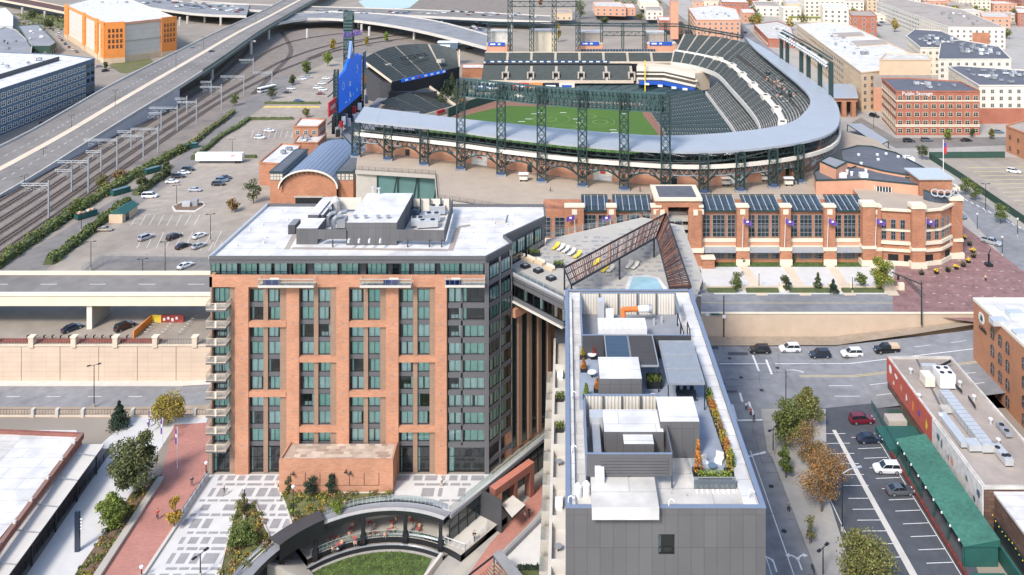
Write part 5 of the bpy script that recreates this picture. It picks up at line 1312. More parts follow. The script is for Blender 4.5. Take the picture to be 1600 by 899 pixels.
# brick street front
YB=224.0
def bz(y):return ZA(y,YB)
def bxx(x):return XA(x,YB)
BS=M['brick_stadium'];CL=M['cream']
fr=st
b=MB();b.box(bxx(848),YB+.6,0,bxx(1028),YB+10,bz(331),BS);b.box(bxx(1094),YB+.6,0,bxx(1358),YB+10,bz(331),BS);b.build('street_wall',fr)
b=MB()
for x0,x1 in((848,1028),(1094,1358)):
 b.box(bxx(x0),YB+.15,bz(379),bxx(x1),YB+.6,bz(373.5),CL);b.box(bxx(x0),YB+.1,bz(388),bxx(x1),YB+.6,bz(384.5),CL);b.box(bxx(x0),YB+.3,bz(384.5),bxx(x1),YB+.6,bz(379),M['salmon'])
b.build('stone_band',fr)
piers=[(883,912),(948,962),(1017,1032),(1092,1097),(1150,1168),(1218,1234),(1286,1303),(1354,1374)]
for x0,x1 in piers:
 b=MB();b.box(bxx(x0),YB-1.2,S0-1,bxx(x1),YB+.7,bz(322),BS);b.box(bxx(x0)-.25,YB-1.5,S0,bxx(x1)+.25,YB-1.19,bz(385),BS);b.box(bxx(x0)-.3,YB-1.55,bz(389),bxx(x1)+.3,YB-1.0,bz(384),CL);b.box(bxx(x0)-.3,YB-1.6,S0,bxx(x1)+.3,YB-1.51,bz(402),CL);b.prism([(bxx(x0)-.2,YB-1.4),(bxx(x1)+.2,YB-1.4),(bxx(x1)+.2,YB+.9),(bxx(x0)-.2,YB+.9)],bz(322),bz(319),CL);b.box(bxx((x0+x1)/2)-.7,YB-1.25,bz(333),bxx((x0+x1)/2)+.7,YB-1.19,bz(325),CL)
 b.build('pier',fr)
def tallwin(x0,x1,y0,y1,kind='window'):
 b=MB();X0,X1=bxx(x0),bxx(x1);z0,z1=bz(y1),bz(y0)
 b.poly([(X0,YB+.5,z0),(X1,YB+.5,z0),(X1,YB+.5,z1),(X0,YB+.5,z1)],M['glass_dark'])
 n=max(2,round((X1-X0)/1.1));
 for i in range(n+1):x=X0+(X1-X0)*i/n;b.bar((x,YB+.42,z0),(x,YB+.42,z1),.1,.1,M['metal_grey']if i in(0,n)else M['roof_grey'])
 for i in range(6):z=z0+(z1-z0)*i/5;b.bar((X0,YB+.42,z),(X1,YB+.42,z),.08,.1,M['roof_grey'])
 b.box(X0,YB+.45,(z0+z1)/2-.35,X1,YB+.49,(z0+z1)/2+.1,M['panel_grey'])
 b.build(kind,fr)
for g0,g1,k in((912,948,(0,)),(962,1017,(1,)),(1097,1150,(2,)),(1168,1218,(2,)),(1234,1286,(2,)),(1303,1354,(2,))):
 if g1-g0<40:wins=((g0+1,g0+19),(g0+23,g1-1))
 else:
  w_=g1-g0;wins=((g0+1,g0+w_*.24),(g0+w_*.32,g0+w_*.68),(g0+w_*.76,g1-1))
 for a_,c_ in wins:tallwin(a_,c_,337,371)
 for a_,c_ in wins:tallwin(a_,c_,391,405,'shop_window')
 b=MB();X0,X1=bxx(g0),bxx(g1);b.prism([(X0,YB-1.5),(X1,YB-1.5),(X1,YB+.55),(X0,YB+.55)],[bz(392)]*2+[bz(391)]*2,[bz(391)+.1,bz(391)+.1,bz(385),bz(385)],M['metal_grey']);b.build('awning',fr)
 b=MB()
 X0,X1=bxx(g0)-.5,bxx(g1)+.5;z0,z1=bz(330),20.3
 b.poly([(X0,YB+.2,z0-.25),(X1,YB+.2,z0-.25),(X1,YB+8,z1-.25),(X0,YB+8,z1-.25)],M['glass_blue'])
 n=int((X1-X0)/.85)
 for i in range(n+1):x=X0+(X1-X0)*i/n;b.bar((x,YB,z0),(x,YB+8,z1),.16,.22,M['metal_light']if i%2 else M['steel_pale_green'])
 b.bar((X0,YB,z0),(X1,YB,z0),.25,.4,SG);b.bar((X0,YB+8,z1),(X1,YB+8,z1),.2,.3,SG);b.build('trellis_roof',fr)
for a_,c_ in((867,882),(848,860)):tallwin(a_,c_,341,371)
b=MB();X0,X1=bxx(1024),bxx(1094);zt=bz(312)
b.box(X0,YB-1,S0-1,bxx(1043),YB+10,zt,BS);b.box(bxx(1076),YB-1,S0-1,X1,YB+10,zt,BS);b.box(bxx(1043),YB+7,S0,bxx(1076),YB+10,zt,BS);b.box(bxx(1043),YB-1,bz(322),bxx(1076),YB+7,zt,BS)
b.box(X0-.4,YB-1.4,zt,X1+.4,YB+10.4,zt+.7,CL);b.box(X0+1,YB-.2,zt+.701,X1-1,YB+9,zt+.8,M['roof_dark'])
for x in(1043,1076):
 s=-1 if x==1043 else 1;b.box(bxx(x)-.3*(s>0)-(3.2 if s<0 else-.0),YB-1.8,S0-.5,bxx(x)+(3.2 if s>0 else 0),YB-1.01,bz(326),BS);b.box(bxx(x)+s*1.6-.6,YB-1.9,bz(333),bxx(x)+s*1.6+.6,YB-1.81,bz(324),CL);b.box(bxx(x)+s*1.6-2.1,YB-2.3,bz(390),bxx(x)+s*1.6+2.1,YB-1.81,bz(384),CL)
b.build('entrance_tower',fr)
b=MB()
for y in(345,358,371,384,397):
 b.box(bxx(1043),YB-.6,bz(y),bxx(1076),YB+6.5,bz(y)+.9,M['concrete'])
b.box(bxx(1050),YB+2,bz(333),bxx(1058),YB+2.5,bz(325),M['room_dark'])
b.build('stair_landings',fr)
b=MB();b.box(bxx(1094),YB-3.5,S0-1,bxx(1113),YB-1.2,bz(397),BS);b.box(bxx(1094)-.2,YB-3.8,bz(397),bxx(1113)+.2,YB-1.2,bz(395),CL);b.build('planter_wall',fr)
cp=[(82.2,224),(94,222),(101,223.5),(107,228.5),(110,237),(110.5,252),(84,252)]
b=MB();b.prism(cp,0,bz(326),BS,M['deck_tan']);b.build('corner_wall',fr)
cps=[Vector((*p,0))for p in cp[:6]]
def cband(z0,z1,m,o_=.3,name='stone_band'):
 b=MB()
 for p,q in zip(cps,cps[1:]):
  t_=(q-p).normalized();n_=Vector((t_.y,-t_.x,0))*o_*.5;b.bar((p.x+n_.x,p.y+n_.y,(z0+z1)/2),(q.x+n_.x,q.y+n_.y,(z0+z1)/2),o_,z1-z0,m)
 b.build(name,fr)
cband(bz(327),bz(323.5),CL,.7);cband(bz(359),bz(356),CL,.25);cband(bz(379),bz(374),CL,.5);cband(bz(390),bz(386),CL,.5);cband(bz(412),bz(405),CL,.35)
for i,(p,q)in enumerate(zip(cps[:4],cps[1:5])):
 t_=(q-p).normalized();n_=Vector((t_.y,-t_.x,0));L=(q-p).length;rz=math.atan2(t_.y,t_.x);k=max(2,int(L/2.0))
 for j in range(k):
  c=p+t_*(L*(j+.5)/k)+n_*.05
  for y in(372,354.5):simple_win(fr,(c.x,c.y,bz(y)),rz,1.1,2.3,M['glass_dark'],M['metal_grey'])
 m_=MB()
 for j in range(3 if L>8 else 1):
  c=p+t_*(L*(j+.5)/(3 if L>8 else 1))+n_*.02;m_.cbox((c.x,c.y,S0),2.6,.1,2.9,M['room_dark'],rz)
 m_.build('gateway',fr)
for p in(cps[0]+Vector((-.8,-.5,0)),cps[1],cps[3],cps[4]):
 b=MB();b.cbox((p.x,p.y,S0-.5),3.4,2.6,bz(318)-S0,BS,.2 if p is cps[3]else 0);b.cbox((p.x,p.y,bz(320)),3.9,3.1,1.0,CL);b.cbox((p.x,p.y,S0),4.2,3.4,1.6,CL);b.cbox((p.x,p.y,bz(385)),3.8,3.0,.8,CL);b.build('pier',fr)
def text(s,size,m,parent,loc,rx,rz,ext=.05,name='lettering',align='CENTER',label=None):
 cu=bpy.data.curves.new('t','FONT');cu.body=s;cu.size=size;cu.extrude=ext;cu.align_x=align;cu.align_y='CENTER'
 o=bpy.data.objects.new('t',cu);COL.objects.link(o);bpy.context.view_layer.update()
 me=bpy.data.meshes.new_from_object(o.evaluated_get(bpy.context.evaluated_depsgraph_get()));COL.objects.unlink(o);bpy.data.objects.remove(o)
 me.materials.clear();me.materials.append(m);me.name='lettering'
 o=bpy.data.objects.new(name,me);COL.objects.link(o);o.parent=parent;o.location=Vector(loc)-(wloc(parent)if parent else Vector((0,0,0)));o.rotation_euler=(rx,0,rz);return o
b=MB();c=(104.5,233);
pts=[(c[0]+5*math.cos(R(a)),c[1]-5*math.sin(R(a)*1.0))for a in range(20,161,20)]
for p,q in zip(pts,pts[1:]):b.bar((*p,20.2),(*q,20.2),.2,3.2,M['glass_blue']);b.bar((*p,21.9),(*q,21.9),.3,.3,SG)
b.build('drum_glazing',fr)
for i,ch in enumerate('COORS'):
 a=122-i*16;x,y=c[0]+6.0*math.cos(R(a)),c[1]-6.0*math.sin(R(a));text(ch,2.9,M['metal_light'],fr,(x,y,22.2),R(90),R(90-a),.12,'sign_letter')
b=MB();b.prism([(100,234),(109,234),(109,243),(100,243)],ZD,ZD+6.0,M['brick_stadium'],M['metal_light']);b.prism([(99.4,233.4),(109.6,233.4),(109.6,243.6),(99.4,243.6)],ZD+6.0,ZD+6.4,M['metal_light']);b.build('drum_house',fr)
def deckb(px,zt,wall,roof,name='restaurant_block',z0=ZD):
 q=[P(a,c,zt)for a,c in px];b=MB();b.prism([(p.x,p.y)for p in q],z0,zt-.35,M[wall],M[roof],bottom=False)
 for i in range(len(q)):p,r_=q[i],q[(i+1)%len(q)];b.bar((p.x,p.y,zt-.2),(r_.x,r_.y,zt-.2),.25,.42,M['steel_green'])
 return b.build(name,st)
deckb([(1272,268),(1290,256),(1330,262),(1346,256),(1440,283),(1438,288),(1350,279),(1275,281)],22.3,'salmon','roof_dark')
deckb([(1314,234),(1340,227),(1362,228),(1400,238),(1445,262),(1448,278),(1380,266),(1316,250)],23.0,'salmon','roof_dark')
deckb([(1281,251),(1296,243),(1324,252),(1306,262)],25.5,'salmon','roof_grey')
for x0,x1,y in((1350,1366,296),(1369,1392,300)):
 b=MB();p,q=P(x0,y,19),P(x1,y+2,19);b.bar((p.x,p.y-.2,19.7),(q.x,q.y-.2,19.7),.15,2.0,M['glass_dark'])
 for i in range(6):c=p.lerp(q,i/5);b.bar((c.x,c.y-.3,18.7),(c.x,c.y-.3,20.7),.15,.15,M['white'])
 b.build('restaurant_window',st)
rr=random.Random(8)
for i in range(16):
 x,y=rr.choice([(rr.uniform(1285,1420),rr.uniform(266,274)),(rr.uniform(1340,1430),rr.uniform(238,258))]);p=P(x,y,22.6);b=MB()
 if i%4==0:b.cbox((p.x,p.y,21.9),2.2,1.8,1.3,M['metal_white'])
 else:b.cyl((p.x,p.y,21.9),(p.x,p.y,23.2),.35,M['metal_white'],.5,n=8)
 b.build('roof_vent',st)
for(x,y)in((1134,290),(1232,290),(1196,283),(818,283),(1320,297)):
 k_=thing('vendor_cart',P(x,y,ZD),'white and tan vendor cart on the upper concourse near column %s'%('A' if 0 else ''),'cart');k_['label']={1134:'white vendor cart between two lattice columns above the entrance tower',1232:'white vendor cart with parasol roof near the restaurant corner',1196:'white vendor cart against the brick concourse wall right of centre',818:'cream vendor cart at the left of the upper concourse deck',1320:'small white playhouse shaped cart by the rooftop restaurant'}[x];k_['group']='vendor carts on the upper concourse'
 b=MB();p=P(x,y,ZD);b.cbox((p.x,p.y,ZD+.5),2.4,1.4,.9,M['cream_light']);b.build('counter',k_);b=MB();b.cbox((p.x,p.y,ZD+2.2),3.0,2.0,.18,M['white']);b.build('roof',k_)
 for s in(-1,1):b=MB();b.bar((p.x+s*1.1,p.y,ZD+1.4),(p.x+s*1.1,p.y,ZD+2.2),.08,.08,M['metal_grey']);b.build('post',k_);b=MB();b.cyl((p.x+s*.8,p.y-.75,ZD+.3),(p.x+s*.8,p.y-.65,ZD+.3),.3,M['tire'],n=10);b.build('wheel',k_)
b=MB()
gp=[]
for x,yb,yt in((1220,92,42),(1234,102,52),(1249,112,60),(1264,125,70),(1280,137,80),(1298,150,90)):
 best=min([p for p in OS if p.y>300],key=lambda p:abs(CX+p.x*FPX/p.y-x));X,Y=best.x+.3,best.y;gp.append((X,Y));
 q=MB();q.cbox((X,Y,20),1.5,1.5,22.5,SG);q.build('floodlight_pillar',st)
for(x0,y0),(x1,y1)in zip(gp,gp[1:]):
 for z,dx in((42.5,0),(41.3,-.8),(40.2,-1.4),(43.6,.6)):b.bar((x0+dx,y0,z),(x1+dx,y1,z),.4,.5,SG)
 for j in range(6):
  t=(j+.5)/6;x=x0+(x1-x0)*t;y=y0+(y1-y0)*t
  for z in(40.8,42):b.cyl((x-1.2,y,z),(x-2.0,y,z-.3),.6,M['metal_light'],n=8)
b.build('floodlight_gantry',st)
b=MB()
for x in(797,831,866,903):lattice(b,XA(x,500),500,S0,56,2.6,1.5,M['steel_green'],step=3.4)
hlattice(b,(XA(797,500),500,47.8),(XA(903,500),500,47.8),3,1.5,M['steel_green'],.3,14);hlattice(b,(XA(797,500),500,56),(XA(903,500),500,56),5,1.5,M['steel_green'],.3,14)
b.build('far_floodlight_tower',st)
b=MB();Ya=508;hlattice(b,(XA(760,Ya),Ya,ZA(35,Ya)),(XA(1060,Ya),Ya,ZA(38,Ya)),1.6,2.0,M['steel_green'],.35,44);hlattice(b,(XA(1060,Ya),Ya,ZA(38,Ya)),(102,480,ZA(56,480)),1.4,2.0,M['steel_green'],.35,14)
for x in(764,796,832,868,905,940,973,1006,1040):lattice(b,XA(x,Ya),Ya,13.8,ZA(36,Ya),1.4,.8,M['steel_green'],step=3)
hlattice(b,(XA(942,Ya),Ya,ZA(50,Ya)),(XA(1010,Ya),Ya,ZA(50,Ya)),2.4,1,M['steel_green'],.25,12)
for i in range(9):
 t=(i+.5)/9;x=XA(1060,Ya)+(102-XA(1060,Ya))*t;y=Ya+(480-Ya)*t;z=ZA(38,Ya)*(1-t)+ZA(56,480)*t;b.bar((x,y,14),(x,y,z),.35,.35,M['steel_green'])
b.build('far_roof_frame',st)
# retaining walls, viaducts
rwll=thing('retaining_wall',(-95,189.5,-8),'long pale stone retaining wall with pillars below the viaduct car park','wall')
b=MB();b.box(-260,189.3,-8.2,-60,189.9,.05,M['stone_wall']);b.build('wall',rwll)
b=MB();b.box(-260,189.15,.05,-60,190.1,.3,M['concrete_beige']);b.build('coping',rwll)
for i,x in enumerate((-15,50,116,181,243,305)):X=XA(x,189.5);b=MB();b.box(X-.55,189.0,-.2,X+.55,190.2,2.0,M['concrete_beige']);b.box(X-.7,188.9,2.0,X+.7,190.3,2.25,M['cream']);b.build('pillar',rwll)
for i in range(20):X=-150+i*4.4;b=MB();b.box(X-.04,189.22,-8,X+.04,189.31,0,M['stone_column']);b.build('wall_joint',rwll)if i%2==0 else None
b=MB()
for i in range(150):X=-150+i*.62;b.bar((X,189.6,.3),(X,189.6,1.45),.035,.035,M['metal_dark'])
for z in(.45,1.45):b.bar((-150,189.6,z),(-57,189.6,z),.05,.05,M['metal_dark'])
b.build('railing',rwll)
b=MB();b.box(-152,190.3,.03,-93,192.2,.35,M['brick_wall_red']);b.build('planter_strip',label='low red brick planter strip behind the retaining wall railing',cat='planter')
for i in range(13):
 X=XA(40+i*13,192);b=MB();b.cyl((X,192.6,0),(X,192.6,.75),.16,M['metal_dark'],n=7);b.cyl((X,192.6,.75),(X+.45,192.6,.9),.12,M['metal_dark'],n=7);o=b.build('bollard',label='short black bollard in the row behind the retaining wall',cat='bollard',group='bollards behind the retaining wall')
up=thing('viaduct',(-90,201,0),'beige concrete road viaduct crossing left of the hotel on blade piers','viaduct')
xsU=[-420,-80,-60,-30,-12,10,38]
b=MB();b.prism([(-420,197),(-60,197),(-60,208.6),(-420,208.6)],6.9,8.0,M['concrete'],M['asphalt_old']);b.build('deck',up)
b=MB();b.box(-420,196.6,5.75,-60,197.0,8.2,M['cream']);b.box(-420,196.35,8.2,-60,197.05,8.9,M['cream_light']);b.build('parapet',up)
b=MB();b.box(-420,208.5,6.5,-60,208.9,8.9,M['cream']);b.build('parapet',up)
for x in(129,-70):X0=XA(x,195.4);b=MB();b.box(X0,197.3,0,X0+1.2,205,6.9,M['concrete']);b.box(X0-.02,197.1,0,X0+1.22,197.3,6.9,M['cream_light']);b.build('pier',up)
b=MB();
for y in(199.5,201.5,203.7,205.8):b.box(-420,y,5.9,-60,y+.5,6.9,M['concrete'])
b.build('girder',up)
b=MB()
for x0 in range(-140,-60,12):b.poly([(x0,203.1,8.02),(x0+4,203.1,8.02),(x0+4,203.3,8.02),(x0,203.3,8.02)],M['paint_white'])
b.build('lane_marks',up)
b=MB();X=[-60,-30,-12,10,38,100,200];b.ribbon([(x,208.2,upz(x))for x in X],[(x,193.9,upz(x))for x in X],M['asphalt']);struct('upper_road',b)
b=MB();X=[-20,10,38,70,100];b.ribbon([(x,200.9,upz(x)+.02)for x in X],[(x,200.7,upz(x)+.02)for x in X],M['paint_yellow']);b.ribbon([(x,207.3,upz(x)+.02)for x in X],[(x,207.15,upz(x)+.02)for x in X],M['paint_white']);b.ribbon([(x,195.2,upz(x)+.02)for x in X],[(x,195.05,upz(x)+.02)for x in X],M['paint_white']);struct('upper_road_marks',b)
rw2=thing('ramp_retaining_wall',(60,193.6,0),'beige stone retaining wall under the upper street right of the grey tower','wall')
b=MB();X=[20,30,62,80,97];
b.prism([(20,193.4),(97,193.4),(97,193.9),(20,193.9)],-1,S0+.9,mat('ramp_stone',(0.55,0.43,0.32),.9,.06,.4,stain=.06));b.build('wall',rw2)
b=MB();b.box(20,193.25,S0+.9,97,194.0,S0+1.1,M['cream']);b.build('coping',rw2)
fw=thing('forecourt_wall',(65,208,S0),'low pale wall with square pillars between the forecourt and upper street','wall')
b=MB();b.box(30,207.9,S0-.5,84,208.2,S0+.9,M['concrete_beige']);b.build('wall',fw)
for x in(1098,1157,1222,1299,1331,1408):X=XA(x,208);b=MB();b.box(X-.7,207.6,S0,X+.7,208.5,S0+1.7,M['cream']);b.build('pillar',fw)
fe=thing('underpass_fence',(-95,162.6,0),'black railing with pale posts along the near edge of the underpass','fence')
b=MB();b.box(-160,162.3,-8,-62,162.7,.35,M['concrete_beige']);b.build('kerb_wall',fe)
b=MB()
for i in range(170):X=-160+i*.58;b.bar((X,162.5,.35),(X,162.5,1.4),.03,.03,M['metal_dark'])
for z in(.45,1.4):b.bar((-160,162.5,z),(-62,162.5,z),.05,.05,M['metal_dark'])
b.build('railing',fe)
for x in(-8,52,90,130,208,258,305):X=XA(x,162.5);b=MB();b.box(X-.3,162.1,.0,X+.3,162.9,1.55,M['concrete_light']);b.build('post',fe)
mat('mural_red1',(0.30,0.05,0.04),.8,.2,1)
mu=thing('mural_wall',P(215,515),'low angled wall painted yellow and red under the viaduct','wall')
b=MB();p,q,r_=P(205,533),P(237,504),P(287,504);b.bar((p.x,p.y+1,.9),(q.x,q.y,.9),.25,1.8,M['orange']);b.build('yellow_panel',mu);b=MB();b.bar((q.x,q.y,.9),(q.x+(r_.x-q.x)*.3,q.y,.9),.25,1.8,M['yellow']);b.bar((q.x+(r_.x-q.x)*.3,q.y,.9),(r_.x,r_.y,.9),.25,1.8,M['mural_red1']);
for i in range(4):c=q.lerp(r_,.4+.13*i);b.cbox((c.x,c.y-.16,.5+.3*(i%2)),.5,.04,.6,M['white'],0)
b.build('red_panel',mu)
for r in range(3):
 for i in range(7):p=P(225+r*27+i*4,524-i*4.2);b=MB();b.tube([(p.x,p.y,0),(p.x,p.y,.8),(p.x+.6,p.y,.8),(p.x+.6,p.y,0)],.04,M['metal_grey'],n=5);b.build('bike_rack',label='grey hoop bicycle rack in rows under the viaduct',cat='bike rack',group='bicycle racks under the viaduct')
def roadbridge(name,label,stn,m,zb=1.2,piers=(),wallto=None,rail='concrete_light',median=True,cat='bridge'):
 """stn: (Y, XL, XR, z)"""
 t=thing(name,(stn[0][1],stn[0][0],0),label,cat)
 L=smooth([(s[1],s[0],s[3])for s in stn],4);Rr=smooth([(s[2],s[0],s[3])for s in stn],4)
 b=MB();b.ribbon(L,Rr,m);
 for A in(L,Rr):
  for p,q in zip(A,A[1:]):b.poly([(p.x,p.y,p.z-zb),(q.x,q.y,q.z-zb),(q.x,q.y,q.z),(p.x,p.y,p.z)],M['concrete'])
 b.ribbon([(p.x,p.y,p.z-zb)for p in Rr],[(p.x,p.y,p.z-zb)for p in L],M['concrete']);b.build('deck',t)
 for A in(L,Rr):
  b=MB()
  for p,q in zip(A,A[1:]):b.bar((p.x,p.y,p.z+.4),(q.x,q.y,q.z+.4),.5,.9,M[rail])
  b.build('parapet',t)
 if median:
  b=MB()
  for i,(p,q)in enumerate(zip(L,L[1:])):
   c=(p.lerp(Rr[i],.5));d_=(q.lerp(Rr[i+1],.5));b.bar((c.x,c.y,c.z+.06),(d_.x,d_.y,d_.z+.06),3.2,.16,M['concrete_beige'])
  b.build('median',t)
 b=MB()
 for f in((.27,.73)if median else(.5,)):
  for i in range(len(L)-1):
   for s in range(3):
    u,v=s/3,s/3+.14;p=L[i].lerp(Rr[i],f);q=L[i+1].lerp(Rr[i+1],f);a=p.lerp(q,u);c=p.lerp(q,v);b.bar((a.x,a.y,a.z+.02),(c.x,c.y,c.z+.02),.2,.02,M['paint_white'])
 b.build('lane_marks',t)
 for(x,y,z)in piers:b=MB();b.cyl((x,y,0),(x,y,z-zb-1.2),1.0,M['concrete_light'],n=10);b.box(x-3.2,y-.8,z-zb-1.2,x+3.2,y+.8,z-zb,M['concrete_light']);b.build('pier',t)
 return t,L,Rr
EST=[(120,-236,-196,.1),(210,-236,-196,.1),(290,-235,-197,.4),(355,-235,-202,2.8),(400,-237,-202.5,6.4),(438,-240,-203,9),(520,-249,-213,11),(632,-264,-232,11.5),(740,-277,-247,11.5),(900,-300,-268,11.5),(1100,-325,-292,11.5)]
eh,EL,ER=roadbridge('elevated_road','wide elevated avenue with pale median rising over the rail yard',EST,M['asphalt_old'],1.4,piers=[(-222,470,9.5),(-232,520,11),(-240,575,11.3),(-250,632,11.5),(-214,505,10.8),(-226,600,11.4),(-262,700,11.5)],cat='elevated road')
b=MB();pr=None
for(y,x,z)in((292,-196.6,.6),(355,-201.6,2.6),(400,-202.1,6.0),(438,-202.6,8.6)):
 if pr:b.poly([(pr[0],pr[1],0),(x,y,0),(x,y,z),(pr[0],pr[1],pr[2])],mat('lavender_wall',(0.50,0.47,0.46),.85,.05,.4)if 'lavender_wall' not in MATS else MATS['lavender_wall'])
 pr=(x,y,z)
b.build('retaining_side',eh)
b=MB()
for p,q in zip(ER[22:],ER[23:]):
 for z in(-2.2,-1.5):b.bar((p.x+.4,p.y,p.z+z),(q.x+.4,q.y,q.z+z),.3,.5,M['steel_pale_green'])
 b.bar((p.x+.6,p.y,p.z+.9),(q.x+.6,q.y,q.z+.9),.15,1.3,M['steel_pale_green'])
b.build('side_girder',eh)
def pxs(L,Rr_,z):
 out=[]
 for(a,c),(e,f)in zip(L,Rr_):p=P(a,c,z);q=P(e,f,z);out.append((p,q))
 return out
def pxbridge(name,label,L,Rr_,z,m,piers=(),rail='concrete_light',cat='bridge',zb=1.3):
 t=thing(name,(*pxs(L,Rr_,z)[0][0].xy,0),label,cat);Lp=smooth([P(a,c,z)for a,c in L],3);Rp=smooth([P(a,c,z)for a,c in Rr_],3)
 b=MB();b.ribbon(Lp,Rp,m);b.ribbon([(p.x,p.y,p.z-zb)for p in Lp],[(p.x,p.y,p.z-zb)for p in Rp],M['concrete']);b.build('deck',t)
 for A in(Lp,Rp):
  b=MB()
  for p,q in zip(A,A[1:]):b.bar((p.x,p.y,p.z-.2),(q.x,q.y,q.z-.2),.5,2.2,M[rail])
  b.build('parapet',t)
 for(x,y)in piers:p=P(x,y,0);b=MB();b.cyl((p.x,p.y,0),(p.x,p.y,z-zb),1.0,M['concrete_light'],n=10);b.build('pier',t)
 return t
pxbridge('ramp_bridge','curving concrete ramp bridge passing behind the scoreboard',[(440,24),(500,20),(570,21),(640,27),(700,38),(770,58)],[(420,40),(480,30),(545,32),(620,42),(690,57),(766,77)],9,M['asphalt'],[(565,52),(577,56),(647,62),(420,62),(480,60)])
pxbridge('far_highway','far highway viaduct full of traffic at the top of the view',[(300,2),(400,8),(520,12),(620,15),(720,19),(860,26)],[(300,8),(400,17),(520,20),(620,24),(720,29),(860,35)],8,M['asphalt_old'],[(690,45),(560,44),(800,50)])
pxbridge('packed_overpass','dark overpass packed with parked cars behind the orange warehouse',[(200,-8),(290,4),(390,8)],[(205,8),(300,22),(385,26)],9,M['asphalt'],[(281,40),(293,38),(345,40),(320,36)])
pxbridge('light_rail_bridge','narrow beige light rail bridge at the top left corner',[(-20,-12),(50,1),(105,12)],[(-20,-3),(50,10),(105,21)],8,M['wood'],[(70,28),(35,22)],'concrete_beige')
# rail tracks
def track(pts,name='rail_track'):
 A=smooth([P(a,c,0)for a,c in pts],5);b=MB();nrm=[]
 for i,p in enumerate(A):
  a,c=A[max(0,i-1)],A[min(len(A)-1,i+1)];t=(c-a).normalized();nrm.append(Vector((-t.y,t.x,0)))
 b.ribbon([p+n_*1.7+Vector((0,0,.05))for p,n_ in zip(A,nrm)],[p-n_*1.7+Vector((0,0,.05))for p,n_ in zip(A,nrm)],M['ballast'])
 for s in(-.75,.75):
  for i in range(len(A)-1):p=A[i]+nrm[i]*s;q=A[i+1]+nrm[i+1]*s;b.bar((p.x,p.y,.2),(q.x,q.y,.2),.16,.2,M['rail_steel'])
 for i in range(len(A)-1):
  L=(A[i+1]-A[i]).length;k=int(L/1.6)if A[i].y<420 else int(L/4)
  for j in range(k):c=A[i].lerp(A[i+1],j/k);b.bar(c+nrm[i]*1.25+Vector((0,0,.09)),c-nrm[i]*1.25+Vector((0,0,.09)),.3,.06,M['sleeper'])
 struct(name,b)
for t in([(-30,345),(60,290),(170,218),(280,148),(340,110),(385,62),(400,30)],[(-30,362),(70,300),(185,222),(300,150),(352,112),(392,72),(402,40)],[(-30,382),(80,310),(200,228),(310,158),(365,120),(420,80),(470,62),(560,50),(660,42)],[(-30,400),(90,320),(215,232),(330,158),(400,118),(450,92),(520,70),(600,58)],[(-30,418),(95,332),(225,240),(335,165),(400,130),(455,104),(540,76),(640,60),(760,54)],[(-30,330),(50,283),(150,220),(265,148),(325,106),(370,66),(392,40)],[(395,148),(430,112),(455,80),(440,50)],[(480,92),(560,66),(680,48),(770,44)]):track(t)
# buildings drawn by their roof corners
def town(name,label,px,z,wall,roof,z0=0.0,floors=None,glass='glass_blue',frame='cream_light',ww=1.5,wh=1.7,sp=3.8,skip=(),par=.5,cat='building',group=None,wins=True,wname='window',only=None,base=None):
 q=[P(a,c,z)for a,c in px];c0=sum(q,Vector())/len(q)
 t=thing(name,(c0.x,c0.y,z0),label,cat,group)
 b=MB();b.prism([(p.x,p.y)for p in q],z0,z-par,M[wall],M[roof],bottom=False);b.build('wall',t)
 b=MB()
 for i in range(len(q)):p,r=q[i],q[(i+1)%len(q)];b.bar((p.x,p.y,z-par/2),(r.x,r.y,z-par/2),.5,par,M[wall])
 b.build('parapet',t)
 A=sum(q[i].x*q[(i+1)%len(q)].y-q[(i+1)%len(q)].x*q[i].y for i in range(len(q)))
 if A<0:q=q[::-1]
 spots=[]
 if wins:
  fl=floors or max(1,int((z-z0-1)/3.3))
  for i in range(len(q)):
   p,r=q[i],q[(i+1)%len(q)];d=r-p;L=d.length
   if L<4:continue
   d=d/L;n_=Vector((d.y,-d.x,0));mid=(p+r)/2;fac=n_.dot(Vector((0,0,0))-Vector((mid.x,mid.y,0)))/max(1,mid.length)
   if fac<.05:continue
   k=max(1,int(L/sp));rz=math.atan2(d.y,d.x)
   for f in range(fl):
    for j in range(k):
     zz=z0+1.1+(z-z0-1.6)*f/fl;c=p+d*(L*(j+.5)/k);spots.append((c.length,(c.x+n_.x*.02,c.y+n_.y*.02,zz),rz,(0,0,0)))
  spots=[s for s in spots if-40<CX+s[1][0]*FPX/s[1][1]<1650]
  spots.sort(key=lambda s:s[0]/1.0)
  for s in spots[:100]:simple_win(t,s[1],s[2],ww,wh,M[glass],M[frame],wname)
  if len(spots)>100:
   b=MB()
   for s in spots[100:]:
    x,y,zz=s[1];ca,sa=math.cos(s[2]),math.sin(s[2]);nx,ny=sa*.06,-ca*.06
    b.poly([(x-ca*ww/2+nx,y-sa*ww/2+ny,zz),(x+ca*ww/2+nx,y+sa*ww/2+ny,zz),(x+ca*ww/2+nx,y+sa*ww/2+ny,zz+wh),(x-ca*ww/2+nx,y-sa*ww/2+ny,zz+wh)],M[glass])
   b.build('far_windows',t,kind='stuff')
 return t,q
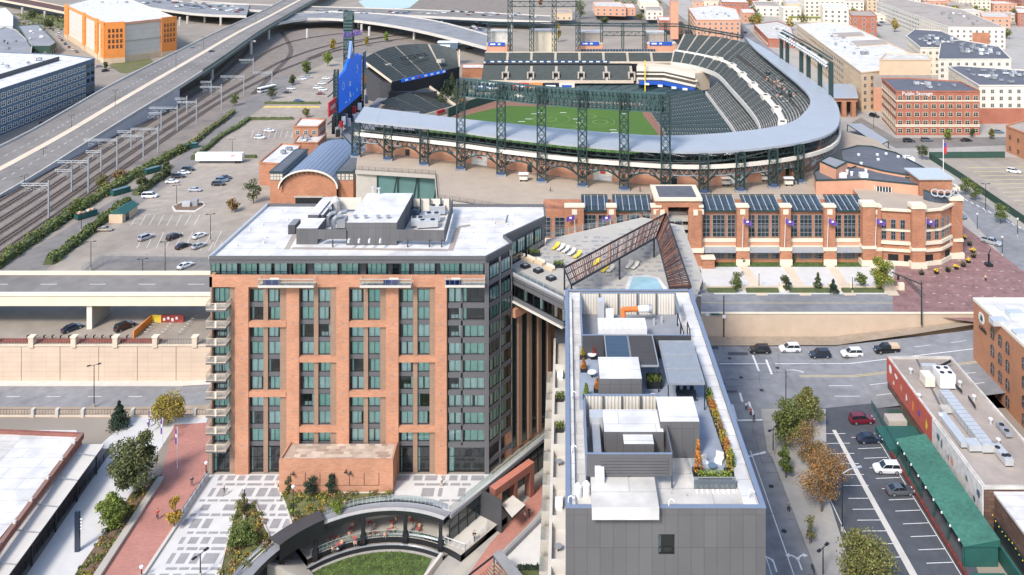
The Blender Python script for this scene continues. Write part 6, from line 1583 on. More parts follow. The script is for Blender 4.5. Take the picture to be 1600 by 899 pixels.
def roofstuff(t,px,z,n,seed=1,hmax=1.6,mats=('metal_white','metal_light','roof_grey','metal_grey')):
 rr=random.Random(seed);q=[P(a,c,z)for a,c in px];xs_=[p.x for p in q];ys_=[p.y for p in q];k=0;tries=0
 while k<n and tries<n*30:
  tries+=1;x,y=rr.uniform(min(xs_),max(xs_)),rr.uniform(min(ys_),max(ys_))
  if not inpoly(x,y,[(p.x,p.y)for p in q]):continue
  b=MB();h=rr.uniform(.5,hmax);b.cbox((x,y,z-.5),rr.uniform(.9,2.6),rr.uniform(.9,2.4),h,M[rr.choice(mats)],rr.choice([0,0,.1]))
  b.cyl((x,y,z-.5+h),(x,y,z-.35+h),.4,M['roof_dark'],n=8)
  b.build('rooftop_unit',t);k+=1
pxr=[(148,91),(96,85),(-80,78),(-190,140),(-120,178),(0,139)]
t,q=town('apartment_block','long blue-grey apartment block with white-framed windows at the left edge',pxr,21,'panel_blue','roof_white',floors=5,frame='white',glass='glass_dark',ww=3.0,wh=2.0,sp=4.6,cat='apartment building')
roofstuff(t,[(60,95),(90,90),(10,92),(-20,110)],21.5,5,3)
b=MB();p,r_=P(-60,138,21.5),P(92,92,21.5);b.bar((p.x,p.y,21.6),(r_.x,r_.y,21.6),.6,2.2,M['panel_dark']);b.build('roof_screen',t)
pxo=[(103,8),(165,37),(195,35.5),(274,27),(206,0),(150,-4)]
t,q=town('storage_warehouse','large cream storage warehouse with bright orange corner towers and white roof',pxo,27,'storage_panel','roof_white',wins=False,cat='warehouse')
def oplate(b,p,q,u0,u1,z0,z1,o_,m):
 d=(q-p);n_=Vector((d.y,-d.x,0)).normalized()
 if n_.dot(-p)<0:n_=-n_
 a=p+d*u0+n_*o_/2;c=p+d*u1+n_*o_/2;b.bar((a.x,a.y,(z0+z1)/2),(c.x,c.y,(z0+z1)/2),o_,z1-z0,m)
qo=[P(a,c,27)for a,c in pxo]
def tower(p,q,u0,u1,nm='corner_tower',wn=0,rows=4):
 b=MB();oplate(b,p,q,u0,u1,3.5,27.8,1.2,M['orange']);oplate(b,p,q,u0,u1,0,3.5,1.25,M['tan']);b.build(nm,t)
 d=(q-p);n_=Vector((d.y,-d.x,0)).normalized()
 if n_.dot(-p)<0:n_=-n_
 rz=math.atan2(d.y,d.x)if Vector((d.y,-d.x,0)).dot(-p)>0 else math.atan2(-d.y,-d.x)
 for r in range(rows):
  for j in range(wn):
   c=p+d*(u0+(u1-u0)*(j+1)/(wn+1))+n_*1.24;simple_win(t,(c.x,c.y,10+r*3.6),rz,1.3,2.4,M['glass_dark'],M['orange'])
e0=qo[1].lerp(qo[2],0);A1,B1=qo[1],qo[3]
Lr=1.0
A1,B1=qo[2],qo[3]
b=MB()
for z in(26.3,):oplate(b,A1,B1,0,1,25.6,27.2,.8,M['salmon'])
oplate(b,A1,B1,0,1,0,4.5,.7,M['tan']);oplate(b,A1,B1,0,1,14.2,14.8,.7,M['concrete'])
oplate(b,qo[0],qo[1],0,1,25.6,27.2,.8,M['orange']);oplate(b,qo[0],qo[1],0,1,0,4.5,.7,M['tan']);b.build('wall_bands',t)
tower(qo[1],qo[2],-.02,1.02,wn=4);tower(A1,B1,.70,1.01,wn=4);tower(qo[0],qo[1],0,.1,wn=1);tower(qo[0],qo[1],.5,.56,wn=1);tower(qo[0],qo[1],.8,.86,wn=1);tower(qo[0],qo[1],.93,1.0,wn=1)
roofstuff(t,[(120,8),(150,4),(190,2),(200,4)],27.5,8,5)
t,q=town('workshop','low grey-roofed workshop with sage walls left of the orange warehouse',[(28,40),(60,38),(88,66),(78,72),(48,72)],7,'green_fence','roof_grey',cat='workshop',wins=True,sp=6);roofstuff(t,[(35,45),(60,42),(80,66),(50,68)],7.4,5,6)
t,q=town('workshop','flat grey workshop roof with cream stair box at the left edge',[(-40,60),(8,42),(24,46),(50,70),(48,84),(-40,84)],7,'concrete','roof_grey',cat='workshop',wins=False);roofstuff(t,[(-10,55),(15,48),(40,70),(0,78)],7.4,6,7)
t,q=town('shed','pale metal shed roof at the far upper left edge',[(-60,20),(8,12),(20,24),(20,40),(-60,40)],6,'metal_light','metal_white',cat='shed',wins=False)
bh=thing('barrel_hall',(-90,290,0),'brick hall with grey barrel vault roof and glazed shoulders by the car park','hall')
Yf=280;X0,X1=XA(440,Yf),XA(526,Yf);cxm=(X0+X1)/2;rad=(X1-X0)/2;zs=12.4-rad*.62
b=MB();pts=[(X0-.0,Yf,0),(X1,Yf,0)]+[(cxm+rad*math.cos(R(a)),Yf,zs+rad*.62*math.sin(R(a)))for a in range(0,181,12)]
b.poly(pts,M['brick_stadium']);b.poly([(x,Yf+2,z)for x,y,z in reversed(pts)],M['brick_stadium']);b.build('front_wall',bh)
b=MB()
A=[(cxm+(rad+.6)*math.cos(R(a)),zs+.4+(rad+.6)*.62*math.sin(R(a)))for a in range(0,181,9)]
Ybk=318;dx=0
b.ribbon([(x,Yf-1.2,z)for x,z in A],[(x,Ybk,z)for x,z in A],M['cap_blue']);b.build('vault_roof',bh)
b=MB();
for i,(x,z)in enumerate(A[:-1]):b.bar((x,Yf-1.3,z-.1),(A[i+1][0],Yf-1.3,A[i+1][1]-.1),.4,.5,M['cream_light'])
for x,z in A[1:-1]:b.bar((x,Yf-1.2,z+.04),(x,Ybk,z+.04),.08,.08,M['cap_blue']);b.bar((x,Yf-.5,z-1.6),(x,Yf-.5,z-.2),.2,.2,SG)
b.build('roof_ribs',bh)
for x0,x1 in((422,441),(526,552)):
 X0_,X1_=XA(x0,Yf+2),XA(x1,Yf+2);b=MB();b.box(X0_,Yf+2,0,X1_,Yf+30,8.6,M['brick_stadium']);b.box(X0_,Yf+2.2,8.6,X1_,Yf+30,11.2,M['metal_grey']);b.box(X0_-.3,Yf+1.8,11.2,X1_+.3,Yf+30,11.7,M['steel_green']);b.box(X0_+.4,Yf+2.4,11.71,X1_-.4,Yf+29,11.75,M['roof_dark']);b.build('shoulder',bh)
 for j in range(4):x=X0_+(X1_-X0_)*(j+.5)/4;simple_win(bh,(x,Yf+2.18,8.8),0,1.0,2.1,M['cream_light'],M['metal_dark'])
b=MB();b.box(XA(462,Yf),Yf-.3,0,XA(503,Yf),Yf-.01,3.6,M['room_dark']);b.box(XA(460,Yf),Yf-.4,3.6,XA(505,Yf),Yf-.01,4.1,M['concrete']);b.build('gate',bh)
t,q=town('brick_annex','brick annex with white roof left of the barrel vault',[(405,253),(448,256),(470,226),(440,224)],8.5,'brick_stadium','roof_white',cat='annex',wins=False);roofstuff(t,[(430,245),(450,250),(462,232),(445,230)],9,3,8,mats=('roof_grey','cap_blue'))
t,q=town('ticket_house','small brick house with pale roof deck beneath the scoreboard',[(459,197),(497,197),(509,186),(470,184)],11,'brick_stadium','roof_white',cat='building',sp=3)
t,q=town('loading_house','brick and grey loading house between scoreboard and barrel hall',[(459,222),(497,222),(510,208),(470,206)],7,'brick_stadium','roof_cream',cat='building',wins=False);roofstuff(t,[(465,219),(490,219),(500,210),(475,210)],7.3,4,9)
sb=thing('scoreboard',(-100,385,S0),'tall blue video scoreboard with purple script top beside lattice mast','scoreboard')
XS=-99
b=MB();prof=[(365,12),(405,12),(407,31),(402,31.5),(399.5,33),(394,32.5),(390,36),(387.6,40.5),(384,33),(379,31.5),(376,29),(365,27.5)]
b.mesh([(XS,y,z)for y,z in prof]+[(XS-1.2,y,z)for y,z in prof],[tuple(range(12)),tuple(reversed(range(12,24)))]+[(i,(i+1)%12,12+(i+1)%12,12+i)for i in range(12)],M['led_blue']);b.build('screen',sb)
b=MB();b.mesh([(XS+.05,386,34),(XS+.05,387.6,40.5),(XS+.05,389.5,36)],[(0,1,2)],M['white']);b.mesh([(XS+.04,384.5,33.6),(XS+.04,387.4,38.5),(XS+.04,391.5,34.4),(XS+.04,388,32)],[(0,1,2,3)],M['car_steel']);b.build('mountain_peak',sb)
b=MB()
def sq(y,z,w_,h,m=M['white']):b.poly([(XS+.06,y-w_/2,z-h/2),(XS+.06,y+w_/2,z-h/2),(XS+.06,y+w_/2,z+h/2),(XS+.06,y-w_/2,z+h/2)],m)
for i in range(14):
 a=R(i*360/14);sq(372.5+1.7*math.cos(a),22.6+1.1*math.sin(a)*1.4,.6,.5)
sq(384,22,3.0,.9,M['cream_light']);sq(384,20.8,3.0,.7);sq(398,24,1.4,4.2,M['led_blue'])
for(y,z,w_,h)in((397,27,1,2.2),(398.5,25.5,1,2),(397,24.5,2.2,.7),(384,16.5,1.4,2.6),(385.5,15.6,1.2,1.4),(390,15.2,.8,1.0),(397,16,1.2,1.8),(377,14.4,3,.6),(383,14.3,.8,1.2)):sq(y,z,w_,h)
b.build('screen_emblems',sb)
b=MB()
for y,x in((362,-99.5),(372,-102),(408,-99.5),(400,-103)):lattice(b,x,y,S0,30,1.6,1.6,M['steel_green'],step=3)
for z in(8,14,20,26):b.bar((-103,362,z),(-103,408,z),.4,.4,M['steel_green']);b.bar((-101,362,z+2),(-103,380,z-2),.3,.3,M['steel_green'])
b.box(-101,361,4,-99.6,409,11.5,M['metal_dark']);b.build('support_frame',sb)
b=MB();lattice(b,XA(545,395),395,S0,ZA(15,395)-1,4.2,2.4,SG,step=2.2,br=.3)
for k in range(12):z=36+k*1.5;b.box(XA(538,395),393.2,z,XA(552,395),393.6,z+.9,M['steel_pale_green'])
b.build('lattice_mast',sb)
text('Rockies',4.6,mat('sign_purple',(0.20,0.10,0.42),.5,.08,1),sb,(-98.7,388,44),R(90),R(68),.15,'script_sign')
b=MB();b.box(-99.6,350,14,-99.0,361,20,M['red']);b.build('side_sign',sb);
text('Toyota' if 0 else 'SPORTS',2.2,M['white'],sb,(-98.9,355.5,17),R(90),R(90),.04,'sign_letters')
b=MB();b.box(-99.3,409,13,-98.9,415,32,M['car_steel']);b.box(-99.2,409.5,16,-98.8,414.5,20,M['orange']);b.box(-99.2,409.5,24,-98.8,414.5,28,M['blue']);b.build('side_screen',sb)
b=MB();rr=random.Random(6)
for i in range(24):y=355+i*2.2;b.cbox((-97+rr.uniform(-.6,.6),y,S0+rr.choice([0,0,3])),1.5,1.4,rr.uniform(1.5,4.5),M[rr.choice(['red','white','metal_dark','metal_grey','panel_grey'])])
b.build('equipment_racks',sb)
bl=thing('bleachers',(-90,465,S0),'large dark-green wedge of bleacher seats beyond centre field','bleachers')
stand('rows',[(-109,447,21.5),(-106,470,22.5),(-98,488,23),(-84,496,23),(-70,492,22),(-62,486,20)],[(-89.5,432,12),(-84,441,12),(-78,450,12),(-72,459,12),(-66,467,12),(-60,475.5,12)],22,bl,M['seat_green'],M['tread_dark'],sec=19,aw=1.4,sub=3,sm=2)
b=MB();b.prism([(-89.5,431.6),(-60,475),(-61,477),(-91,434)],0,12.9,M['metal_dark']);b.prism([(-91,434),(-61,477),(-64,486),(-84,495),(-98,487),(-107,449)],0,[9.5,9.5,16,18,18,17],M['panel_dark'],bottom=False);b.build('support_wall',bl)
b=MB();p,q=Vector((-86,436.7,13.5)),Vector((-67,464.6,13.5));d=(q-p).normalized();b.bar((p.x+.6,p.y-.4,12.6),(q.x+.6,q.y-.4,12.6),.5,1.7,M['led_blue'])
for i in range(7):c=p.lerp(q,(i+.5)/7);b.bar((c.x+.95,c.y-.65,12.6),(c.x+.95+d.x*1.8,c.y-.65+d.y*1.8,12.6),.2,.9,M['white']if i!=2 else M['red'])
b.build('ribbon_board',bl)
o=text('ROCKPILE',4.6,M['black'],bl,(-84.2,466.5,20.2),R(28),R(57),.1,'seat_lettering')
for(x,y)in((-97,455),(-83,478),(-70,470)):
 b=MB();b.cbox((x,y,16.5),3.2,3.4,1.8,M['aisle'],R(57));b.cbox((x,y,18.31),1.6,1.8,.05,M['room_dark'],R(57));b.build('vomitory',bl)
b=MB();A=smooth([(-89.5,432,12),(-60,475.5,12)],0)if 0 else None
for p,q in(((-89.5,431.5,12.8),(-109.3,446.5,22.3)),((-60,475.5,12.8),(-61.5,486,20.8))):b.bar(p,q,.5,1.1,M['concrete_beige'])
b.build('side_wall',bl)
lb=thing('lower_bleachers',(-75,420,0),'lower fan of green bleacher seats sloping to the outfield wall','bleachers')
stand('rows',[(-90,405,8),(-84,420,8),(-72,441,8)],[(-69,404,1.2),(-62,414,1.2),(-55.5,424,1.2)],17,lb,M['seat_green'],M['tread_dark'],sec=12,aw=1.2,sub=2,sm=2)
b=MB();b.bar((-68.6,403.4,1.4),(-55,424,1.4),.5,2.4,M['concrete_beige']);b.bar((-55,424,2),(-71.5,441.5,8.4),.5,1.2,M['concrete_beige']);b.bar((-63,411,1.8),(-60,415.6,1.8),.7,1.6,M['red']);b.build('wall',lb)
b=MB();b.poly([(-97,360,S0),(-70,300,S0),(-62,330,S0),(-70,402,S0),(-92,404,S0),(-92,432,S0),(-97,432,S0)],mat('promenade',(0.17,0.17,0.185),.9,.1,.4));struct('left_promenade',b)
b=MB();b.box(-90.5,428,S0,-66,431,8.4,M['metal_dark']);b.box(-96,432,S0,-90,450,12,M['panel_dark']);b.build('walkway_bar',bl)
for i in range(12):b=MB();
th=thing('truss_sign',P(705,75,6),'blue and white banner on a steel gantry beside the bleachers','gantry sign')
b=MB();p=P(684,88,6);q=P(715,88,6);zt_=ZA(66,p.y);b.box(p.x,p.y,zt_-4.5,q.x,p.y+.6,zt_-.5,M['car_steel']);b.box(p.x+1.4,p.y-.2,zt_-3.2,q.x-5,p.y-.01,zt_-1.7,M['white']);b.box(p.x-.4,p.y,zt_-.5,q.x+.4,p.y+6,zt_+.1,M['metal_white']);b.build('banner',th)
for x in(p.x+8,q.x):b=MB();lattice(b,x,p.y+1,0,zt_-4.5,1.6,1.6,M['metal_dark'],step=3);b.build('leg',th)
t,q=town('brick_pump_house','low brick and white house behind the bleachers',[(722,106),(757,106),(757,100),(722,100)],6,'brick_stadium','roof_white',cat='building',wins=False)
# town to the right
t,q=town('storage_building','five-storey red brick storage building with arched top windows and cream bands',[(1378,122),(1400,142),(1531,142),(1500,127),(1420,122)],23.6,'brick_red','roof_dark',z0=S0,floors=5,glass='glass_dark',frame='cream',ww=1.9,wh=1.7,sp=3.6,cat='building')
q0=[P(a,c,23.6)for a,c in((1378,122),(1400,142),(1531,142))]
b=MB()
for z in(S0+3.6,S0+4.2,19.0):
 oplate(b,q0[1],q0[2],0,1,z,z+.45,.2,M['cream']);oplate(b,q0[0],q0[1],0,1,z,z+.45,.2,M['cream'])
b.build('stone_bands',t);roofstuff(t,[(1410,128),(1425,138),(1515,139),(1480,129)],23.8,9,12)
m_=q0[1].lerp(q0[2],.25);text('Public Storage',2.3,M['white'],t,(m_.x,m_.y-.4,22.4),R(90),0,.06,'wall_sign')
t,q=town('long_apartments','long cream apartment row with white roof and balconies right of the ballpark',[(1245,38),(1346,113),(1400,108),(1430,86),(1330,40),(1290,33)],23.5,'tan','roof_white',z0=S0,glass='glass_blue',frame='tan',ww=1.6,wh=1.7,sp=4.2,cat='apartment building');roofstuff(t,[(1270,42),(1345,100),(1400,98),(1330,50)],23.8,18,13)
b=MB();
for c_ in(((1300,52),(1345,50),(1352,56),(1310,58)),((1330,64),(1378,62),(1388,69),(1340,72))):qq=[P(a,c,23.6)for a,c in c_];b.prism([(p.x,p.y)for p in qq],22.9,23.6,M['tan'],M['roof_tan'])
b.build('light_wells',t)
t,q=town('beige_hall','plain beige block with brick-coloured base in front of the cream apartments',[(1374,93),(1455,93),(1449,84),(1384,83)],29.5,'tan','roof_cream',z0=S0,cat='building',wins=False)
b=MB();q0=[P(a,c,29.5)for a,c in((1374,93),(1455,93))];oplate(b,q0[0],q0[1],-.12,1,S0,16,.8,M['salmon']);oplate(b,q0[0],q0[1],-.12,1,16,22,.6,M['roof_tan']);b.build('lower_walls',t)
t,q=town('corner_apartments','cream apartment corner with brick base behind the storage building',[(1530,133),(1640,133),(1640,112),(1500,102),(1482,104)],22,'cream_light','roof_dark',z0=S0,frame='cream',ww=1.5,wh=1.6,sp=3.8,cat='apartment building');roofstuff(t,[(1500,106),(1540,128),(1640,128),(1600,112)],22.3,26,14)
b=MB();q0=[P(a,c,22)for a,c in((1530,133),(1640,133))];oplate(b,q0[0],q0[1],0,1,S0,11.5,.5,M['brick_red']);b.build('brick_base',t)
t,q=town('courtyard_apartments','pale cream courtyard apartments with dark roof covered in vents',[(1466,92),(1580,92),(1560,72),(1500,62),(1470,66)],22,'cream_light','roof_dark',z0=S0,frame='cream',ww=1.5,wh=1.6,sp=4,cat='apartment building');roofstuff(t,[(1480,80),(1570,88),(1550,74),(1500,66)],22.3,30,15)
t,q=town('stepped_apartments','stepped cream apartments with blue-grey roof and roof plant',[(1416,56),(1438,74),(1480,74),(1520,70),(1470,48),(1430,45)],21,'cream_light','roof_dark',z0=S0,frame='cream',ww=1.5,wh=1.6,sp=4,cat='apartment building');roofstuff(t,[(1425,58),(1440,70),(1505,68),(1465,50)],22.3,24,16)
t,q=town('terrace_apartments','long cream apartment terrace with brick bay at its right end',[(1370,2),(1482,42),(1571,43),(1500,14),(1430,2),(1400,-4)],20,'cream_light','roof_tan',z0=S0,frame='cream',ww=1.5,wh=1.6,sp=4,cat='apartment building');roofstuff(t,[(1440,18),(1485,36),(1550,38),(1495,18)],20.3,14,17)
b=MB();q0=[P(a,c,20)for a,c in((1482,42),(1571,43))];oplate(b,q0[0],q0[1],.42,.72,S0,16,.6,M['brick_stadium']);b.build('brick_bay',t)
t,q=town('brick_apartments','brick apartment block with white roof above the right corner of the stands',[(1075,12),(1088,31),(1157,31),(1150,14),(1120,8)],20,'salmon','roof_white',z0=S0,frame='cream_light',ww=1.6,wh=1.7,sp=4,cat='apartment building');roofstuff(t,[(1090,16),(1100,28),(1145,28),(1140,16)],20.3,8,18)
t,q=town('brick_stack','tall narrow brick slab behind the far stands',[(1046,-10),(1048,2),(1060,2),(1058,-10)],34,'salmon','roof_tan',z0=S0,wins=False,cat='tower')
t,q=town('row_houses','brick row building beside the ballpark corner gantry',[(1178,38),(1200,60),(1242,62),(1236,42),(1215,33)],11,'brick_red','roof_cream',z0=S0,frame='cream',ww=1.3,wh=1.5,sp=4,cat='building');roofstuff(t,[(1190,42),(1205,56),(1235,58),(1225,44)],11.3,6,19)
t,q=town('mint_shop','low shop with bright yellow-green eave near the top right',[(1232,26),(1300,27),(1296,20),(1240,18)],9,'cream','roof_tan',z0=S0,sp=5,cat='shop');b=MB();q0=[P(a,c,9)for a,c in((1232,26),(1300,27))];oplate(b,q0[0],q0[1],0,1,8.2,9.3,.8,M['leaf_lime']);b.build('green_eave',t)
t,q=town('orange_corner_building','orange brick corner building at the right edge beside the parking field',[(1572,196),(1640,222),(1700,200),(1600,188)],15,'brick_right','roof_tan',z0=S0,glass='glass_dark',frame='brick_right',sp=4.5,cat='building')
g5=thing('gate_pavilion',P(1320,190,S0),'brick gate pavilion with flat grey roof right of the canopy','pavilion')
q0=[P(a,c,14)for a,c in((1296,152),(1341,152),(1336,131),(1286,131))]
b=MB();b.prism([(p.x,p.y)for p in q0],13.4,14,M['metal_light'],M['canopy']);b.build('roof',g5)
b=MB();b.prism([((p.x-q0[0].x)*.9+q0[0].x+1.5,(p.y-q0[0].y)*.9+q0[0].y+1.2)for p in q0],11.6,13.39,M['salmon']);b.build('frieze',g5)
for i in range(3):
 c=q0[0].lerp(q0[1],.2+.33*i);b=MB();b.cbox((c.x,c.y+1.5,S0),2.0,2.0,7.1,M['brick_stadium']);b.build('column',g5);c2=q0[3].lerp(q0[2],.2+.33*i);b=MB();b.cbox((c2.x,c2.y-1.5,S0),2,2,7.1,M['brick_stadium']);b.build('column',g5)
b=MB();c=q0[0].lerp(q0[2],.5);b.cbox((c.x,c.y,S0),8,8,7,M['room_mid']);b.build('core',g5)
wc=thing('walkway_canopy',P(1355,210,S0),'low grey walkway canopy right of the gate pavilion','canopy')
q0=[P(a,c,8.5)for a,c in((1324,194),(1346,193),(1388,220),(1374,227))];b=MB();b.prism([(p.x,p.y)for p in q0],8.1,8.5,M['steel_green'],M['canopy']);b.build('roof',wc)
for p in q0:b=MB();b.bar((p.x,p.y,S0),(p.x,p.y,8.1),.3,.3,SG);b.build('post',wc)
for i,(px0,w_,h_,c_)in enumerate(((1128,42,12,'brick_red'),(1180,40,10,'cream_light'),(1228,34,14,'tan'),(1286,40,17,'cream_light'),(1330,40,19,'brick_red'),(930,48,9,'salmon'),(1000,30,7,'cream'),(1085,30,8,'salmon'),(1535,44,9,'salmon'),(1590,40,12,'brick_red'),(1480,40,10,'roof_tan'),(1240,30,8,'brick_red'))):
 y0={1128:3,1180:9,1228:6,1286:12,1330:24,930:10,1000:4,1085:3,1535:26,1590:20,1480:8,1240:-2}[px0]
 z_=S0+h_;lab={1128:'red brick block at the top edge left of the cream tower',1180:'cream block at the top edge above the brick row building',1228:'tan block at the top edge above the yellow-green eave',1286:'cream mid-rise at the top edge left of the brick mid-rise',1330:'dark brick mid-rise with cream windows above the long apartments',930:'wide salmon brick school-like building beyond the far stands',1000:'small cream building right of the salmon one at the top',1085:'salmon block behind the brick apartments with white roof',1535:'long salmon building at the upper right among trees',1590:'brick building cut by the upper right edge',1480:'flat tan building behind the cream terrace',1240:'small red brick block on the very top edge'}[px0]
 t,q=town('town_block',lab,[(px0-4,y0-7),(px0,y0),(px0+w_,y0+1),(px0+w_-8,y0-7)],z_,c_,['roof_white','roof_tan','roof_cream'][i%3],z0=S0,frame='cream_light' if c_!='cream_light' else 'cream',ww=1.8,wh=1.8,sp=5,cat='building',group='town blocks along the top edge')
 # buildings at lower right
mb=thing('mural_building',(73,152,0),'long low building with tan roof plant and red mural wall','building')
b=MB();b.box(66.6,132,0,79.6,171.5,6.6,M['brick_dark']);b.build('wall',mb)
b=MB();b.box(66.9,132.3,6.6,79.3,171.2,6.65,M['roof_tan']);b.build('roof',mb)
b=MB();
for x0,y0,x1,y1 in((66.55,132,66.95,171.5),(79.25,132,79.65,171.5),(66.95,171.1,79.25,171.5),(66.95,132,79.25,132.4)):b.box(x0,y0,6.5,x1,y1,7.1,M['roof_cream'])
b.build('parapet',mb)
b=MB();b.box(66.4,150.5,2.2,66.59,171.45,6.9,mat('mural_red',(0.46,0.10,0.07),.85,.12,.8));b.build('red_mural',mb)
b=MB();rr=random.Random(21)
def splat(y,z,w_,h,m):
 k=9;pts=[(66.38,y+w_*.5*math.cos(2*math.pi*i/k)*rr.uniform(.6,1.1),z+h*.5*math.sin(2*math.pi*i/k)*rr.uniform(.6,1.1))for i in range(k)];b.poly(pts[::-1],m)
for y,z,w_,h,m in((169.5,5.3,2.0,2.2,'white'),(166.5,5.6,1.6,1.1,'white'),(167.8,3.6,.9,1.0,'cream_light'),(164,4.8,1.0,1.6,'salmon'),(161.5,4.2,1.0,1.7,'white'),(161.3,3.6,.6,.8,'black'),(158.5,4.4,1.1,2.0,'orange'),(155.8,4.6,1.2,1.4,'purple'),(152.6,4.4,1.1,2.2,'yellow')):splat(y,z,w_,h,M[m])
b.build('mural_figures',mb)
b=MB();b.box(66.4,132.2,1.5,66.59,150.3,6.9,mat('mural_pale',(0.62,0.60,0.60),.85,.22,.9));b.build('pale_mural',mb)
b=MB()
for i in range(13):splat(133.5+i*1.3,rr.uniform(3,5.8),rr.uniform(.6,1.6),rr.uniform(.8,1.8),M[rr.choice(['car_steel','salmon','metal_grey','cream_light','teal'])])
b.build('mural_figures',mb)
def unit(name,cx,cy,w_,d_,h,m,fans=0,z=6.65,rib=0):
 b=MB();b.box(cx-w_/2,cy-d_/2,z+.25,cx+w_/2,cy+d_/2,z+h,M[m]);b.box(cx-w_/2+.2,cy-d_/2+.1,z,cx+w_/2-.2,cy+d_/2-.1,z+.25,M['metal_dark'])
 for i in range(fans):fx_=cx-w_*.25+(w_*.5 if i%2 else 0)if fans>2 else cx;fy=cy-d_/2+d_*(i//2+.5)/max(1,(fans+1)//2)if fans>2 else cy-d_/2+d_*(i+.5)/fans;b.cyl((fx_,fy,z+h),(fx_,fy,z+h+.12),.42,M['metal_dark'],n=12)
 for i in range(rib):y=cy-d_/2+d_*(i+.5)/rib;b.box(cx-w_/2-.03,y-.05,z+.3,cx+w_/2+.03,y+.05,z+h+.04,M['metal_grey'])
 b.build(name,mb)
c=P(1449,588,8.3);unit('air_handler',c.x,c.y,1.9,2.6,2.1,'cream_light');c=P(1475,583,9);unit('chiller',c.x,c.y,3.0,3.4,2.9,'metal_white',4);c=P(1452,577,8);unit('air_handler',c.x+.5,c.y+1.2,3.0,1.0,1.6,'metal_light')
c=P(1508,650,8.2);unit('long_duct',c.x,c.y,2.0,16.5,1.6,'metal_light',0,rib=14);c=P(1500,668,7.6);unit('air_handler',c.x-1.2,c.y,1.5,9,1.0,'metal_light');c=P(1478,636,7.6);unit('roof_curb',c.x,c.y,1.8,1.6,.9,'roof_cream')
c=P(1520,690,7.9);unit('air_handler',c.x,c.y,2.2,2.2,1.2,'metal_light');c=P(1567,706,7.9);unit('condenser_row',c.x,c.y,1.4,4.2,1.3,'metal_light',3);c=P(1538,688,7.6);unit('air_handler',c.x+.5,c.y-1,1.6,1.6,1.0,'car_steel');c=P(1569,668,7.6);unit('air_handler',c.x,c.y,1.2,3.4,.9,'metal_grey',2)
for x,y in((1522,622),(1548,658),(1470,652),(1500,600),(1560,690),(1423,580),(1436,620)):c=P(x,y,7.2);b=MB();b.cyl((c.x,c.y,6.6),(c.x,c.y,7.5),.25,M['metal_light'],n=8);b.cyl((c.x,c.y,7.5),(c.x,c.y,7.7),.38,M['metal_white'],n=8);b.build('roof_vent',mb)
b=MB();p,q=P(1471,602,7.4),P(1500,640,7.4);
for s in((P(1488,597,7.6),P(1503,612,7.6)),(P(1513,620,7.6),P(1524,636,7.6)),(P(1466,574,7.2),P(1486,564,8.2))):b.bar(s[0],s[1],.12,.5,M['metal_dark'])
b.build('roof_screens',mb)
b=MB();a_=P(1420,575,6.68);b.poly([P(1430,560,6.67),P(1433,560,6.67),P(1505,700,6.67),P(1500,700,6.67)],M['roof_dark']);b.build('roof_seam',mb)
wb=thing('white_roof_hall',(80,118,0),'low hall with plain white membrane roof in the lower right corner','hall')
b=MB();b.box(68.2,90,0,96,131.9,6.0,M['brick_dark']);b.build('wall',wb);b=MB();b.box(68,90,6.0,96,131.85,6.4,M['roof_white']);b.build('roof',wb)
b=MB();b.box(67.6,96,0,67.9,131,2.8,M['glass_dark']);b.build('glazed_side',wb)
gr_=thing('green_patio_roof',(62,137,0),'long green shingle patio roof with small lights along its eave','patio roof')
b=MB();b.prism([(59.8,124.5),(65.2,124.5),(65.2,150.3),(59.8,150.3)],3.1,[3.2,4.2,4.2,3.2],M['green_metal'],M['green_roof']);b.build('roof',gr_)
b=MB();b.box(60,124.7,0,65,124.9,3.1,M['green_metal']);b.box(64.9,124.9,0,65.1,150,3.1,M['brick_wall_red']);b.box(65.6,110,0,66.0,150,2.6,M['green_metal']);b.build('wall',gr_)
b=MB();
for i in range(9):y=126+i*2.9;b.cyl((59.75,y,3.0),(59.75,y,3.25),.14,M['white'],n=6)
b.build('eave_lights',gr_)
for i in range(6):b=MB();b.bar((59.9,125+i*5,0),(59.9,125+i*5,3.1),.18,.18,M['green_metal']);b.build('post',gr_)
pf=thing('patio_fence',(58,135,0),'low dark red fence with tiny red lights along the parking yard','fence')
b=MB();b.box(59.0,112,0,59.5,151,.6,M['maroon']);b.build('panel',pf)
for i in range(20):b=MB();b.cbox((59.2,113+i*1.9,.6),.14,.14,.16,M['red']);b.build('light',pf)
sheet('patio_floor',[(1385,640),(1410,640),(1450,690),(1530,870),(1515,870),(1430,720)],M['green_fence'],0.05)
b=MB();b.box(59,151,0,66.4,158,.9,M['green_metal']);b.box(62,159,0,65.5,161.5,1.2,M['concrete']);b.build('patio_kiosk',label='dark green patio kiosk at the mural building corner',cat='kiosk')
b=MB();b.box(59,112,0,65,118,2.4,M['brick_wall_red']);b.box(59.5,118,0,64.5,122,1.2,M['green_metal']);b.build('patio_steps_block',label='red block with green top at the lower end of the patio',cat='kiosk')
rb=thing('tan_brick_building',(105,145,0),'tall tan brick building with white roof and arched windows at right edge','building')
b=MB();b.box(87.6,100,0,125,178.2,15.5,M['brick_right']);b.build('wall',rb);b=MB();b.box(87.9,100.3,15.5,124.7,177.9,15.56,M['roof_white']);b.build('roof',rb)
b=MB();b.box(87.5,100,15.5,87.95,178.25,16.1,M['cream_light']);b.box(87.95,177.8,15.5,125,178.25,16.1,M['cream_light']);b.build('parapet',rb)
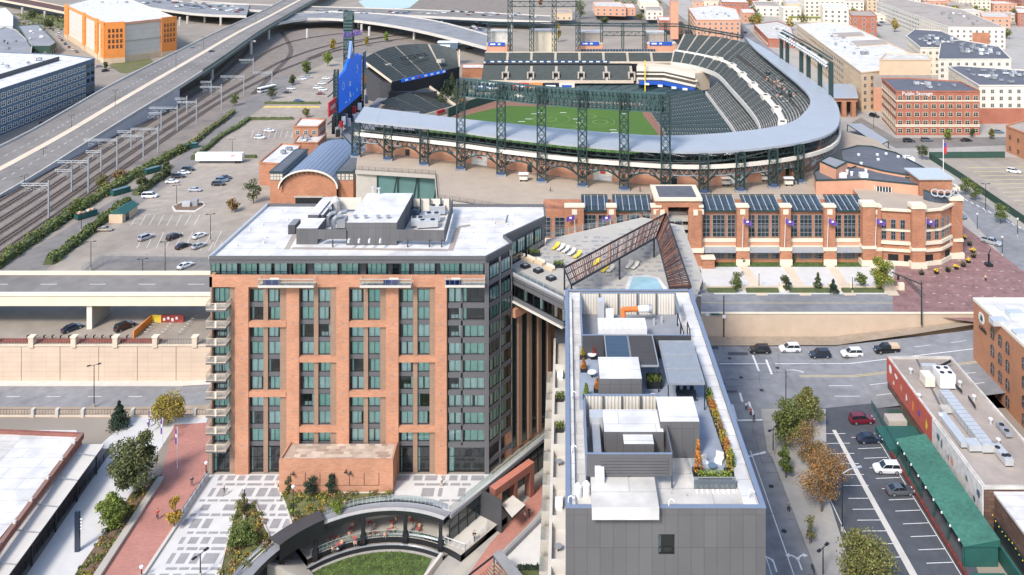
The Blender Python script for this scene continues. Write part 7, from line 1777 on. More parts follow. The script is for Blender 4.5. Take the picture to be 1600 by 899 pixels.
def archwin(parent,x,y,z,w_,h,name='window'):
 b=MB();pts=[(x,y-w_/2,z),(x,y+w_/2,z)]+[(x,y+w_/2*math.cos(R(a)),z+h-w_/2+w_/2*math.sin(R(a)))for a in range(0,181,30)]
 b.poly(pts[::-1],M['glass_dark']);
 b2=[(x-.0,p[1],p[2])for p in pts]
 for p,q in zip(b2,b2[1:]+b2[:1]):b.bar((x-.02,p[1],p[2]),(x-.02,q[1],q[2]),.12,.12,M['brick_dark'])
 b.bar((x-.02,y,z),(x-.02,y,z+h),.06,.06,M['metal_grey']);b.bar((x-.02,y-w_/2,z+h*.5),(x-.02,y+w_/2,z+h*.5),.06,.06,M['metal_grey']);b.build(name,parent)
for j,Y in enumerate((170.2,167.2,164.4,158.5,155,151)):
 for k,z in enumerate((11.3,7.7,4.0,.6)):archwin(rb,87.56,Y,z,1.25,2.3)
b=MB();
for i in range(14):a=2*math.pi*i/14;b.cbox((87.5,174.6+.9*math.cos(a),13.2+.9*math.sin(a)),.1,.5,.45,M['white'])
b.cbox((87.48,174.6,12.9),.1,.9,.8,M['green_metal']);b.build('leaf_emblem',rb)
text('cable',1.5,M['metal_dark'],rb,(87.45,174.0,11.4),R(90),R(-90),.04,'wall_lettering')
for x,y in((1585,488),(1560,500),(1596,520)):c=P(x,y,16.4);b=MB();b.cbox((c.x,c.y,15.56),3,2,1.1,M['metal_light']);b.build('rooftop_unit',rb)
# vegetation
def leafq(b,c,s,m,rr):
 u=Vector((rr.gauss(0,1),rr.gauss(0,1),rr.gauss(0,1))).normalized();v=u.orthogonal().normalized();w_=u.cross(v);a=rr.uniform(0,6.28);p=(v*math.cos(a)+w_*math.sin(a))*s;q=(w_*math.cos(a)-v*math.sin(a))*s*.62
 c=Vector(c);b.poly([c-p,c-q*.9,c+p,c+q*.9],m)
def tree(name,label,loc,h,r,leaf,seed=1,n=900,s=.3,kind='round',cat='tree',group=None,leaf2=None,trunk=.0):
 rr=random.Random(seed);t=thing(name,loc,label,cat,group);x,y,z=loc;th=h*(.15 if kind=='round' else .08)if not trunk else trunk*.6
 tb_=MB();tr=max(.05,h*.016);top=(x+rr.uniform(-.1,.1)*r,y,z+h*(.55 if kind!='cone' else .9));tb_.cyl((x,y,z-.1),(x,y,z+th),tr*1.3,M['bark'],tr,n=7);tb_.cyl((x,y,z+th),top,tr,M['bark'],tr*.4,n=6)
 cb=MB();m2=leaf2 or leaf;n=int(n*2.1);s*=.7
 if kind=='cone':
  for i in range(n):
   u=rr.random()**.75;zz=z+th+(h-th)*(1-u)*.98;rad=r*u*(.8+.35*math.sin(zz*5.3))*rr.uniform(.45,1.0)+.08;a=rr.uniform(0,6.28);leafq(cb,(x+rad*math.cos(a),y+rad*math.sin(a),zz-rad*.15),s*rr.uniform(.6,1.2),leaf,rr)
 else:
  nb=max(5,int(9+r));blobs=[]
  for i in range(nb):
   for _ in range(20):
    a=rr.uniform(0,6.28);u=rr.uniform(.2,1);zz=rr.uniform(0,1);rad=r*.68*u*math.sqrt(max(.05,1-(2*zz-.9)**2*.8));
    bp_=Vector((x+rad*math.cos(a),y+rad*math.sin(a),z+th+(h-th)*(.12+.74*zz)))
    if all((bp_-o[0]).length>r*.3 for o in blobs):break
   br_=r*rr.uniform(.26,.48)*(1 if kind=='round' else .8);blobs.append((bp_,br_))
   tb_.cyl((x,y,z+th*rr.uniform(.8,1.3)),tuple(bp_),tr*.45,M['bark'],.02,n=4)
  for i in range(n):
   bp_,br_=rr.choice(blobs);d=Vector((rr.gauss(0,1),rr.gauss(0,1),rr.gauss(0,1))).normalized()*br_*(rr.random()**.45)*rr.choice([1,1,1.18]);d.z*=.8
   leafq(cb,bp_+d,s*rr.uniform(.6,1.25),m2 if rr.random()<.25 else leaf,rr)
 tb_.build('trunk',t);cb.build('crown',t);return t
def T(px,py,z):return P(px,py,z)
L_=lambda n:M['leaf_'+n]
tree('tree','large dark green shade tree between white walk and red brick walk',P(215,772),10.2,5.0,L_('dark'),1,5200,.30,leaf2=L_('olive'))
tree('tree','bright lime young tree in the bed below the large dark tree',P(176,828),5.6,2.9,L_('lime'),2,1900,.27,leaf2=L_('green'))
tree('tree','yellow-olive round tree at the top of the red brick walk',P(263,664),5.6,3.6,L_('yellow'),3,2600,.25,leaf2=L_('olive'))
tree('pine_tree','dark conifer on the white walk left of the yellow-olive tree',P(186,668),5.2,2.3,L_('pine'),4,1700,.28,kind='cone')
tree('tree','narrow golden-yellow tree against the plaza kerb on the red walk',P(272,826),5.4,1.4,L_('yellow'),5,900,.24,leaf2=L_('orange'))
tree('tree','small olive tree at the tip of the left plaza bed',P(378,800),3.2,1.2,L_('olive'),6,700,.2)
tree('shrub','dense round green shrub in the left plaza bed',P(380,858),4.0,2.4,L_('green'),7,2200,.24,cat='shrub')
tree('tree','dark green street tree at the junction corner by the parking yard',P(1232,698),8.8,4.2,L_('green'),8,3600,.3,leaf2=L_('olive'),trunk=2.6)
tree('tree','green street tree behind the corner tree beside the lamp post',P(1262,668),7.6,3.5,L_('olive'),9,2400,.3,leaf2=L_('green'),trunk=2.0)
tree('tree','slim upright green tree on the pavement beside the street',P(1228,748),6.4,1.5,L_('green'),10,1100,.25)
tree('tree','sparse brown-orange autumn tree along the edge of the parking yard',P(1284,800),10.6,4.6,L_('brown'),11,3600,.2,leaf2=L_('orange'))
tree('tree','second sparse brown autumn tree behind the first one by the parking yard',P(1268,735),8.6,3.8,L_('brown'),12,2400,.2)
tree('tree','big olive-green tree cut by the bottom edge beside the parking yard',P(1352,958),11.4,5.7,L_('olive'),13,5600,.27,leaf2=L_('green'))
tree('tree','thin nearly bare young tree on the pavement by the parked bicycles',P(1268,850),4.6,1.5,L_('olive'),14,260,.2)
tree('tree','tall narrow dark tree behind the pergola at the forecourt end',P(1086,462,S0),7.6,1.9,L_('dark'),15,1500,.3,kind='round')
tree('tree','yellow-green autumn tree at the right end of the forecourt',P(1377,455,S0),8.6,3.7,L_('lime'),16,2400,.3,leaf2=L_('yellow'))
for i,(x,y,h,r,c,k,l)in enumerate(((1152,457,5,2.3,'green','round','olive round tree'),(1228,454,3.8,1.8,'dark','round','small dark round tree'),(1278,454,4.6,1.6,'dark','cone','dark pointed tree'),(1302,457,3.4,1.5,'pine','cone','short dark pointed tree'),(1346,452,4.6,1.8,'green','round','green young tree'),(1160,414,2.4,1,'dark','round','tiny dark tree by the brick front'),(1237,412,2.4,1,'dark','round','tiny dark tree by the shop windows'))):
 tree('tree','%s on the ballpark forecourt, number %s from the left'%(l,['one','two','three','four','five','six','seven'][i])if 0 else '%s on the pale ballpark forecourt'%l,P(x,y,S0),h,r,L_(c),30+i,700,.26,kind=k)
for i,(x,y,h,r,c,l)in enumerate(((1441,250,6,2.6,'dark','street tree at the near end of the dark green field fence'),(1508,305,6.5,3,'green','first green street tree along the avenue by the parking field'),(1524,314,6,2.8,'green','second green street tree along the avenue by the parking field'),(1563,350,6.5,3,'green','third green street tree along the avenue, below the other two'),(1481,219,5,2.2,'lime','small yellow-green tree before the storage building'),(1520,215,4,1.6,'dark','small dark tree at the storage building corner'),(1550,218,5,2.2,'olive','olive tree left of the orange corner building'))):
 tree('tree',l,P(x,y,S0),h,r,L_(c),50+i,600,.32)
for i,(x,y,h,r,c,l)in enumerate(((120,338,6,3.4,'green','large green bush tree in the railside hedge'),(160,296,5.5,3.2,'olive','olive bush tree in the railside hedge above the green one'),(187,283,5,2.8,'brown','brown bush tree in the railside hedge'),(222,296,6.5,2.6,'dark','dark tree in the car park hedge above the hut'),(260,276,6,2.7,'dark','dark tree at the upper end of the car park hedge'),(362,405-73,5,2.6,'brown','bare brown tree near the hotel roof in the car park'),(396,318,9,3.6,'dark','dark tree cluster beside the brick annex'),(366,165,6.4,3,'green','green tree beside the service lane bend'),(425,155,7,3.2,'dark','dark tree left of the staff car park'),(457,133,6,2.2,'dark','small dark tree at the staff car park corner'),(478,116,8,4.2,'green','green tree right of the white parked cars'),(512,104,10,4,'lime','yellow-green tree beside the scoreboard mast'),(520,80,9,3,'yellow','yellow tree behind the scoreboard mast'),(573,72,8,2.6,'yellow','small yellow tree by the far tracks'),(604,66,9,2.6,'lime','small lime tree by the far tracks'),(478,184,5,2.4,'olive','olive shrub beside the brick ticket house'),(165,108,5,1.6,'dark','small dark tree at the orange warehouse corner'),(75,45,9,6,'dark','broad dark trees near the light rail bridge'),(50,30,9,6,'dark','dark tree group at the top left corner'),(1462,12,14,8,'lime','large yellow-green tree near the top right'),(1500,10,13,8,'yellow','large golden tree near the top right'),(1555,10,12,8,'dark','dark tree at the upper right edge'),(1530,28,9,6,'olive','olive tree among roofs at the upper right'),(872,66,16,3.4,'yellow','tall yellow tree behind the far stands'),(908,30,20,7,'green','tall green tree beside the far floodlight tower'),(945,38,7,5,'dark','round dark tree on the far street corner'),(962,26,6,3.4,'dark','first small tree along the far street'),(1000,32,7,4,'olive','olive tree along the far street'),(1020,34,7,3.4,'orange','orange tree along the far street'),(845,12,12,3,'orange','orange tree on the far river bank'),(1378,22,9,5,'dark','dark tree between far brick blocks'))):
 tree('tree',l,P(x,y,0),h,r,L_(c),70+i,420,.45 if y>140 else .8)
for i,(x,y,h,r,c)in enumerate(((690,170,11,4,'dark'),(700,158,12,4.4,'pine'),(714,160,11,4.4,'dark'),(726,150,10,4,'olive'),(706,146,12,4,'dark'),(722,172,6,3,'brown'))):
 tree('tree',['dark spruce-like tree at the left of the batter eye grove','tall dark tree in the middle of the batter eye grove','dark tree right of the tall one in the batter eye grove','olive tree at the right edge of the batter eye grove','dark tree at the back of the batter eye grove','brown shrub tree at the foot of the batter eye grove'][i],P(x,y,0),h,r,L_(c),110+i,520,.6,kind='cone' if i%2==0 else 'round',group='grove beyond the outfield wall')
def hedge(label,pts,w_,h,m,n,z=0,seed=1,s=.3,m2=None):
 rr=random.Random(seed);A=[P(a,c,z)for a,c in pts];b=MB();L=plen(A)
 for p,q in zip(A,A[1:]):b.bar((p.x,p.y,z+h*.36),(q.x,q.y,z+h*.36),w_*.7,h*.72,M['leaf_dark'])
 for i in range(n):
  p=along(A,rr.random());lump=1+.35*math.sin(p.y*.9+seed)*math.sin(p.y*.31);a=rr.uniform(0,3.14);rx=w_/2*math.cos(a)*lump;rz_=h*math.sin(a)*lump*.95
  leafq(b,(p.x+rx+rr.uniform(-.2,.2),p.y+rr.uniform(-.4,.4),z+max(.1,rz_+rr.uniform(-.15,.15))),s*rr.uniform(.6,1.2),m if rr.random()<.75 else(m2 or m),rr)
 b.build('hedge',label=label,cat='hedge')
hedge('long shaggy green hedge between rail tracks and service lane',[(-12,423),(60,372),(130,325),(200,282),(262,248),(296,231)],3.4,2.6,L_('green'),5200,seed=3,s=.42,m2=L_('olive'))
hedge('green hedge climbing beside the tracks at the upper car park',[(296,231),(330,203),(352,188),(365,176)],2.6,2.2,L_('olive'),900,seed=4,s=.42)
hedge('shaggy hedge between service lane and main car park',[(76,414),(120,380),(165,343),(200,316)],3.0,2.2,L_('green'),2600,seed=5,s=.38,m2=L_('dark'))
hedge('upper hedge of the car park beside the parked cars',[(212,306),(240,287),(262,272)],3.0,2.2,L_('dark'),1000,seed=6,s=.4,m2=L_('olive'))
hedge('hedge bordering the trailer yard',[(301,250),(325,232),(345,215),(372,200),(388,188)],2.2,1.8,L_('green'),1000,seed=7,s=.38)
hedge('straight clipped hedge above the row of white cars',[(388,188),(458,187)],1.6,1.4,L_('green'),700,seed=8,s=.34)
hedge('straight hedge with yellow kerb below the staff car park',[(415,163),(500,163)],1.8,1.6,L_('green'),700,seed=9,s=.36)
hedge('short dark hedge beside the trailer wheels',[(380,247),(400,247)],1.8,1.6,L_('green'),260,seed=10,s=.36)
hedge('dark green hedge of conifer shrubs along the lane pavement',[(812,900),(842,900)],2.0,1.6,L_('pine'),500,z=-5.5,seed=12,s=.25)
beds=[((432,757),(452,760),(508,772),(612,771),(612,778),(560,786),(500,806),(470,822),(456,822),(446,790)),((372,788),(400,790),(408,812),(426,850),(374,898),(330,935),(345,890),(362,820)),((0,0),)]
for k,bp2 in enumerate(beds[:2]):
 b=MB();q=[P(a,c)for a,c in bp2];b.prism([(p.x,p.y)for p in q],-.02,.12,M['soil'],M['grass_rough'],bottom=False);struct('planting_bed',b)
 b=MB()
 for i in range(len(q)):p,r=q[i],q[(i+1)%len(q)];b.bar((p.x,p.y,.12),(r.x,r.y,.12),.22,.3,M['concrete_light'])
 b.build('bed_kerb',label=['pale kerb edging the planting bed before the brick annex','pale kerb edging the left planting bed by the steps'][k],cat='kerb')
 rr=random.Random(40+k);xs_=[p.x for p in q];ys_=[p.y for p in q];b=MB();cnt=0
 while cnt<95:
  x,y=rr.uniform(min(xs_),max(xs_)),rr.uniform(min(ys_),max(ys_))
  if not inpoly(x,y,[(p.x,p.y)for p in q]):continue
  cnt+=1;m=L_(rr.choice(['green','olive','yellow','lime','dark','brown']if k==0 else['brown','olive','brown','green','yellow']));r0=rr.uniform(.35,.8)
  for j in range(40):d=Vector((rr.gauss(0,1),rr.gauss(0,1),abs(rr.gauss(0,1)))).normalized()*r0*rr.uniform(.6,1);leafq(b,(x+d.x,y+d.y,.15+d.z),.17*rr.uniform(.6,1.3),m,rr)
 b.build('bed_plants',label=['mixed green and yellow plants filling the bed before the brick annex','brown and olive plants filling the left plaza bed'][k],cat='ground cover',kind='stuff')
rr=random.Random(77);b=MB();q=[P(a,c)for a,c in((113,905),(166,830),(205,772),(250,744),(236,766),(150,899),(120,935),(92,940))]
cnt=0
while cnt<85:
 x,y=rr.uniform(-90,-70),rr.uniform(118,145)
 if not inpoly(x,y,[(p.x,p.y)for p in q]):continue
 cnt+=1;m=L_(rr.choice(['green','olive','brown','dark','yellow','lime']));r0=rr.uniform(.3,.8)
 for j in range(36):d=Vector((rr.gauss(0,1),rr.gauss(0,1),abs(rr.gauss(0,1)))).normalized()*r0*rr.uniform(.6,1);leafq(b,(x+d.x,y+d.y,.15+d.z),.17*rr.uniform(.6,1.3),m,rr)
b.build('bed_plants',label='mixed low plants in the bed left of the long seat wall',cat='ground cover',kind='stuff')
for i,(x,y,h,r,c,l)in enumerate(((452,770,3.2,1,'dark','dark upright shrub at the left corner of the brick annex'),(484,778,3.6,1.5,'pine','dark bushy shrub in front of the brick annex'),(515,776,4,1.2,'pine','tall dark shrub in the middle before the brick annex'),(525,800,1.6,1.4,'lime','bright lime round shrub in the annex bed'))):tree('shrub',l,P(x,y),h,r,L_(c),140+i,600,.2,cat='shrub')
rr=random.Random(5);b=MB()
for i in range(1500):
 x,y=rr.choice([(rr.uniform(30,105),rr.uniform(22,48)),(rr.uniform(1040,1130),rr.uniform(-4,3)),(rr.uniform(1440,1600),rr.uniform(-4,12)),(rr.uniform(960,1040),rr.uniform(-4,6))]);p=P(x,y,rr.uniform(0,3));leafq(b,p,1.6*rr.uniform(.5,1.2),L_(rr.choice(['dark','olive','green'])),rr)
b.build('scrub',label='far scrub and woodland between roofs along the top edge',cat='scrub',kind='stuff')
# vehicles
SPEC={'sedan':(4.7,.91,.95,1.45,(-1.75,1.05),(-1.0,.25),.66),'suv':(4.75,.94,1.05,1.72,(-2.15,1.15),(-1.9,.35),.72),'van':(5.2,.97,1.1,1.95,(-2.45,1.75),(-2.35,.95),.78),'pickup':(5.6,.97,1.08,1.8,(-.75,1.35),(-.6,.6),.74)}
CARS={}
def make_car(kind,paint,cap=None):
 L,hw,bz_,H,(g0,g1),(r0,r1),rw=SPEC[kind];pm=M['car_'+paint];t=thing(kind if kind!='sedan' else 'car',(0,0,0),'x','car')
 h=L/2;fz_=bz_-.17 if kind=='sedan' else bz_-.08
 S=[(-h,.48,bz_-.22,hw*.82),(-h+.16,.28,bz_-.04,hw*.95),(-h*.5,.24,bz_,hw),(0,.22,bz_,hw),(g1,.24,bz_-.01,hw),(h-.45,.26,fz_,hw*.95),(h-.12,.3,fz_-.16,hw*.86),(h,.42,fz_-.28,hw*.74)]
 b=MB();V=[]
 for x,z0,z1,w_ in S:
  zm=(z0+z1)/2+.06;V+=[(x,-w_*.94,z0),(x,-w_,zm),(x,-w_*.9,z1),(x,w_*.9,z1),(x,w_,zm),(x,w_*.94,z0)]
 F=[]
 for i in range(len(S)-1):
  for j in range(6):a=i*6+j;c=i*6+(j+1)%6;F.append((a,a+6,c+6,c))
 k=(len(S)-1)*6;F+=[tuple(range(6)),tuple(reversed(range(k,k+6)))]
 b.mesh(V,F,pm)
 b.box(-h*.98,-hw*.7,.2,h*.96,hw*.7,.34,M['tire'])
 if kind=='pickup' and not cap:b.box(-h+.18,-hw*.74,bz_+.001,g0-.1,hw*.74,bz_+.012,M['black'])
 body=b.build('body',t)
 gw=hw*.86
 b=MB();z0,z1=bz_-.01,H-.05
 q=[(g0,-gw,z0),(g1,-gw,z0),(g1,gw,z0),(g0,gw,z0),(r0,-rw,z1),(r1,-rw,z1),(r1,rw,z1),(r0,rw,z1)]
 b.mesh(q,[(0,1,5,4),(1,2,6,5),(2,3,7,6),(3,0,4,7),(4,5,6,7)],M['car_glass']);b.build('windows',t)
 b=MB();b.mesh([(r0-.06,-rw-.03,z1-.02),(r1+.06,-rw-.03,z1-.02),(r1+.06,rw+.03,z1-.02),(r0-.06,rw+.03,z1-.02),(r0+.05,-rw+.06,H),(r1-.08,-rw+.06,H),(r1-.08,rw-.06,H),(r0+.05,rw-.06,H)],[(0,1,5,4),(1,2,6,5),(2,3,7,6),(3,0,4,7),(4,5,6,7),(3,2,1,0)],pm)
 for s in(-1,1):
  for(xa,xb)in((g0,r0),(g1,r1),((g0+g1)/2-.1,(r0+r1)/2-.1)):b.bar((xa,s*(gw+.01),z0),(xb,s*(rw+.01),z1),.07 if xa!=g0 else .14,.05,pm)
 b.build('roof',t)
 if cap:b=MB();b.box(-h+.1,-hw*.88,bz_,g0-.06,hw*.88,H-.15,M[cap]);b.build('bed_cap',t)
 for sx_ in(-L*.295,L*.3):
  for s in(-1,1):
   b=MB();y=s*(hw-.12);b.cyl((sx_,y-.12,.34),(sx_,y+.12,.34),.34,M['tire'],n=14);w_=b.build('wheel',t)
   b=MB();b.cyl((sx_,y+s*.121,.34),(sx_,y+s*.135,.34),.21,M['rim'],n=10);b.build('rim',w_)
 for s in(-1,1):
  b=MB();b.box(h-.2,s*hw*.52-.16,fz_-.3,h-.03,s*hw*.52+.16,fz_-.14,M['lens']);b.build('headlight',t);b=MB();b.box(-h-.01,s*hw*.6-.13,bz_-.34,-h+.12,s*hw*.6+.13,bz_-.12,M['tail']);b.build('taillight',t)
 return t
def car(kind,paint,loc,deg,label,group=None,cap=None,cat=None):
 k=(kind,paint,cap);first=k not in CARS
 if first:CARS[k]=make_car(kind,paint,cap)
 o=place(CARS[k],loc,R(deg),None,label,group,first)
 o['category']=cat or{'sedan':'car','suv':'car','van':'van','pickup':'pickup truck'}[kind]
 if group is None and 'group' in o:del o['group']
 return o
G1='cars parked in the main car park'
for kind,paint,x,y,deg,l in(('suv','silver',228,374,60,'silver wagon alone at the left of the middle parking row'),('suv','black',272,373,60,'black car second in the middle parking row'),('sedan','white',312,371,60,'white car at the right of the middle parking row'),('sedan','black',286,387,60,'black car in the lower pair of the middle rows'),('sedan','silver',311,387,60,'silver-blue car in the lower pair of the middle rows'),('sedan','white',290,418,60,'white car inside the fenced near car park'),('sedan','white',311,433,20,'upper white car beside the hotel corner'),('suv','white',311,440,20,'lower white car touching the hotel corner'),('sedan','white',269,286,8,'white car at the near end of the upper row'),('suv','black',279,278,8,'black car behind the white one in the upper row'),('sedan','white',287,272,8,'white car third in the upper row by the hedge'),('suv','black',294,267,8,'black car at the far end of the upper row by the hedge'),('sedan','silver',305,299,0,'silver car beside the traffic island'),('suv','black',341,290,0,'black car nearest in the small cluster below the trailer'),('suv','steel',347,284,0,'steel blue car in the small cluster below the trailer'),('sedan','black',352,280,0,'black car at the back of the cluster below the trailer'),('van','white',234,309,5,'white van with purple livery patches beside the hedge'),('sedan','tan',164,361,5,'low beige car beside the green-roofed hut')):
 car(kind,paint,P(x,y,.03),deg,l,G1)
for kind,paint,x,y,deg,l in(('sedan','white',421,206,0,'white car at the upper right of the hedged yard'),('suv','white',406,217,0,'white car at the lower left of the hedged yard'),('suv','white',473,125,10,'white car at the top left of the staff car park'),('suv','silver',482,122,10,'silver car beside the white one atop the staff car park'),('sedan','white',455,140,8,'white car left side of the staff car park'),('sedan','black',449,146,8,'black car left side of the staff car park'),('sedan','white',503,132,5,'white car in the upper right of the staff car park'),('sedan','white',510,124,5,'white car at the top right of the staff car park'),('suv','white',496,139,5,'white car in the middle right of the staff car park'),('suv','white',505,142,5,'white car beside the red one in the staff car park'),('sedan','red',501,148,5,'red car in the staff car park'),('sedan','blue',466,159,10,'blue and white car at the foot of the staff car park'),('sedan','steel',354,186,55,'light blue car on the service lane, farther one'),('sedan','navy',344,194,55,'navy car on the service lane, nearer one'),('sedan','navy',113,516,52,'blue-grey car parked left of the viaduct pier'),('suv','black',195,514,55,'dark car parked right of the viaduct pier')):
 car(kind,paint,P(x,y,.03),deg,l)
zc=lambda y:None
def onroad(x,Y,z):return Vector((x,Y,z))
for kind,paint,px_,z,py_,deg,l in(('sedan','navy',149,.3,205,185,'navy car driving on the wide elevated avenue'),('sedan','steel',301,10.6,77,68,'blue-grey car on the far carriageway of the elevated avenue'),('sedan','black',331,10.8,82,68,'dark car on the near carriageway of the elevated avenue')):
 car(kind,paint,P(px_,py_,z)+Vector((0,0,.05)),deg,l)
car('suv','black',P(1187,551,0)+Vector((0,0,.03)),181,'black car, leftmost of the queue on the lower street')
car('suv','white',P(1234,549,0)+Vector((0,0,.03)),181,'white car, second in the queue on the lower street')
for kind,paint,px_,l,cp_ in(('suv','navy',1281,'dark blue car in the middle of the queue on the lower street',None),('suv','white',1331,'white car, fourth in the queue on the lower street',None),('pickup','black',1385,'black pickup with tan bed cap at the end of the queue','tan')):
 X=XA(px_,185.6);X=(px_-CX)*184.6/FPX;car(kind,paint,Vector((X,184.6,lowz(X)+.05)),182,l,None,cp_)
GP='cars in the parking yard'
for kind,paint,x,y,l in(('suv','red',1346,660,'dark red car at the top of the parking yard'),('sedan','navy',1358,690,'dark blue car second from the top of the parking yard'),('suv','white',1386,737,'white car in the middle of the parking yard'),('sedan','grey',1406,771,'dark grey coupe nearest in the parking yard')):
 car(kind,paint,P(x,y,.05),4 if x!=1386 else 178,l,GP)
for kind,paint,x,y,deg,l in(('suv','steel',1498,340,-52,'dark teal car on the avenue behind the corner pavilion'),('pickup','silver',1549,381,-48,'silver pickup on the avenue beside the brick plaza'),('suv','white',1584,270,-35,'white car alone in the parking field'),('sedan','black',1510,221,0,'black car parked before the storage building'),('suv','grey',1448,221,0,'first dark car in the row by the walkway canopy'),('suv','black',1420,222,0,'second dark car in the row by the walkway canopy'),('suv','blue',1165,52,60,'blue car in the street behind the brick apartments'),('suv','black',1366,183,-50,'dark car in the street beside the storage building'),('sedan','steel',1560,208,0,'grey car left of the orange corner building')):
 car(kind,paint,P(x,y,S0+.05),deg,l)
far=[(p,'car')for p in()]
rr=random.Random(12);cl=['white','silver','black','blue','red','white','grey']
for i in range(46):
 x=rr.uniform(492,840);y=23.5+(x-500)*.020+rr.choice([-3.2,-1.2,1.4])if x<640 else 17.5+(x-500)*.035+rr.choice([-2.2,0,2.0])
 car(rr.choice(['sedan','suv']),rr.choice(cl),P(x,y-3.5,8.05),rr.choice([0,180])+2,'small car in the traffic on the far highway viaduct','traffic on the far highway')
for i in range(44):
 t_=rr.random();x=222+t_*160;y=-1+t_*14+rr.uniform(-1.5,8);car(rr.choice(['sedan','suv']),rr.choice(cl),P(x,y,9.05),rr.choice([0,8,170]),'car packed among others on the dark overpass','cars packed on the overpass')
for i in range(24):x=rr.uniform(735,765)if i%3 else rr.uniform(700,760);y=rr.uniform(38,50)if i%3 else rr.uniform(70,80);car(rr.choice(['sedan','suv']),rr.choice(cl),P(x,y,.05),rr.choice([0,90]),'car parked in the yard below the ramp bridge','cars parked beyond the ramp bridge')
for i,(x,y)in enumerate(((88,56),(93,60),(97,64),(102,70),(108,75),(113,79),(120,82),(92,52),(154,105),(165,112),(77,178),(70,195),(60,203))):car(['sedan','suv'][i%2],cl[i%7],P(x,y,.05),-55 if y<100 else 58,'car parked along the street beside the warehouse' if y<100 else['grey','x'][0]+' street car' if 0 else 'car parked at the kerb near the apartment block','cars parked near the warehouse')
for i in range(14):x,y=rr.uniform(1330,1380),rr.uniform(34,45);car('suv',rr.choice(cl),P(x,y,S0+.05),rr.choice([-35,-30]),'car parked on the far street by the cream terrace','cars on the far street')
bus=thing('bus',P(417,143),'white bus standing on the lane left of the staff car park','bus');c=P(417,143);rz=R(62)
b=MB();b.cbox((c.x,c.y,.5),11.5,2.5,2.5,M['white'],rz);b.build('body',bus);b=MB();b.cbox((c.x,c.y,1.5),11.3,2.56,.9,M['car_glass'],rz);b.cbox((c.x,c.y,1.4),11.56,2.2,1.1,M['car_glass'],rz);b.build('windows',bus)
for s in(-3.6,3.6):b=MB();q=(c.x+s*math.cos(rz),c.y+s*math.sin(rz));b.cyl((q[0]-1.25*math.sin(rz)*-1,q[1]-1.25*math.cos(rz),.5),(q[0]+1.25*math.sin(rz)*-1,q[1]+1.25*math.cos(rz),.5),.5,M['tire'],n=10);b.build('wheel',bus)
tl=thing('semi_trailer',P(341,256),'long white semi trailer parked along the hedge','trailer');Yt=P(341,256).y;X0,X1=XA(305,Yt),XA(378,Yt)
b=MB();b.box(X0,Yt,1.1,X1,Yt+2.6,4.0,M['white']);b.build('box_body',tl);b=MB();b.box(X0+.3,Yt+.4,.9,X1-.3,Yt+2.2,1.09,M['metal_dark']);b.bar((X0+4,Yt+.3,0),(X0+4,Yt+.3,1),.15,.15,M['metal_dark']);b.build('chassis',tl)
for x in(X1-1.4,X1-2.7):
 for y in(Yt+.15,Yt+2.2):b=MB();b.cyl((x,y,.5),(x,y+.3,.5),.5,M['tire'],n=12);b.build('wheel',tl)
b=MB();b.box(X1-4.5,Yt-.02,2.9,X1-2.8,Yt-.001,3.3,M['red']);b.build('small_logo',tl)
for(x,y,deg,l)in((188,303,58,'dark green roll-off container by the hedge, middle of three'),(134,340,58,'dark green container filled with red scrap by the hedge'),(238,270,58,'dark green container at the upper end of the service lane'),(297,232,40,'dark green container beside the trailer yard hedge')):
 c=P(x,y);t=thing('dumpster',c,l,'container');rz=R(deg);b=MB();b.cbox((c.x,c.y,.3),6.2,2.4,1.5,M['green_metal'],rz);b.cbox((c.x,c.y,1.8),6.4,2.6,.12,M['steel_green'],rz);b.build('body',t);b=MB();b.cbox((c.x,c.y,1.93),5.6,1.9,.05,M['car_green'],rz);b.build('lid',t)
 if x==134:
  b=MB();rr2=random.Random(3)
  for i in range(14):u=rr2.uniform(-2.4,2.4);b.cbox((c.x+u*math.cos(rz)+rr2.uniform(-.5,.5),c.y+u*math.sin(rz),1.9),.6,.5,rr2.uniform(.2,.6),M[rr2.choice(['red','cream_light','salmon'])],rr2.random())
  b.build('scrap',t)
hut=thing('attendant_hut',P(190,345),'small attendant hut with dark green roof and tan end wall','hut')
c0,c1=P(170,349),P(196,349);dY=9.5
b=MB();b.prism([(c0.x,c0.y),(c1.x-1,c0.y),(c1.x-1,c0.y+dY),(c0.x,c0.y+dY)],0,2.6,M['tan'],bottom=False);b.box(c1.x-.99,c0.y+2,0,c1.x-.9,c0.y+4,2.3,M['glass_dark']);b.build('wall',hut)
b=MB();x0,x1=c0.x-.5,c1.x-.5;xm=(x0+x1)/2;b.mesh([(x0,c0.y+.6,2.6),(xm,c0.y+.6,4.0),(x1,c0.y+.6,2.6),(x0,c0.y+dY+.5,2.6),(xm,c0.y+dY+.5,4.0),(x1,c0.y+dY+.5,2.6)],[(0,1,4,3),(1,2,5,4),(0,2,1),(3,4,5),(0,3,5,2)],M['green_metal']);b.build('roof',hut)
b=MB();c=P(292,323);b.cbox((c.x,c.y,.15),2.6,1.6,1.5,M['metal_light']);b.cbox((c.x+2.8,c.y+.4,.15),1.6,1.4,2.2,M['metal_grey']);b.build('utility_cabinets',label='grey utility cabinets on the soil traffic island',cat='cabinet')
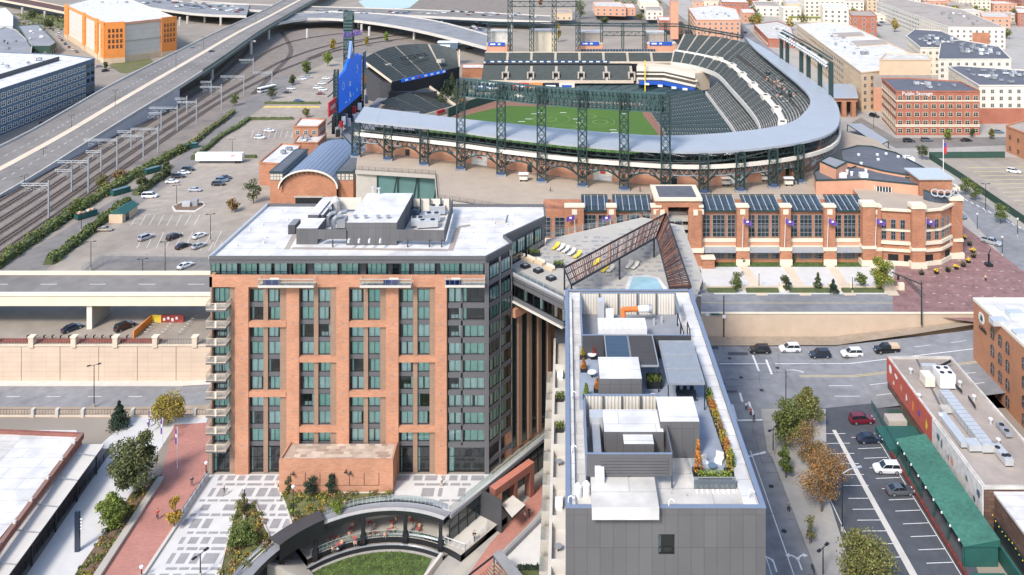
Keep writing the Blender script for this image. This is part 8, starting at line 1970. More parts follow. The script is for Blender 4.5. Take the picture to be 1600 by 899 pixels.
# poles, lamps, masts
def lamp(kind,label,loc,h,deg=0,group=None,cat='street lamp'):
 t=thing('street_lamp',loc,label,cat,group);x,y,z=loc;b=MB();b.cyl((x,y,z),(x,y,z+h),.11,M['metal_dark'],.07,n=7);b.cyl((x,y,z),(x,y,z+.7),.24,M['concrete'],n=8);b.build('pole',t)
 ca,sa=math.cos(R(deg)),math.sin(R(deg));b=MB()
 if kind=='lot':
  for s in(-1,1):b.bar((x,y,z+h),(x+s*ca*.9,y+s*sa*.9,z+h+.05),.08,.08,M['metal_dark']);b.cbox((x+s*ca*1.0,y+s*sa*1.0,z+h),.7,.4,.14,M['metal_dark'],R(deg))
 elif kind=='cobra':
  b.tube([(x,y,z+h-.1),(x+ca*1.2,y+sa*1.2,z+h+.35),(x+ca*2.6,y+sa*2.6,z+h+.5)],.07,M['metal_light'],n=6);b.cbox((x+ca*3.0,y+sa*3.0,z+h+.4),.9,.32,.14,M['metal_light'],R(deg))
 else:b.cyl((x,y,z+h),(x,y,z+h+.3),.2,M['white'],.3,n=9);b.cyl((x,y,z+h+.3),(x,y,z+h+.5),.3,M['white'],.05,n=9)
 b.build('lamp_head',t);return t
GL_='double-headed lamps in the car park'
for x,y,top,l in((142,422,378,'double-headed lamp at the fence bend of the near car park'),(223,436,405,'lamp inside the fenced near car park'),(258,437,378,'tall lamp just right inside the fenced near car park'),(329,378,335,'tall lamp beside the hotel roof corner'),(276,322,290,'lamp on the soil traffic island'),(127,362,346,'lamp behind the service lane hedge'),(363,240,218,'lamp behind the white trailer')):
 p=P(x,y);lamp('lot',l,p,min(12,max(5,(y-top)*p.y/FPX)),15,GL_)
lamp('cobra','tall street lamp with long pale arm beside the autumn tree',P(1316,830),9.2,15)
lamp('cobra','street lamp with curved pale arm inside the corner tree',P(1228,672),11.4,-30)
lamp('lot','black lamp with banner arm on the underpass verge',P(147,636,-7.9),9.0,25)
lamp('globe','slim plaza lamp above the left plaza bed',P(382,812),5.0);lamp('globe','slim lamp in the annex planting bed',P(458,815),5.4);lamp('lot','slim black lamp at the lower plaza edge',P(313,902),3.4,60);lamp('globe','white globe lamp on a pale pillar at the bottom of the red walk',P(221,905),1.6);lamp('globe','white globe lamp on a pale pillar at the hotel corner',P(322,745),2.2)
lamp('lot','short black lamp on the pavement by the grey tower street',P(1208,710,.14),4.6,40);lamp('lot','short black lamp on the pavement near the bottom edge',P(1286,905,.14),4.6,40)
for i,(x,y,h)in enumerate(((1540,332,9),(1527,362,5),(1566,400,5),(1590,370,5),(1462,292,5),(1330,240,7),(1365,205,8),(1232,458,4),(1332,458,4),(1186,452,4))):lamp('globe' if h<6 else 'lot',['tall black lamp by the avenue field fence','first banner lamp on the brick plaza edge','second banner lamp on the brick plaza edge','lamp on the far side of the avenue','lamp behind the corner pavilion','lamp by the walkway canopy','lamp pole left of the storage building','forecourt lamp below the small dark tree','forecourt lamp below the green young tree','forecourt lamp left of centre'][i],P(x,y,S0),h)
for i,(x,y,z,h)in enumerate(((112,212,.3,9),(180,170,5.5,9),(275,108,10,9),(318,79,10.8,9),(232,184,3,4),(68,248,.3,4),(38,292,.3,4),(113,212,.3,9),(400,38,11.4,9))):
 if i==7:continue
 lamp('lot',['lamp on the median of the elevated avenue, lowest one','lamp on the median of the elevated avenue, second one','lamp on the median of the elevated avenue, third one','lamp on the median of the elevated avenue, fourth one','short lamp on the near parapet of the elevated avenue','short lamp on the near kerb of the avenue, upper one','short lamp on the near kerb of the avenue, lower one','','lamp at the top of the elevated avenue'][i],P(x,y,z),h,60)
def catenary(x,y,h,label,w_=11.5):
 p=P(x,y);t=thing('catenary_mast',p,label,'mast','railway catenary masts');b=MB();b.bar((p.x,p.y,0),(p.x,p.y,h),.42,.42,M['metal_grey']);b.build('pole',t)
 b=MB()
 for z in(h-1.0,h-1.7):b.bar((p.x,p.y,z),(p.x-w_,p.y,z),.16,.16,M['metal_light'])
 for i in range(8):b.bar((p.x-w_*i/8,p.y,h-1.7+(.7 if i%2 else 0)),(p.x-w_*(i+1)/8,p.y,h-1.7+(0 if i%2 else .7)),.08,.08,M['metal_light'])
 b.build('cross_beam',t)
 for s in(.25,.55,.85):b=MB();q=p.x-w_*s;b.bar((q,p.y,h-1.7),(q,p.y,h-4),.09,.09,M['metal_grey']);b.bar((q,p.y,h-3.6),(q+2.2,p.y,h-3.0),.07,.07,M['metal_light']);b.bar((q,p.y,h-2.4),(q+2.2,p.y,h-3.0),.07,.07,M['metal_light']);b.build('arm',t)
 return t
for i,(x,y,h)in enumerate(((76,342,12.5),(138,302,12.5),(183,266,13),(224,250,11),(247,240,11.5),(277,205,12),(307,195,12),(346,172,13),(381,150,12),(396,118,11),(425,140,11))):catenary(x,y,h,'grey catenary mast with lattice arm, number %s along the tracks'%('one two three four five six seven eight nine ten eleven'.split()[i])if 0 else['lowest grey catenary mast beside the long hedge','grey catenary mast, second up the long hedge','grey catenary mast, third up the long hedge','grey catenary mast, fourth up the long hedge','grey catenary mast, fifth up the long hedge','grey catenary mast below the lavender wall end','grey catenary mast beside the service lane bend','grey catenary mast beside the lane bend tree','grey catenary mast under the bridge end','grey catenary mast in the shadow of the avenue','grey catenary mast right of the white bus'][i],9+i%3*2)
b=MB();rr=random.Random(91)
for i in range(26):
 x,y=rr.uniform(26,95),rr.uniform(167,188);z=lowz(x)+.028;w_,d_=rr.uniform(1,5),rr.uniform(.6,2.2)
 if x+w_>61:continue
 b.poly([(x,y,z),(x+w_,y,z),(x+w_,y+d_,z),(x,y+d_,z)],M[rr.choice(['asphalt_old','asphalt_dark','roof_grey'])]if i%4==0 else M['asphalt_patch'])
for i in range(40):
 x,y=rr.choice([(rr.uniform(25,58),rr.uniform(167,188)),(rr.uniform(24,40),rr.uniform(60,160))]);z=.04;pr=(x,y)
 for j in range(5):q=(pr[0]+rr.uniform(-.6,.6)+(1.6 if i%2 else 0),pr[1]+rr.uniform(-.4,.4)+(0 if i%2 else 2.2));b.bar((*pr,z),(*q,z),.05,.01,M['asphalt_dark']);pr=q
struct('road_patches',b)
for i,(x,y)in enumerate(((1140,560),(1158,590),(1215,505+70),(1190,610),(1205,760),(1225,830),(1130,600))):
 b=MB();p=P(x,y,.03);b.cyl((p.x,p.y,.0),(p.x,p.y,.035),.45,M['metal_dark'],n=12);b.build('manhole_cover',label='round dark manhole cover set in the street asphalt',cat='manhole cover',group='manhole covers in the streets')
for i,(x,y,h)in enumerate(((112,300,9),(158,268,9),(205,234,9),(252,205,9.5),(292,180,9.5),(330,150,9))):catenary(x,y,h,['first','second','third','fourth','fifth','sixth'][i]+' short grey mast from below in the middle of the rail tracks',6)
b=MB()
for dx in(-3,-6,-9):b.tube([(P(76,342).x+dx,230,10.3),(P(138,302).x+dx,280,10.3),(P(224,250).x+dx,350,10.3),(P(346,172).x+dx,430,10.3),(P(381,150).x+dx,470,10.3)],.035,M['metal_dark'],n=3)
b.build('overhead_wires',label='thin overhead wires strung between the catenary masts',cat='wires',kind='stuff')
ts=thing('signal_mast',P(1440,508,3.4),'dark green signal mast with long arm beside the upper street','traffic signal');p=P(1440,508,3.4);b=MB();b.cyl(tuple(p),(p.x,p.y,p.z+10),.22,SG,.15,n=8);b.build('pole',ts);b=MB();b.bar((p.x,p.y,p.z+9.4),(p.x-3.4,p.y+9,p.z+8.4),.22,.22,SG);b.cbox((p.x-2.6,p.y+7,p.z+7.4),.4,.4,1.2,M['metal_dark']);b.build('arm',ts)
ts=thing('signal_mast',P(1131,528),'black signal mast with small white signs before the stone wall','traffic signal');p=P(1131,528);b=MB();b.cyl(tuple(p),(p.x,p.y,9.8),.13,M['metal_dark'],n=7);b.build('pole',ts);b=MB();b.bar((p.x,p.y,5.4),(p.x-4,p.y,5.6),.1,.1,M['metal_dark']);b.cbox((p.x-3.8,p.y-.1,5.1),.9,.1,.8,M['white']);b.cbox((p.x,p.y-.2,4.6),.8,.1,.8,M['white']);b.cbox((p.x-2,p.y-.1,5.3),1.8,.08,.4,M['green_metal']);b.build('signs',ts)
lp_=thing('purple_pylon',P(121,862),'slim dark purple sign pylon standing on the white walk','pylon');p=P(121,862);b=MB();b.box(p.x-.35,p.y-.2,0,p.x+.35,p.y+.2,6.2,M['car_navy']);b.build('post',lp_);b=MB()
for i in range(4):b.cyl((p.x+.45,p.y,5.0-i*.5),(p.x+.8,p.y,5.0-i*.5),.1,M['metal_light'],n=6)
b.build('spot_lights',lp_)
for i,(x,y,h,c_)in enumerate(((277,733,7.4,'purple'),(254,697,5.2,'purple'),(235,676,4.4,'purple'),(146,622,0,'purple'))):
 if h==0:continue
 p=P(x,y);t=thing('banner_pole',p,['white pole with furled purple banner on the red brick walk','banner pole where white and red walks meet','banner pole near the conifer on the white walk'][i],'banner pole');b=MB();b.cyl((p.x,p.y,0),(p.x,p.y,h),.07,M['metal_white'],n=6);b.build('pole',t);b=MB();b.box(p.x-.35,p.y-.05,h-3.0,p.x-.08,p.y+.05,h-.4,M[c_]);b.box(p.x-.3,p.y-.07,h-1.8,p.x-.1,p.y-.051,h-1.2,M['white']);b.build('banner',t)
for i,x in enumerate((898,954,1161,1227,1294,1369,1447)):
 X=XA(x,YB-2.4);z0=bz(384)if x>1000 else bz(378);t=thing('flag_pole',(X,YB-2.4,z0),['flagpole with purple flag, far left of the brick front','flagpole with purple flag left of the entrance tower','flagpole with furled purple flag, first right of the entrance tower','flagpole with white and purple flag, second right of the entrance tower','flagpole with furled purple flag, third right of the entrance tower','flagpole with purple flag at the corner pavilion left pier','flagpole with furled flag at the corner pavilion right pier'][i],'flagpole','flagpoles along the brick front')
 b=MB();b.cyl((X,YB-1.7,z0),(X,YB-2.6,z0+8.6),.11,M['metal_white'],.06,n=6);b.build('pole',t)
 b=MB();k=8;s=1 if x not in(898,954)else-1;top=[(X+s*u*2.2/k,YB-2.6+.15*math.sin(u*1.4),z0+8.2-u*.09)for u in range(k+1)];bot=[(a,c,z-1.3)for a,c,z in top];b.ribbon(top,bot,M['purple']);b.build('flag',t);b=MB();b.cbox((X+s*1.1,YB-2.85,z0+7.2),.6,.04,.5,M['white']);b.build('flag_emblem',t)
fp_=thing('flag_pole',P(1482,262,S0),'tall flagpole with national flag behind the corner pavilion','flagpole');p=P(1474,283,18);b=MB();b.cyl((p.x,p.y,18),(p.x,p.y,30.5),.13,M['metal_white'],n=6);b.build('pole',fp_);b=MB();b.box(p.x+.1,p.y-.04,26.2,p.x+1.0,p.y+.04,29.6,M['red']);b.box(p.x+.1,p.y-.06,28.3,p.x+.7,p.y-.041,29.6,M['blue']);b.build('flag',fp_)
def fence(label,pts,h,m,z=0,posts=2.4,solid=False,name='fence'):
 A=[P(a,c,z)for a,c in pts];t=thing(name,A[0],label,'fence');b=MB()
 for p,q in zip(A,A[1:]):
  L=(q-p).length;n=max(1,int(L/posts))
  for i in range(n+(q is A[-1])):c=p.lerp(q,i/n);b.bar(c,c+Vector((0,0,h)),.09,.09,m);b.build('post',t);b=MB()
 b=MB()
 for p,q in zip(A,A[1:]):
  if solid:b.bar(p+Vector((0,0,h*.5)),q+Vector((0,0,h*.5)),.08,h*.94,m)
  else:
   for k in range(7):z_=h*(k+.6)/7;b.bar(p+Vector((0,0,z_)),q+Vector((0,0,z_)),.02,.02,m)
   b.bar(p+Vector((0,0,h)),q+Vector((0,0,h)),.06,.06,m);L=(q-p).length;n=int(L/.35)
   for i in range(n):c=p.lerp(q,i/n);b.bar(c,c+Vector((0,0,h)),.018,.018,m)
 b.build('mesh_panel',t);return t
fence('chain-link fence round the near car park',[(128,432),(160,412),(326,410)],2.6,M['metal_grey'])
fence('dark green screen fence along the top of the parking field',[(1452,248),(1570,247)],2.6,M['green_fence'],S0,solid=True)
fence('dark green screen fence sloping down beside the avenue',[(1452,249),(1500,280),(1560,322),(1640,378)],2.6,M['green_fence'],S0,solid=True)
fence('black railing along the covered platform walk',[(176,702),(100,805),(40,890),(10,935)],1.2,M['metal_dark'],posts=1.6)
fence('yellow kerb rail below the staff car park hedge',[(412,168),(500,168)],.5,M['yellow'],solid=True)
fence('dark green railing at the top of the parking yard patio',[(1362,636),(1392,690),(1440,780)],1.3,M['green_metal'],posts=1.8)
for i,(x,y)in enumerate(((1494,364),(1506,374),(1515,384),(1520,395),(1521,403),(1513,411),(1505,417),(1494,421),(1481,425),(1463,428),(1440,430))):
 p=P(x,y,S0);yel=i in(1,3,5,7,9);t=thing('plaza_tub',p,('yellow' if yel else 'dark')+' topped tub on the brick plaza arc, '+['uppermost','second from the top','third from the top','fourth from the top','fifth from the top','middle of the arc','just below the middle','fourth from the left end','third from the left end','second from the left end','leftmost'][i],'planter','tubs curving across the brick plaza')
 b=MB();b.cyl(tuple(p),(p.x,p.y,p.z+.7),.5,M['black'],.65,n=10);b.build('tub',t);b=MB();rr2=random.Random(i)
 for j in range(50):leafq(b,(p.x+rr2.gauss(0,.38),p.y+rr2.gauss(0,.38),p.z+.75+abs(rr2.gauss(0,.25))),.22,M['yellow']if yel else M['leaf_dark'],rr2)
 b.build('plants',t)
b=MB();p=P(1545,416,S0);b.cbox(tuple(p),1.6,1.6,.8,M['metal_dark']);b.cyl((p.x,p.y,p.z+.8),(p.x,p.y,p.z+3.2),.22,M['black'],.3,n=8);b.cyl((p.x,p.y,p.z+3.2),(p.x+.5,p.y,p.z+4.6),.12,M['black'],n=6);b.build('statue',label='dark bronze statue on a square plinth on the brick plaza',cat='statue')
b=MB();p,q=P(1412,434,S0+1),P(1440,462,S0+1)
for o_ in(0,.8):b.bar(p+Vector((o_,0,0)),q+Vector((o_,0,0)),.12,.12,SG)
for i in range(8):c=p.lerp(q,i/8);b.bar(c,c+Vector((.8,.8,0)),.08,.08,SG)
b.build('truss_bench',label='green steel truss rack at the lower left of the brick plaza',cat='rack')
# people
PPL={}
def make_person(shirt,trous,stride):
 t=thing('person',(0,0,0),'x','person')
 def skin(name,verts,edges,rad,m,par,root=0):
  me=bpy.data.meshes.new(name);me.from_pydata(verts,edges,[]);me.materials.append(m);o=bpy.data.objects.new(name,me);COL.objects.link(o);o.parent=par
  md=o.modifiers.new('skin','SKIN');md.use_smooth_shade=True
  for i,r in enumerate(rad):me.skin_vertices[0].data[i].radius=(r,r)
  me.skin_vertices[0].data[root].use_root=True;s=o.modifiers.new('sub','SUBSURF');s.levels=1;s.render_levels=1;return o
 f=.2*stride
 V=[(0,0,.95),(0,0,1.15),(0,0,1.38),(0,0,1.5),(.02,0,1.62),(.02,0,1.74),(-.1,0,.9),(-.1,f*.5,.5),(-.1,f,.08),(-.1,f+.16,.04),(.1,0,.9),(.1,-f*.3,.5),(.1,-f,.08),(.1,-f+.16,.04),(-.2,0,1.4),(-.27,-.05,1.12),(-.26,.08,.88),(-.26,.12,.78),(.2,0,1.4),(.27,.05,1.12),(.26,.1,.88),(.26,.14,.78)]
 E=[(0,1),(1,2),(2,3),(3,4),(4,5),(0,6),(6,7),(7,8),(8,9),(0,10),(10,11),(11,12),(12,13),(2,14),(14,15),(15,16),(16,17),(2,18),(18,19),(19,20),(20,21)]
 skin('body',V,E,[.13,.13,.15,.06,.10,.09,.09,.065,.045,.04,.09,.065,.045,.04,.06,.045,.035,.035,.06,.045,.035,.035],M['skin'],t)
 skin('shirt',[(0,0,.93),(0,0,1.15),(0,0,1.4),(-.2,0,1.41),(-.27,-.05,1.14),(.2,0,1.41),(.27,.05,1.14)],[(0,1),(1,2),(2,3),(3,4),(2,5),(5,6)],[.155,.15,.165,.08,.065,.08,.065],M[shirt],t)
 skin('trousers',[(0,0,.95),(-.1,0,.86),(-.1,f*.5,.5),(-.1,f,.1),(.1,0,.86),(.1,-f*.3,.5),(.1,-f,.1)],[(0,1),(1,2),(2,3),(0,4),(4,5),(5,6)],[.15,.115,.085,.065,.115,.085,.065],M[trous],t)
 skin('hair',[(0,-.03,1.70),(0,-.02,1.78)],[(0,1)],[.105,.09],M['black'],t);return t
def person(shirt,trous,loc,deg,label,stride=1):
 k=(shirt,trous,stride);f=k not in PPL
 if f:PPL[k]=make_person(shirt,trous,stride)
 o=place(PPL[k],loc,R(deg),None,label,None,f)
for a in(('white','car_navy',P(1166,642,.03),20,'person in white top crossing the street nearest the pavement edge'),('red','black',P(1173,650,.03),200,'person in red top in the middle of the crossing'),('black','car_grey',P(1178,660,.03),30,'person in black at the lower end of the crossing'),('black','black',P(741,846,-4.48),160,'person in black standing on the lower platform'),('cream_light','car_grey',P(820,814,-5.55),120,'person in pale top on the red brick lane'),('black','car_navy',P(827,808,-5.55),140,'person in dark clothes beside the pale-topped one on the lane'),('white','black',P(1128,288,ZD+.02),180,'person in white on the concourse above the entrance tower'),('purple','black',P(860,300,ZD+.02),90,'person in purple on the left of the upper concourse'),('white','car_navy',P(232,668,.05),200,'person in white near the banner pole on the white walk'),('car_navy','car_grey',P(300,760,.05),40,'person in navy walking on the upper red brick walk'),('red','car_navy',P(246,812,.06),200,'person in red halfway down the red brick walk'),('black','car_tan',P(350,775,.05),100,'person in black on the chequered plaza by the hotel doors'),('white','car_tan',P(690,760,.05),250,'person in white on the chequered plaza right of the brick annex'),('car_blue','black',P(1465,400,S0+.05),30,'person in blue on the brick plaza inside the arc of tubs'),('tan','black',P(1540,440,S0+.05),150,'person in tan near the lower edge of the brick plaza'),('car_steel','black',P(1232,800,.16),180,'person in grey-blue walking on the pavement by the street'),('black','car_navy',P(1000,300,ZD+.02),60,'person in black on the concourse left of the entrance tower'),('white','car_grey',P(1160,430,S0+.06),20,'person in white on the pale forecourt path')):person(*a)
bk=None
for i,(x,y)in enumerate(((1262,838),(1265,846),(1270,893))):
 if bk is None:
  bk=thing('bicycle',(0,0,0),'x','bicycle');
  for s in(-.52,.52):
   b=MB();n=14
   for j in range(n):a,c=2*math.pi*j/n,2*math.pi*(j+1)/n;b.bar((s+.33*math.cos(a),0,.34+.33*math.sin(a)),(s+.33*math.cos(c),0,.34+.33*math.sin(c)),.05,.05,M['tire'])
   b.build('wheel',bk)
  b=MB()
  for p,q in(((-.52,0,.34),(-.05,0,.34)),((-.05,0,.34),(.38,0,.8)),((-.2,0,.8),(.38,0,.8)),((-.2,0,.8),(-.05,0,.34)),((-.52,0,.34),(-.2,0,.8)),((.52,0,.34),(.36,0,.95))):b.bar(p,q,.05,.05,M['metal_dark'])
  b.build('frame',bk);b=MB();b.box(-.34,-.08,.88,-.08,.08,.94,M['black']);b.build('saddle',bk);b=MB();b.bar((.36,-.28,.98),(.36,.28,.98),.04,.04,M['metal_light']);b.build('handlebar',bk);o=place(bk,P(x,y,.15),R(60),None,None,'bicycles on the pavement',True)
 else:o=place(bk,P(x,y,.15),R(60+i*15),None,None,'bicycles on the pavement')
 o['label']=['upper of two bicycles parked on the pavement by the bare tree','lower of two bicycles parked on the pavement by the bare tree','bicycle parked alone on the pavement near the bottom edge'][i]
 # roof terrace furniture
lg=thing('sun_lounger',(0,0,0),'x','sun lounger');b=MB();b.box(-.3,-.9,.26,.3,.35,.34,M['cream_light']);b.build('seat',lg);b=MB();b.prism([(-.3,.35),(.3,.35),(.3,.95),(-.3,.95)],[.28,.28,.66,.66],[.36,.36,.74,.74],M['cream_light']);b.build('backrest',lg)
for sx_ in(-.26,.26):
 for sy_ in(-.8,.3):b=MB();b.bar((sx_,sy_,0),(sx_,sy_,.26),.05,.05,M['metal_light']);b.build('leg',lg)
ly=thing('sun_lounger',(0,0,0),'x','sun lounger');b=MB();b.box(-.3,-.9,.26,.3,.35,.36,M['yellow']);b.build('seat',ly);b=MB();b.prism([(-.3,.35),(.3,.35),(.3,.95),(-.3,.95)],[.28,.28,.66,.66],[.38,.38,.76,.76],M['yellow']);b.build('backrest',ly)
for sx_ in(-.26,.26):
 for sy_ in(-.8,.3):b=MB();b.bar((sx_,sy_,0),(sx_,sy_,.26),.05,.05,M['metal_light']);b.build('leg',ly)
fl={id(lg):True,id(ly):True}
for x,y,k,l in((868,389,ly,'yellow lounger, leftmost of the row on the pool deck'),(876,391,lg,'cream lounger, second in the row on the pool deck'),(884,394,lg,'cream lounger, third in the row on the pool deck'),(893,398,lg,'cream lounger, fourth in the row on the pool deck'),(902,402,ly,'yellow lounger at the right end of the row on the pool deck'),(931,414,ly,'yellow lounger seen through the pergola slats'),(945,424,ly,'yellow lounger just below the pergola beam'),(954,424,lg,'cream lounger just below the pergola beam'),(983,418,lg,'left cream lounger beside the pool'),(992,419,lg,'right cream lounger beside the pool')):
 place(k,P(x,y,DZ+.02),R(-30),1.25,l,'sun loungers on the pool deck',fl[id(k)]);fl[id(k)]=False
def boxplanter(label,x,y,z,w_,d_,h,leaf,n=160,hh=.5,group=None,name='planter',mb=None,tall=0):
 p=P(x,y,z);t=thing(name,p,label,'planter',group);b=MB();b.cbox(tuple(p),w_,d_,h,M[mb or 'metal_dark']);b.build('box',t);b=MB();rr2=random.Random(int(x*3+y))
 for j in range(n):
  if tall:u=rr2.random();a=rr2.uniform(0,6.28);rad=(1-u)*.75*w_/2+.05;leafq(b,(p.x+rad*math.cos(a),p.y+rad*math.sin(a),z+h+u*tall),.16,leaf,rr2)
  else:leafq(b,(p.x+rr2.uniform(-w_,w_)*.52,p.y+rr2.uniform(-d_,d_)*.52,z+h+rr2.random()*hh),.16,leaf,rr2)
 b.build('plants',t);return t
boxplanter('black planter with green shrubs, left one on the pool deck',836,399,DZ,1.9,1.3,.6,L_('green'));boxplanter('black planter with green shrubs, right one on the pool deck',873,417,DZ,1.9,1.3,.6,L_('green'))
boxplanter('green shrub strip along the hotel side of the pool deck',817,385,DZ,1.4,4.5,.6,L_('lime'),420,.9)
for i,(x,y)in enumerate(((821,418),(841,425),(861,437))):p=P(x,y,DZ+.02);t=thing('fire_pit',p,['left dark square fire pit table by the glass balustrade','middle dark square fire pit table by the glass balustrade','right dark square fire pit table by the glass balustrade'][i],'fire pit','fire pit tables');b=MB();b.cbox(tuple(p),1.4,1.4,.5,M['metal_dark'],.7);b.build('base',t);b=MB();b.cbox((p.x,p.y,p.z+.51),.7,.7,.04,M['metal_grey'],.7);b.build('burner',t)
for i,(x,y)in enumerate(((812,402),(828,408),(843,412),(858,421))):p=P(x,y,DZ+.02);t=thing('sofa',p,['beige sofa nearest the hotel on the pool deck','beige sofa second from the hotel on the pool deck','beige sofa third from the hotel on the pool deck','beige sofa nearest the pergola on the pool deck'][i],'sofa','sofas on the pool deck');b=MB();b.cbox(tuple(p),2.2,.8,.42,M['tan'],-.8);b.build('seat',t);b=MB();b.cbox((p.x+.28,p.y+.28,p.z+.3),2.2,.2,.5,M['cream_light'],-.8);b.build('backrest',t)
boxplanter('tub with tall orange ornamental grass at the terrace corner',1091,742,FL,1.2,1.2,.5,L_('orange'),420,tall=3.4);boxplanter('tub with thin yellow ornamental grass at the terrace corner',1139,742,FL,1.0,1.0,.5,L_('yellow'),200,tall=2.6)
boxplanter('long dark planter with lime shrubs behind the glass rail',1117,752,FL,3.6,.7,.5,L_('lime'),380,.6)
for i in range(7):t_=i/6;boxplanter(['upper','second','third','fourth','fifth','sixth','lowest'][i]+' planter with autumn shrubs along the right terrace edge',1108+t_*34,628+t_*100,FL,.7,1.9,.5,L_(['lime','orange','yellow','brown','yellow','orange','lime'][i]),170,.9,'planters along the right terrace edge')
boxplanter('dark planter with clipped green hedge beside the lift house',1022,603,FL,2.0,1.6,.9,L_('green'),420,.5)
for i,(x,y,c,tl_)in enumerate(((928,560,'red',1.8),(911,560,'yellow',1.5),(912,580,'orange',1.2),(916,622,'lime',1.4),(933,612,'orange',1.2),(1010,560,'olive',1.6))):boxplanter(['red','yellow','orange','lime','small orange','olive'][i]+' shrub in a tub on the '+['left terrace by the louvre roof','left terrace near the parapet','left terrace below the yellow shrub','left terrace by the front yard screen','left terrace beside the lift house','terrace between louvre roof and steel canopy'][i],x,y,FL,.9,.9,.5,L_(c),260,tall=tl_)
for i,(x,y)in enumerate(((925,562),(925,590),(1019,575),(1020,628))):p=P(x,y,FL+.03);t=thing('terrace_table',p,['white round table by the red shrub on the terrace','white round table below the red shrub on the terrace','white grill table beside the brown louvre roof','white table below the clipped planter hedge'][i],'table');b=MB();b.cyl((p.x,p.y,p.z+.7),(p.x,p.y,p.z+.78),.6,M['white'],n=12);b.build('tabletop',t);b=MB();b.cyl(tuple(p),(p.x,p.y,p.z+.7),.1,M['metal_dark'],n=6);b.build('leg',t)
p=P(1072,622,FL+.03);t=thing('dining_table',p,'long dark dining table under the ribbed steel canopy','table');b=MB();b.cbox((p.x,p.y,p.z+.7),2.6,1.1,.08,M['metal_dark']);b.build('tabletop',t)
for s in(-1,1):b=MB();b.bar((p.x+s*1.1,p.y,p.z),(p.x+s*1.1,p.y,p.z+.7),.1,.5,M['metal_dark']);b.build('leg',t)
for i in range(6):q=(p.x-.9+(i%3)*.9,p.y+(-.85 if i<3 else .85),p.z);c_=thing('dining_chair',q,'black dining chair at the long dark terrace table','chair','chairs at the terrace dining table');b=MB();b.cbox((q[0],q[1],q[2]+.42),.5,.5,.08,M['black']);b.build('seat',c_);b=MB();b.cbox((q[0],q[1]+(-.24 if i<3 else .24),q[2]+.45),.5,.06,.5,M['black']);b.build('backrest',c_)
for i,(x,y,a)in enumerate(((1100,728,.4),(1124,722,-.5))):p=P(x,y,FL+.03);t=thing('armchair',p,['white armchair left of the blue round table on the terrace','white armchair right of the blue round table on the terrace'][i],'armchair');b=MB();b.cbox(tuple(p),.9,.9,.45,M['white'],a);b.build('seat',t);b=MB();b.cbox((p.x-.3*math.sin(a),p.y+.35,p.z+.4),.9,.2,.55,M['cream_light'],a);b.build('backrest',t)
p=P(1113,734,FL+.03);t=thing('round_table',p,'small blue-grey round table between the white armchairs','table');b=MB();b.cyl((p.x,p.y,p.z+.45),(p.x,p.y,p.z+.52),.5,M['car_steel'],n=12);b.build('tabletop',t);b=MB();b.cyl(tuple(p),(p.x,p.y,p.z+.45),.08,M['metal_dark'],n=6);b.build('leg',t)
gt=thing('glass_windbreak',P(1117,765,FL),'glass windbreak on short white feet around the terrace corner planter','windbreak');a_,c_=P(1084,765,FL),P(1150,765,FL);b=MB();b.poly([(a_.x,a_.y,FL+.1),(c_.x,a_.y,FL+.1),(c_.x,a_.y,FL+1.3),(a_.x,a_.y,FL+1.3)],M['glass_clear']);b.poly([(a_.x,a_.y,FL+.1),(a_.x-.4,a_.y+5,FL+.1),(a_.x-.4,a_.y+5,FL+1.3),(a_.x,a_.y,FL+1.3)],M['glass_clear']);b.build('panel',gt)
b=MB();b.bar((a_.x,a_.y,FL+1.32),(c_.x,a_.y,FL+1.32),.06,.06,M['metal_grey']);b.box(a_.x,a_.y+.1,FL+.05,c_.x,a_.y+.5,FL+.75,M['roof_grey']);b.build('rail',gt)
for i in range(8):b=MB();b.cbox((a_.x+(c_.x-a_.x)*(i+.5)/8,a_.y-.35,FL),.18,.5,.12,M['white']);b.build('foot',gt)
for i,(y,c)in enumerate(((92,'planter'),(95,'sofa'),(102,'table'),(110,'sofa'),(118,'table'),(126,'planter'),(134,'planter'),(141,'sofa'))):
 p=Vector((-.75,y,ZTR-.39));l=['lowest','second lowest','third','fourth','fifth','sixth','seventh','farthest'][i]
 t=thing('terrace_'+c,p,'%s %s on the narrow side terraces, counted from the bottom edge'%(l,c),c);b=MB()
 if c=='planter':b.cbox(tuple(p),1.1,1.0,.6,M['metal_dark']);b.build('box',t);b=MB();rr2=random.Random(i);[leafq(b,(p.x+rr2.uniform(-.6,.6),p.y+rr2.uniform(-.6,.6),p.z+.6+rr2.random()*.7),.18,L_('green'),rr2)for _ in range(160)];b.build('plants',t)
 elif c=='sofa':b.cbox(tuple(p),1.0,2.0,.45,M['white']);b.build('seat',t);b=MB();b.cbox((p.x+.45,p.y,p.z+.3),.15,2.0,.5,M['cream_light']);b.build('backrest',t)
 else:b.cyl((p.x,p.y,p.z+.6),(p.x,p.y,p.z+.68),.5,M['roof_grey'],n=12);b.build('tabletop',t);b=MB();b.cyl(tuple(p),(p.x,p.y,p.z+.6),.08,M['metal_dark'],n=6);b.build('leg',t)
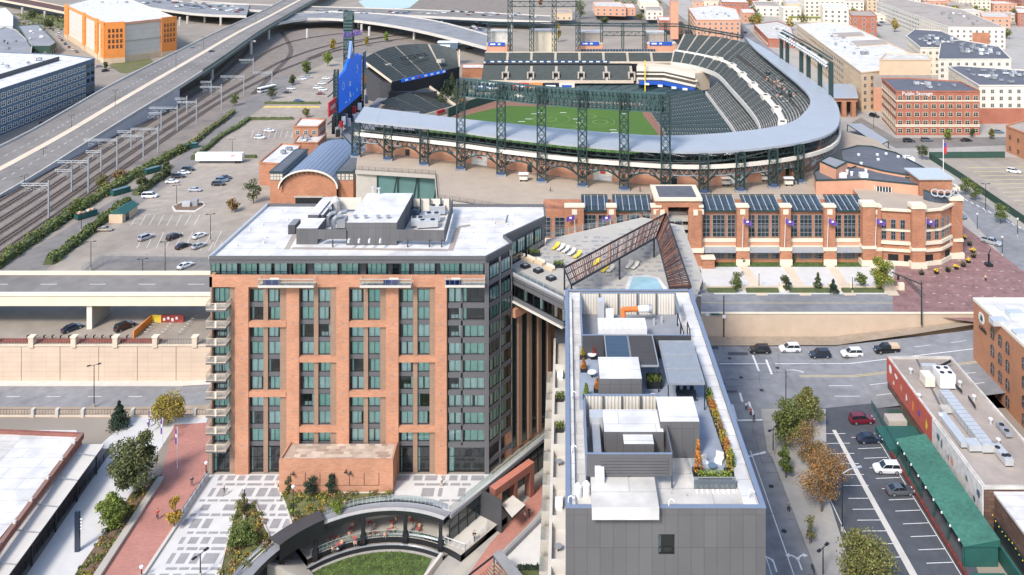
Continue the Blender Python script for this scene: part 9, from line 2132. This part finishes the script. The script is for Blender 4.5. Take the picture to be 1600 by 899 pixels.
for i,x in enumerate((428,615,712)):
 p=Vector((XA(x,144.8),144.8,33.77));t=thing('balcony_sofa',p,['white sofa on the left upper balcony of the hotel','white sofa on the middle upper balcony of the hotel','white sofa on the right upper balcony of the hotel'][i],'sofa');b=MB();b.cbox(tuple(p),1.6,.7,.45,M['white']);b.build('seat',t);b=MB();b.cbox((p.x,p.y+.3,p.z+.4),1.6,.15,.4,M['cream_light']);b.build('backrest',t)
 q=Vector((p.x-.3,144.1,34.1));t=thing('balcony_bench',q,['blue bench panel behind the left upper balcony rail','blue bench panel behind the middle upper balcony rail','blue bench panel behind the right upper balcony rail'][i],'bench');b=MB();b.cbox((q.x,q.y+.12,33.78),2.6,.3,.75,M['car_steel']if 0 else M['blue']);b.build('seat',t)
b=MB()
for i in range(26):
 t_=i/25;x,y=67.4,131-t_*24;z=3.2-.5*math.sin(math.pi*((t_*4)%1));b.cyl((x,y,z),(x,y,z+.14),.08,M['yellow'],n=5)
b.build('string_lights',label='sagging string of warm bulbs beside the white-roofed hall',cat='string lights')
for o in list(COL.objects):
 if o.parent is None and o.get('label')in('x',''):
  print('UNLABELLED',o.name)
  # the town beyond, row by row
rr=random.Random(31);ORD='first second third fourth fifth sixth seventh eighth ninth tenth eleventh twelfth'.split()
rows=((700,'nearest','extra row behind the terrace'),(760,'second','x'),(830,'third','x'),(910,'fourth','x'),(1000,'farthest','x'))
for ri,(Y0,rn,_)in enumerate(rows):
 x=(470,200,235,170,200)[ri];k=0
 while x<Y0*.66 and k<12:
  w_=rr.uniform(16,38);dp=rr.uniform(14,30);h=rr.choice([6,9,12,12,16,20])if ri<4 else rr.choice([6,8,12]);c_=rr.choice(['cream','cream_light','tan','salmon','brick_red','roof_tan','cream_light']);rf=rr.choice(['roof_white','roof_cream','roof_tan','roof_grey'])
  zt=S0+h;q=[(CX+X*FPX/Y,(HC-zt)*FPX/Y+HY)for X,Y in((x,Y0),(x+w_,Y0),(x+w_,Y0+dp),(x,Y0+dp))]
  cn={'cream':'cream','cream_light':'pale cream','tan':'tan','salmon':'salmon','brick_red':'red brick','roof_tan':'dull tan'}[c_];rfn={'roof_white':'white','roof_cream':'cream','roof_tan':'tan','roof_grey':'grey'}[rf]
  t,_q=town('town_block','%s block with %s roof, %s from the left in the %s far row'%(cn,rfn,ORD[k],rn),q,zt,c_,rf,z0=S0,frame='cream_light',ww=1.7,wh=1.7,sp=4.5,cat='building',group='town blocks in the far rows')
  if w_>24:roofstuff(t,q,zt+.4,3,ri*20+k)
  x+=w_+rr.choice([3,4,9]);k+=1
for i in range(120):
 Y=rr.choice([735,800,873,960,rr.uniform(640,1010)])+rr.uniform(-7,7);X=rr.uniform(130,Y*.64);col=rr.choice(['green','dark','olive','yellow','orange','lime'])
 tree('tree','distant street tree among the far town blocks',Vector((X,Y,S0)),rr.uniform(7,12),rr.uniform(3.5,6),L_(col),300+i,110,1.2,group='trees between the far town blocks')
for i in range(60):
 Y=rr.choice([735,800,873,960])+rr.choice([-3,0,3]);car(rr.choice(['sedan','suv']),rr.choice(cl),Vector((rr.uniform(170,Y*.62),Y,S0+.06)),rr.choice([0,180]),'small car in a street between the far town blocks','cars in the far town streets')
for i,(px0,y0,w_,h,c_)in enumerate(((868,20,26,7,'tan'),(965,12,28,8,'salmon'),(1010,16,26,9,'cream_light'),(1030,32,20,8,'brick_red'),(1100,1,22,10,'cream'),(1160,20,20,9,'salmon'),(1060,40,10,7,'tan'))):
 t,q=town('town_block',['small tan building left of the tall far tree','salmon building among the trees of the far street','cream building at the end of the far street','brick building left of the brick apartments','cream block behind the brick apartments','salmon block above the row building','small tan house at the foot of the brick slab'][i],[(px0-3,y0-6),(px0,y0),(px0+w_,y0),(px0+w_-4,y0-6)],S0+h,c_,'roof_white' if i%2 else 'roof_tan',z0=S0,frame='cream_light',sp=5,cat='building')
b=MB()
for Y0 in(735,800,873,960):b.poly([(150,Y0-5,S0+.03),(700,Y0-5,S0+.03),(700,Y0+4,S0+.03),(150,Y0+4,S0+.03)],M['asphalt'])
b.poly([(126,420,S0+.05),(139,410,S0+.05),(150,640,S0+.05),(190,1100,S0+.05),(165,1100,S0+.05),(134,640,S0+.05)],M['asphalt'])
struct('far_streets',b)
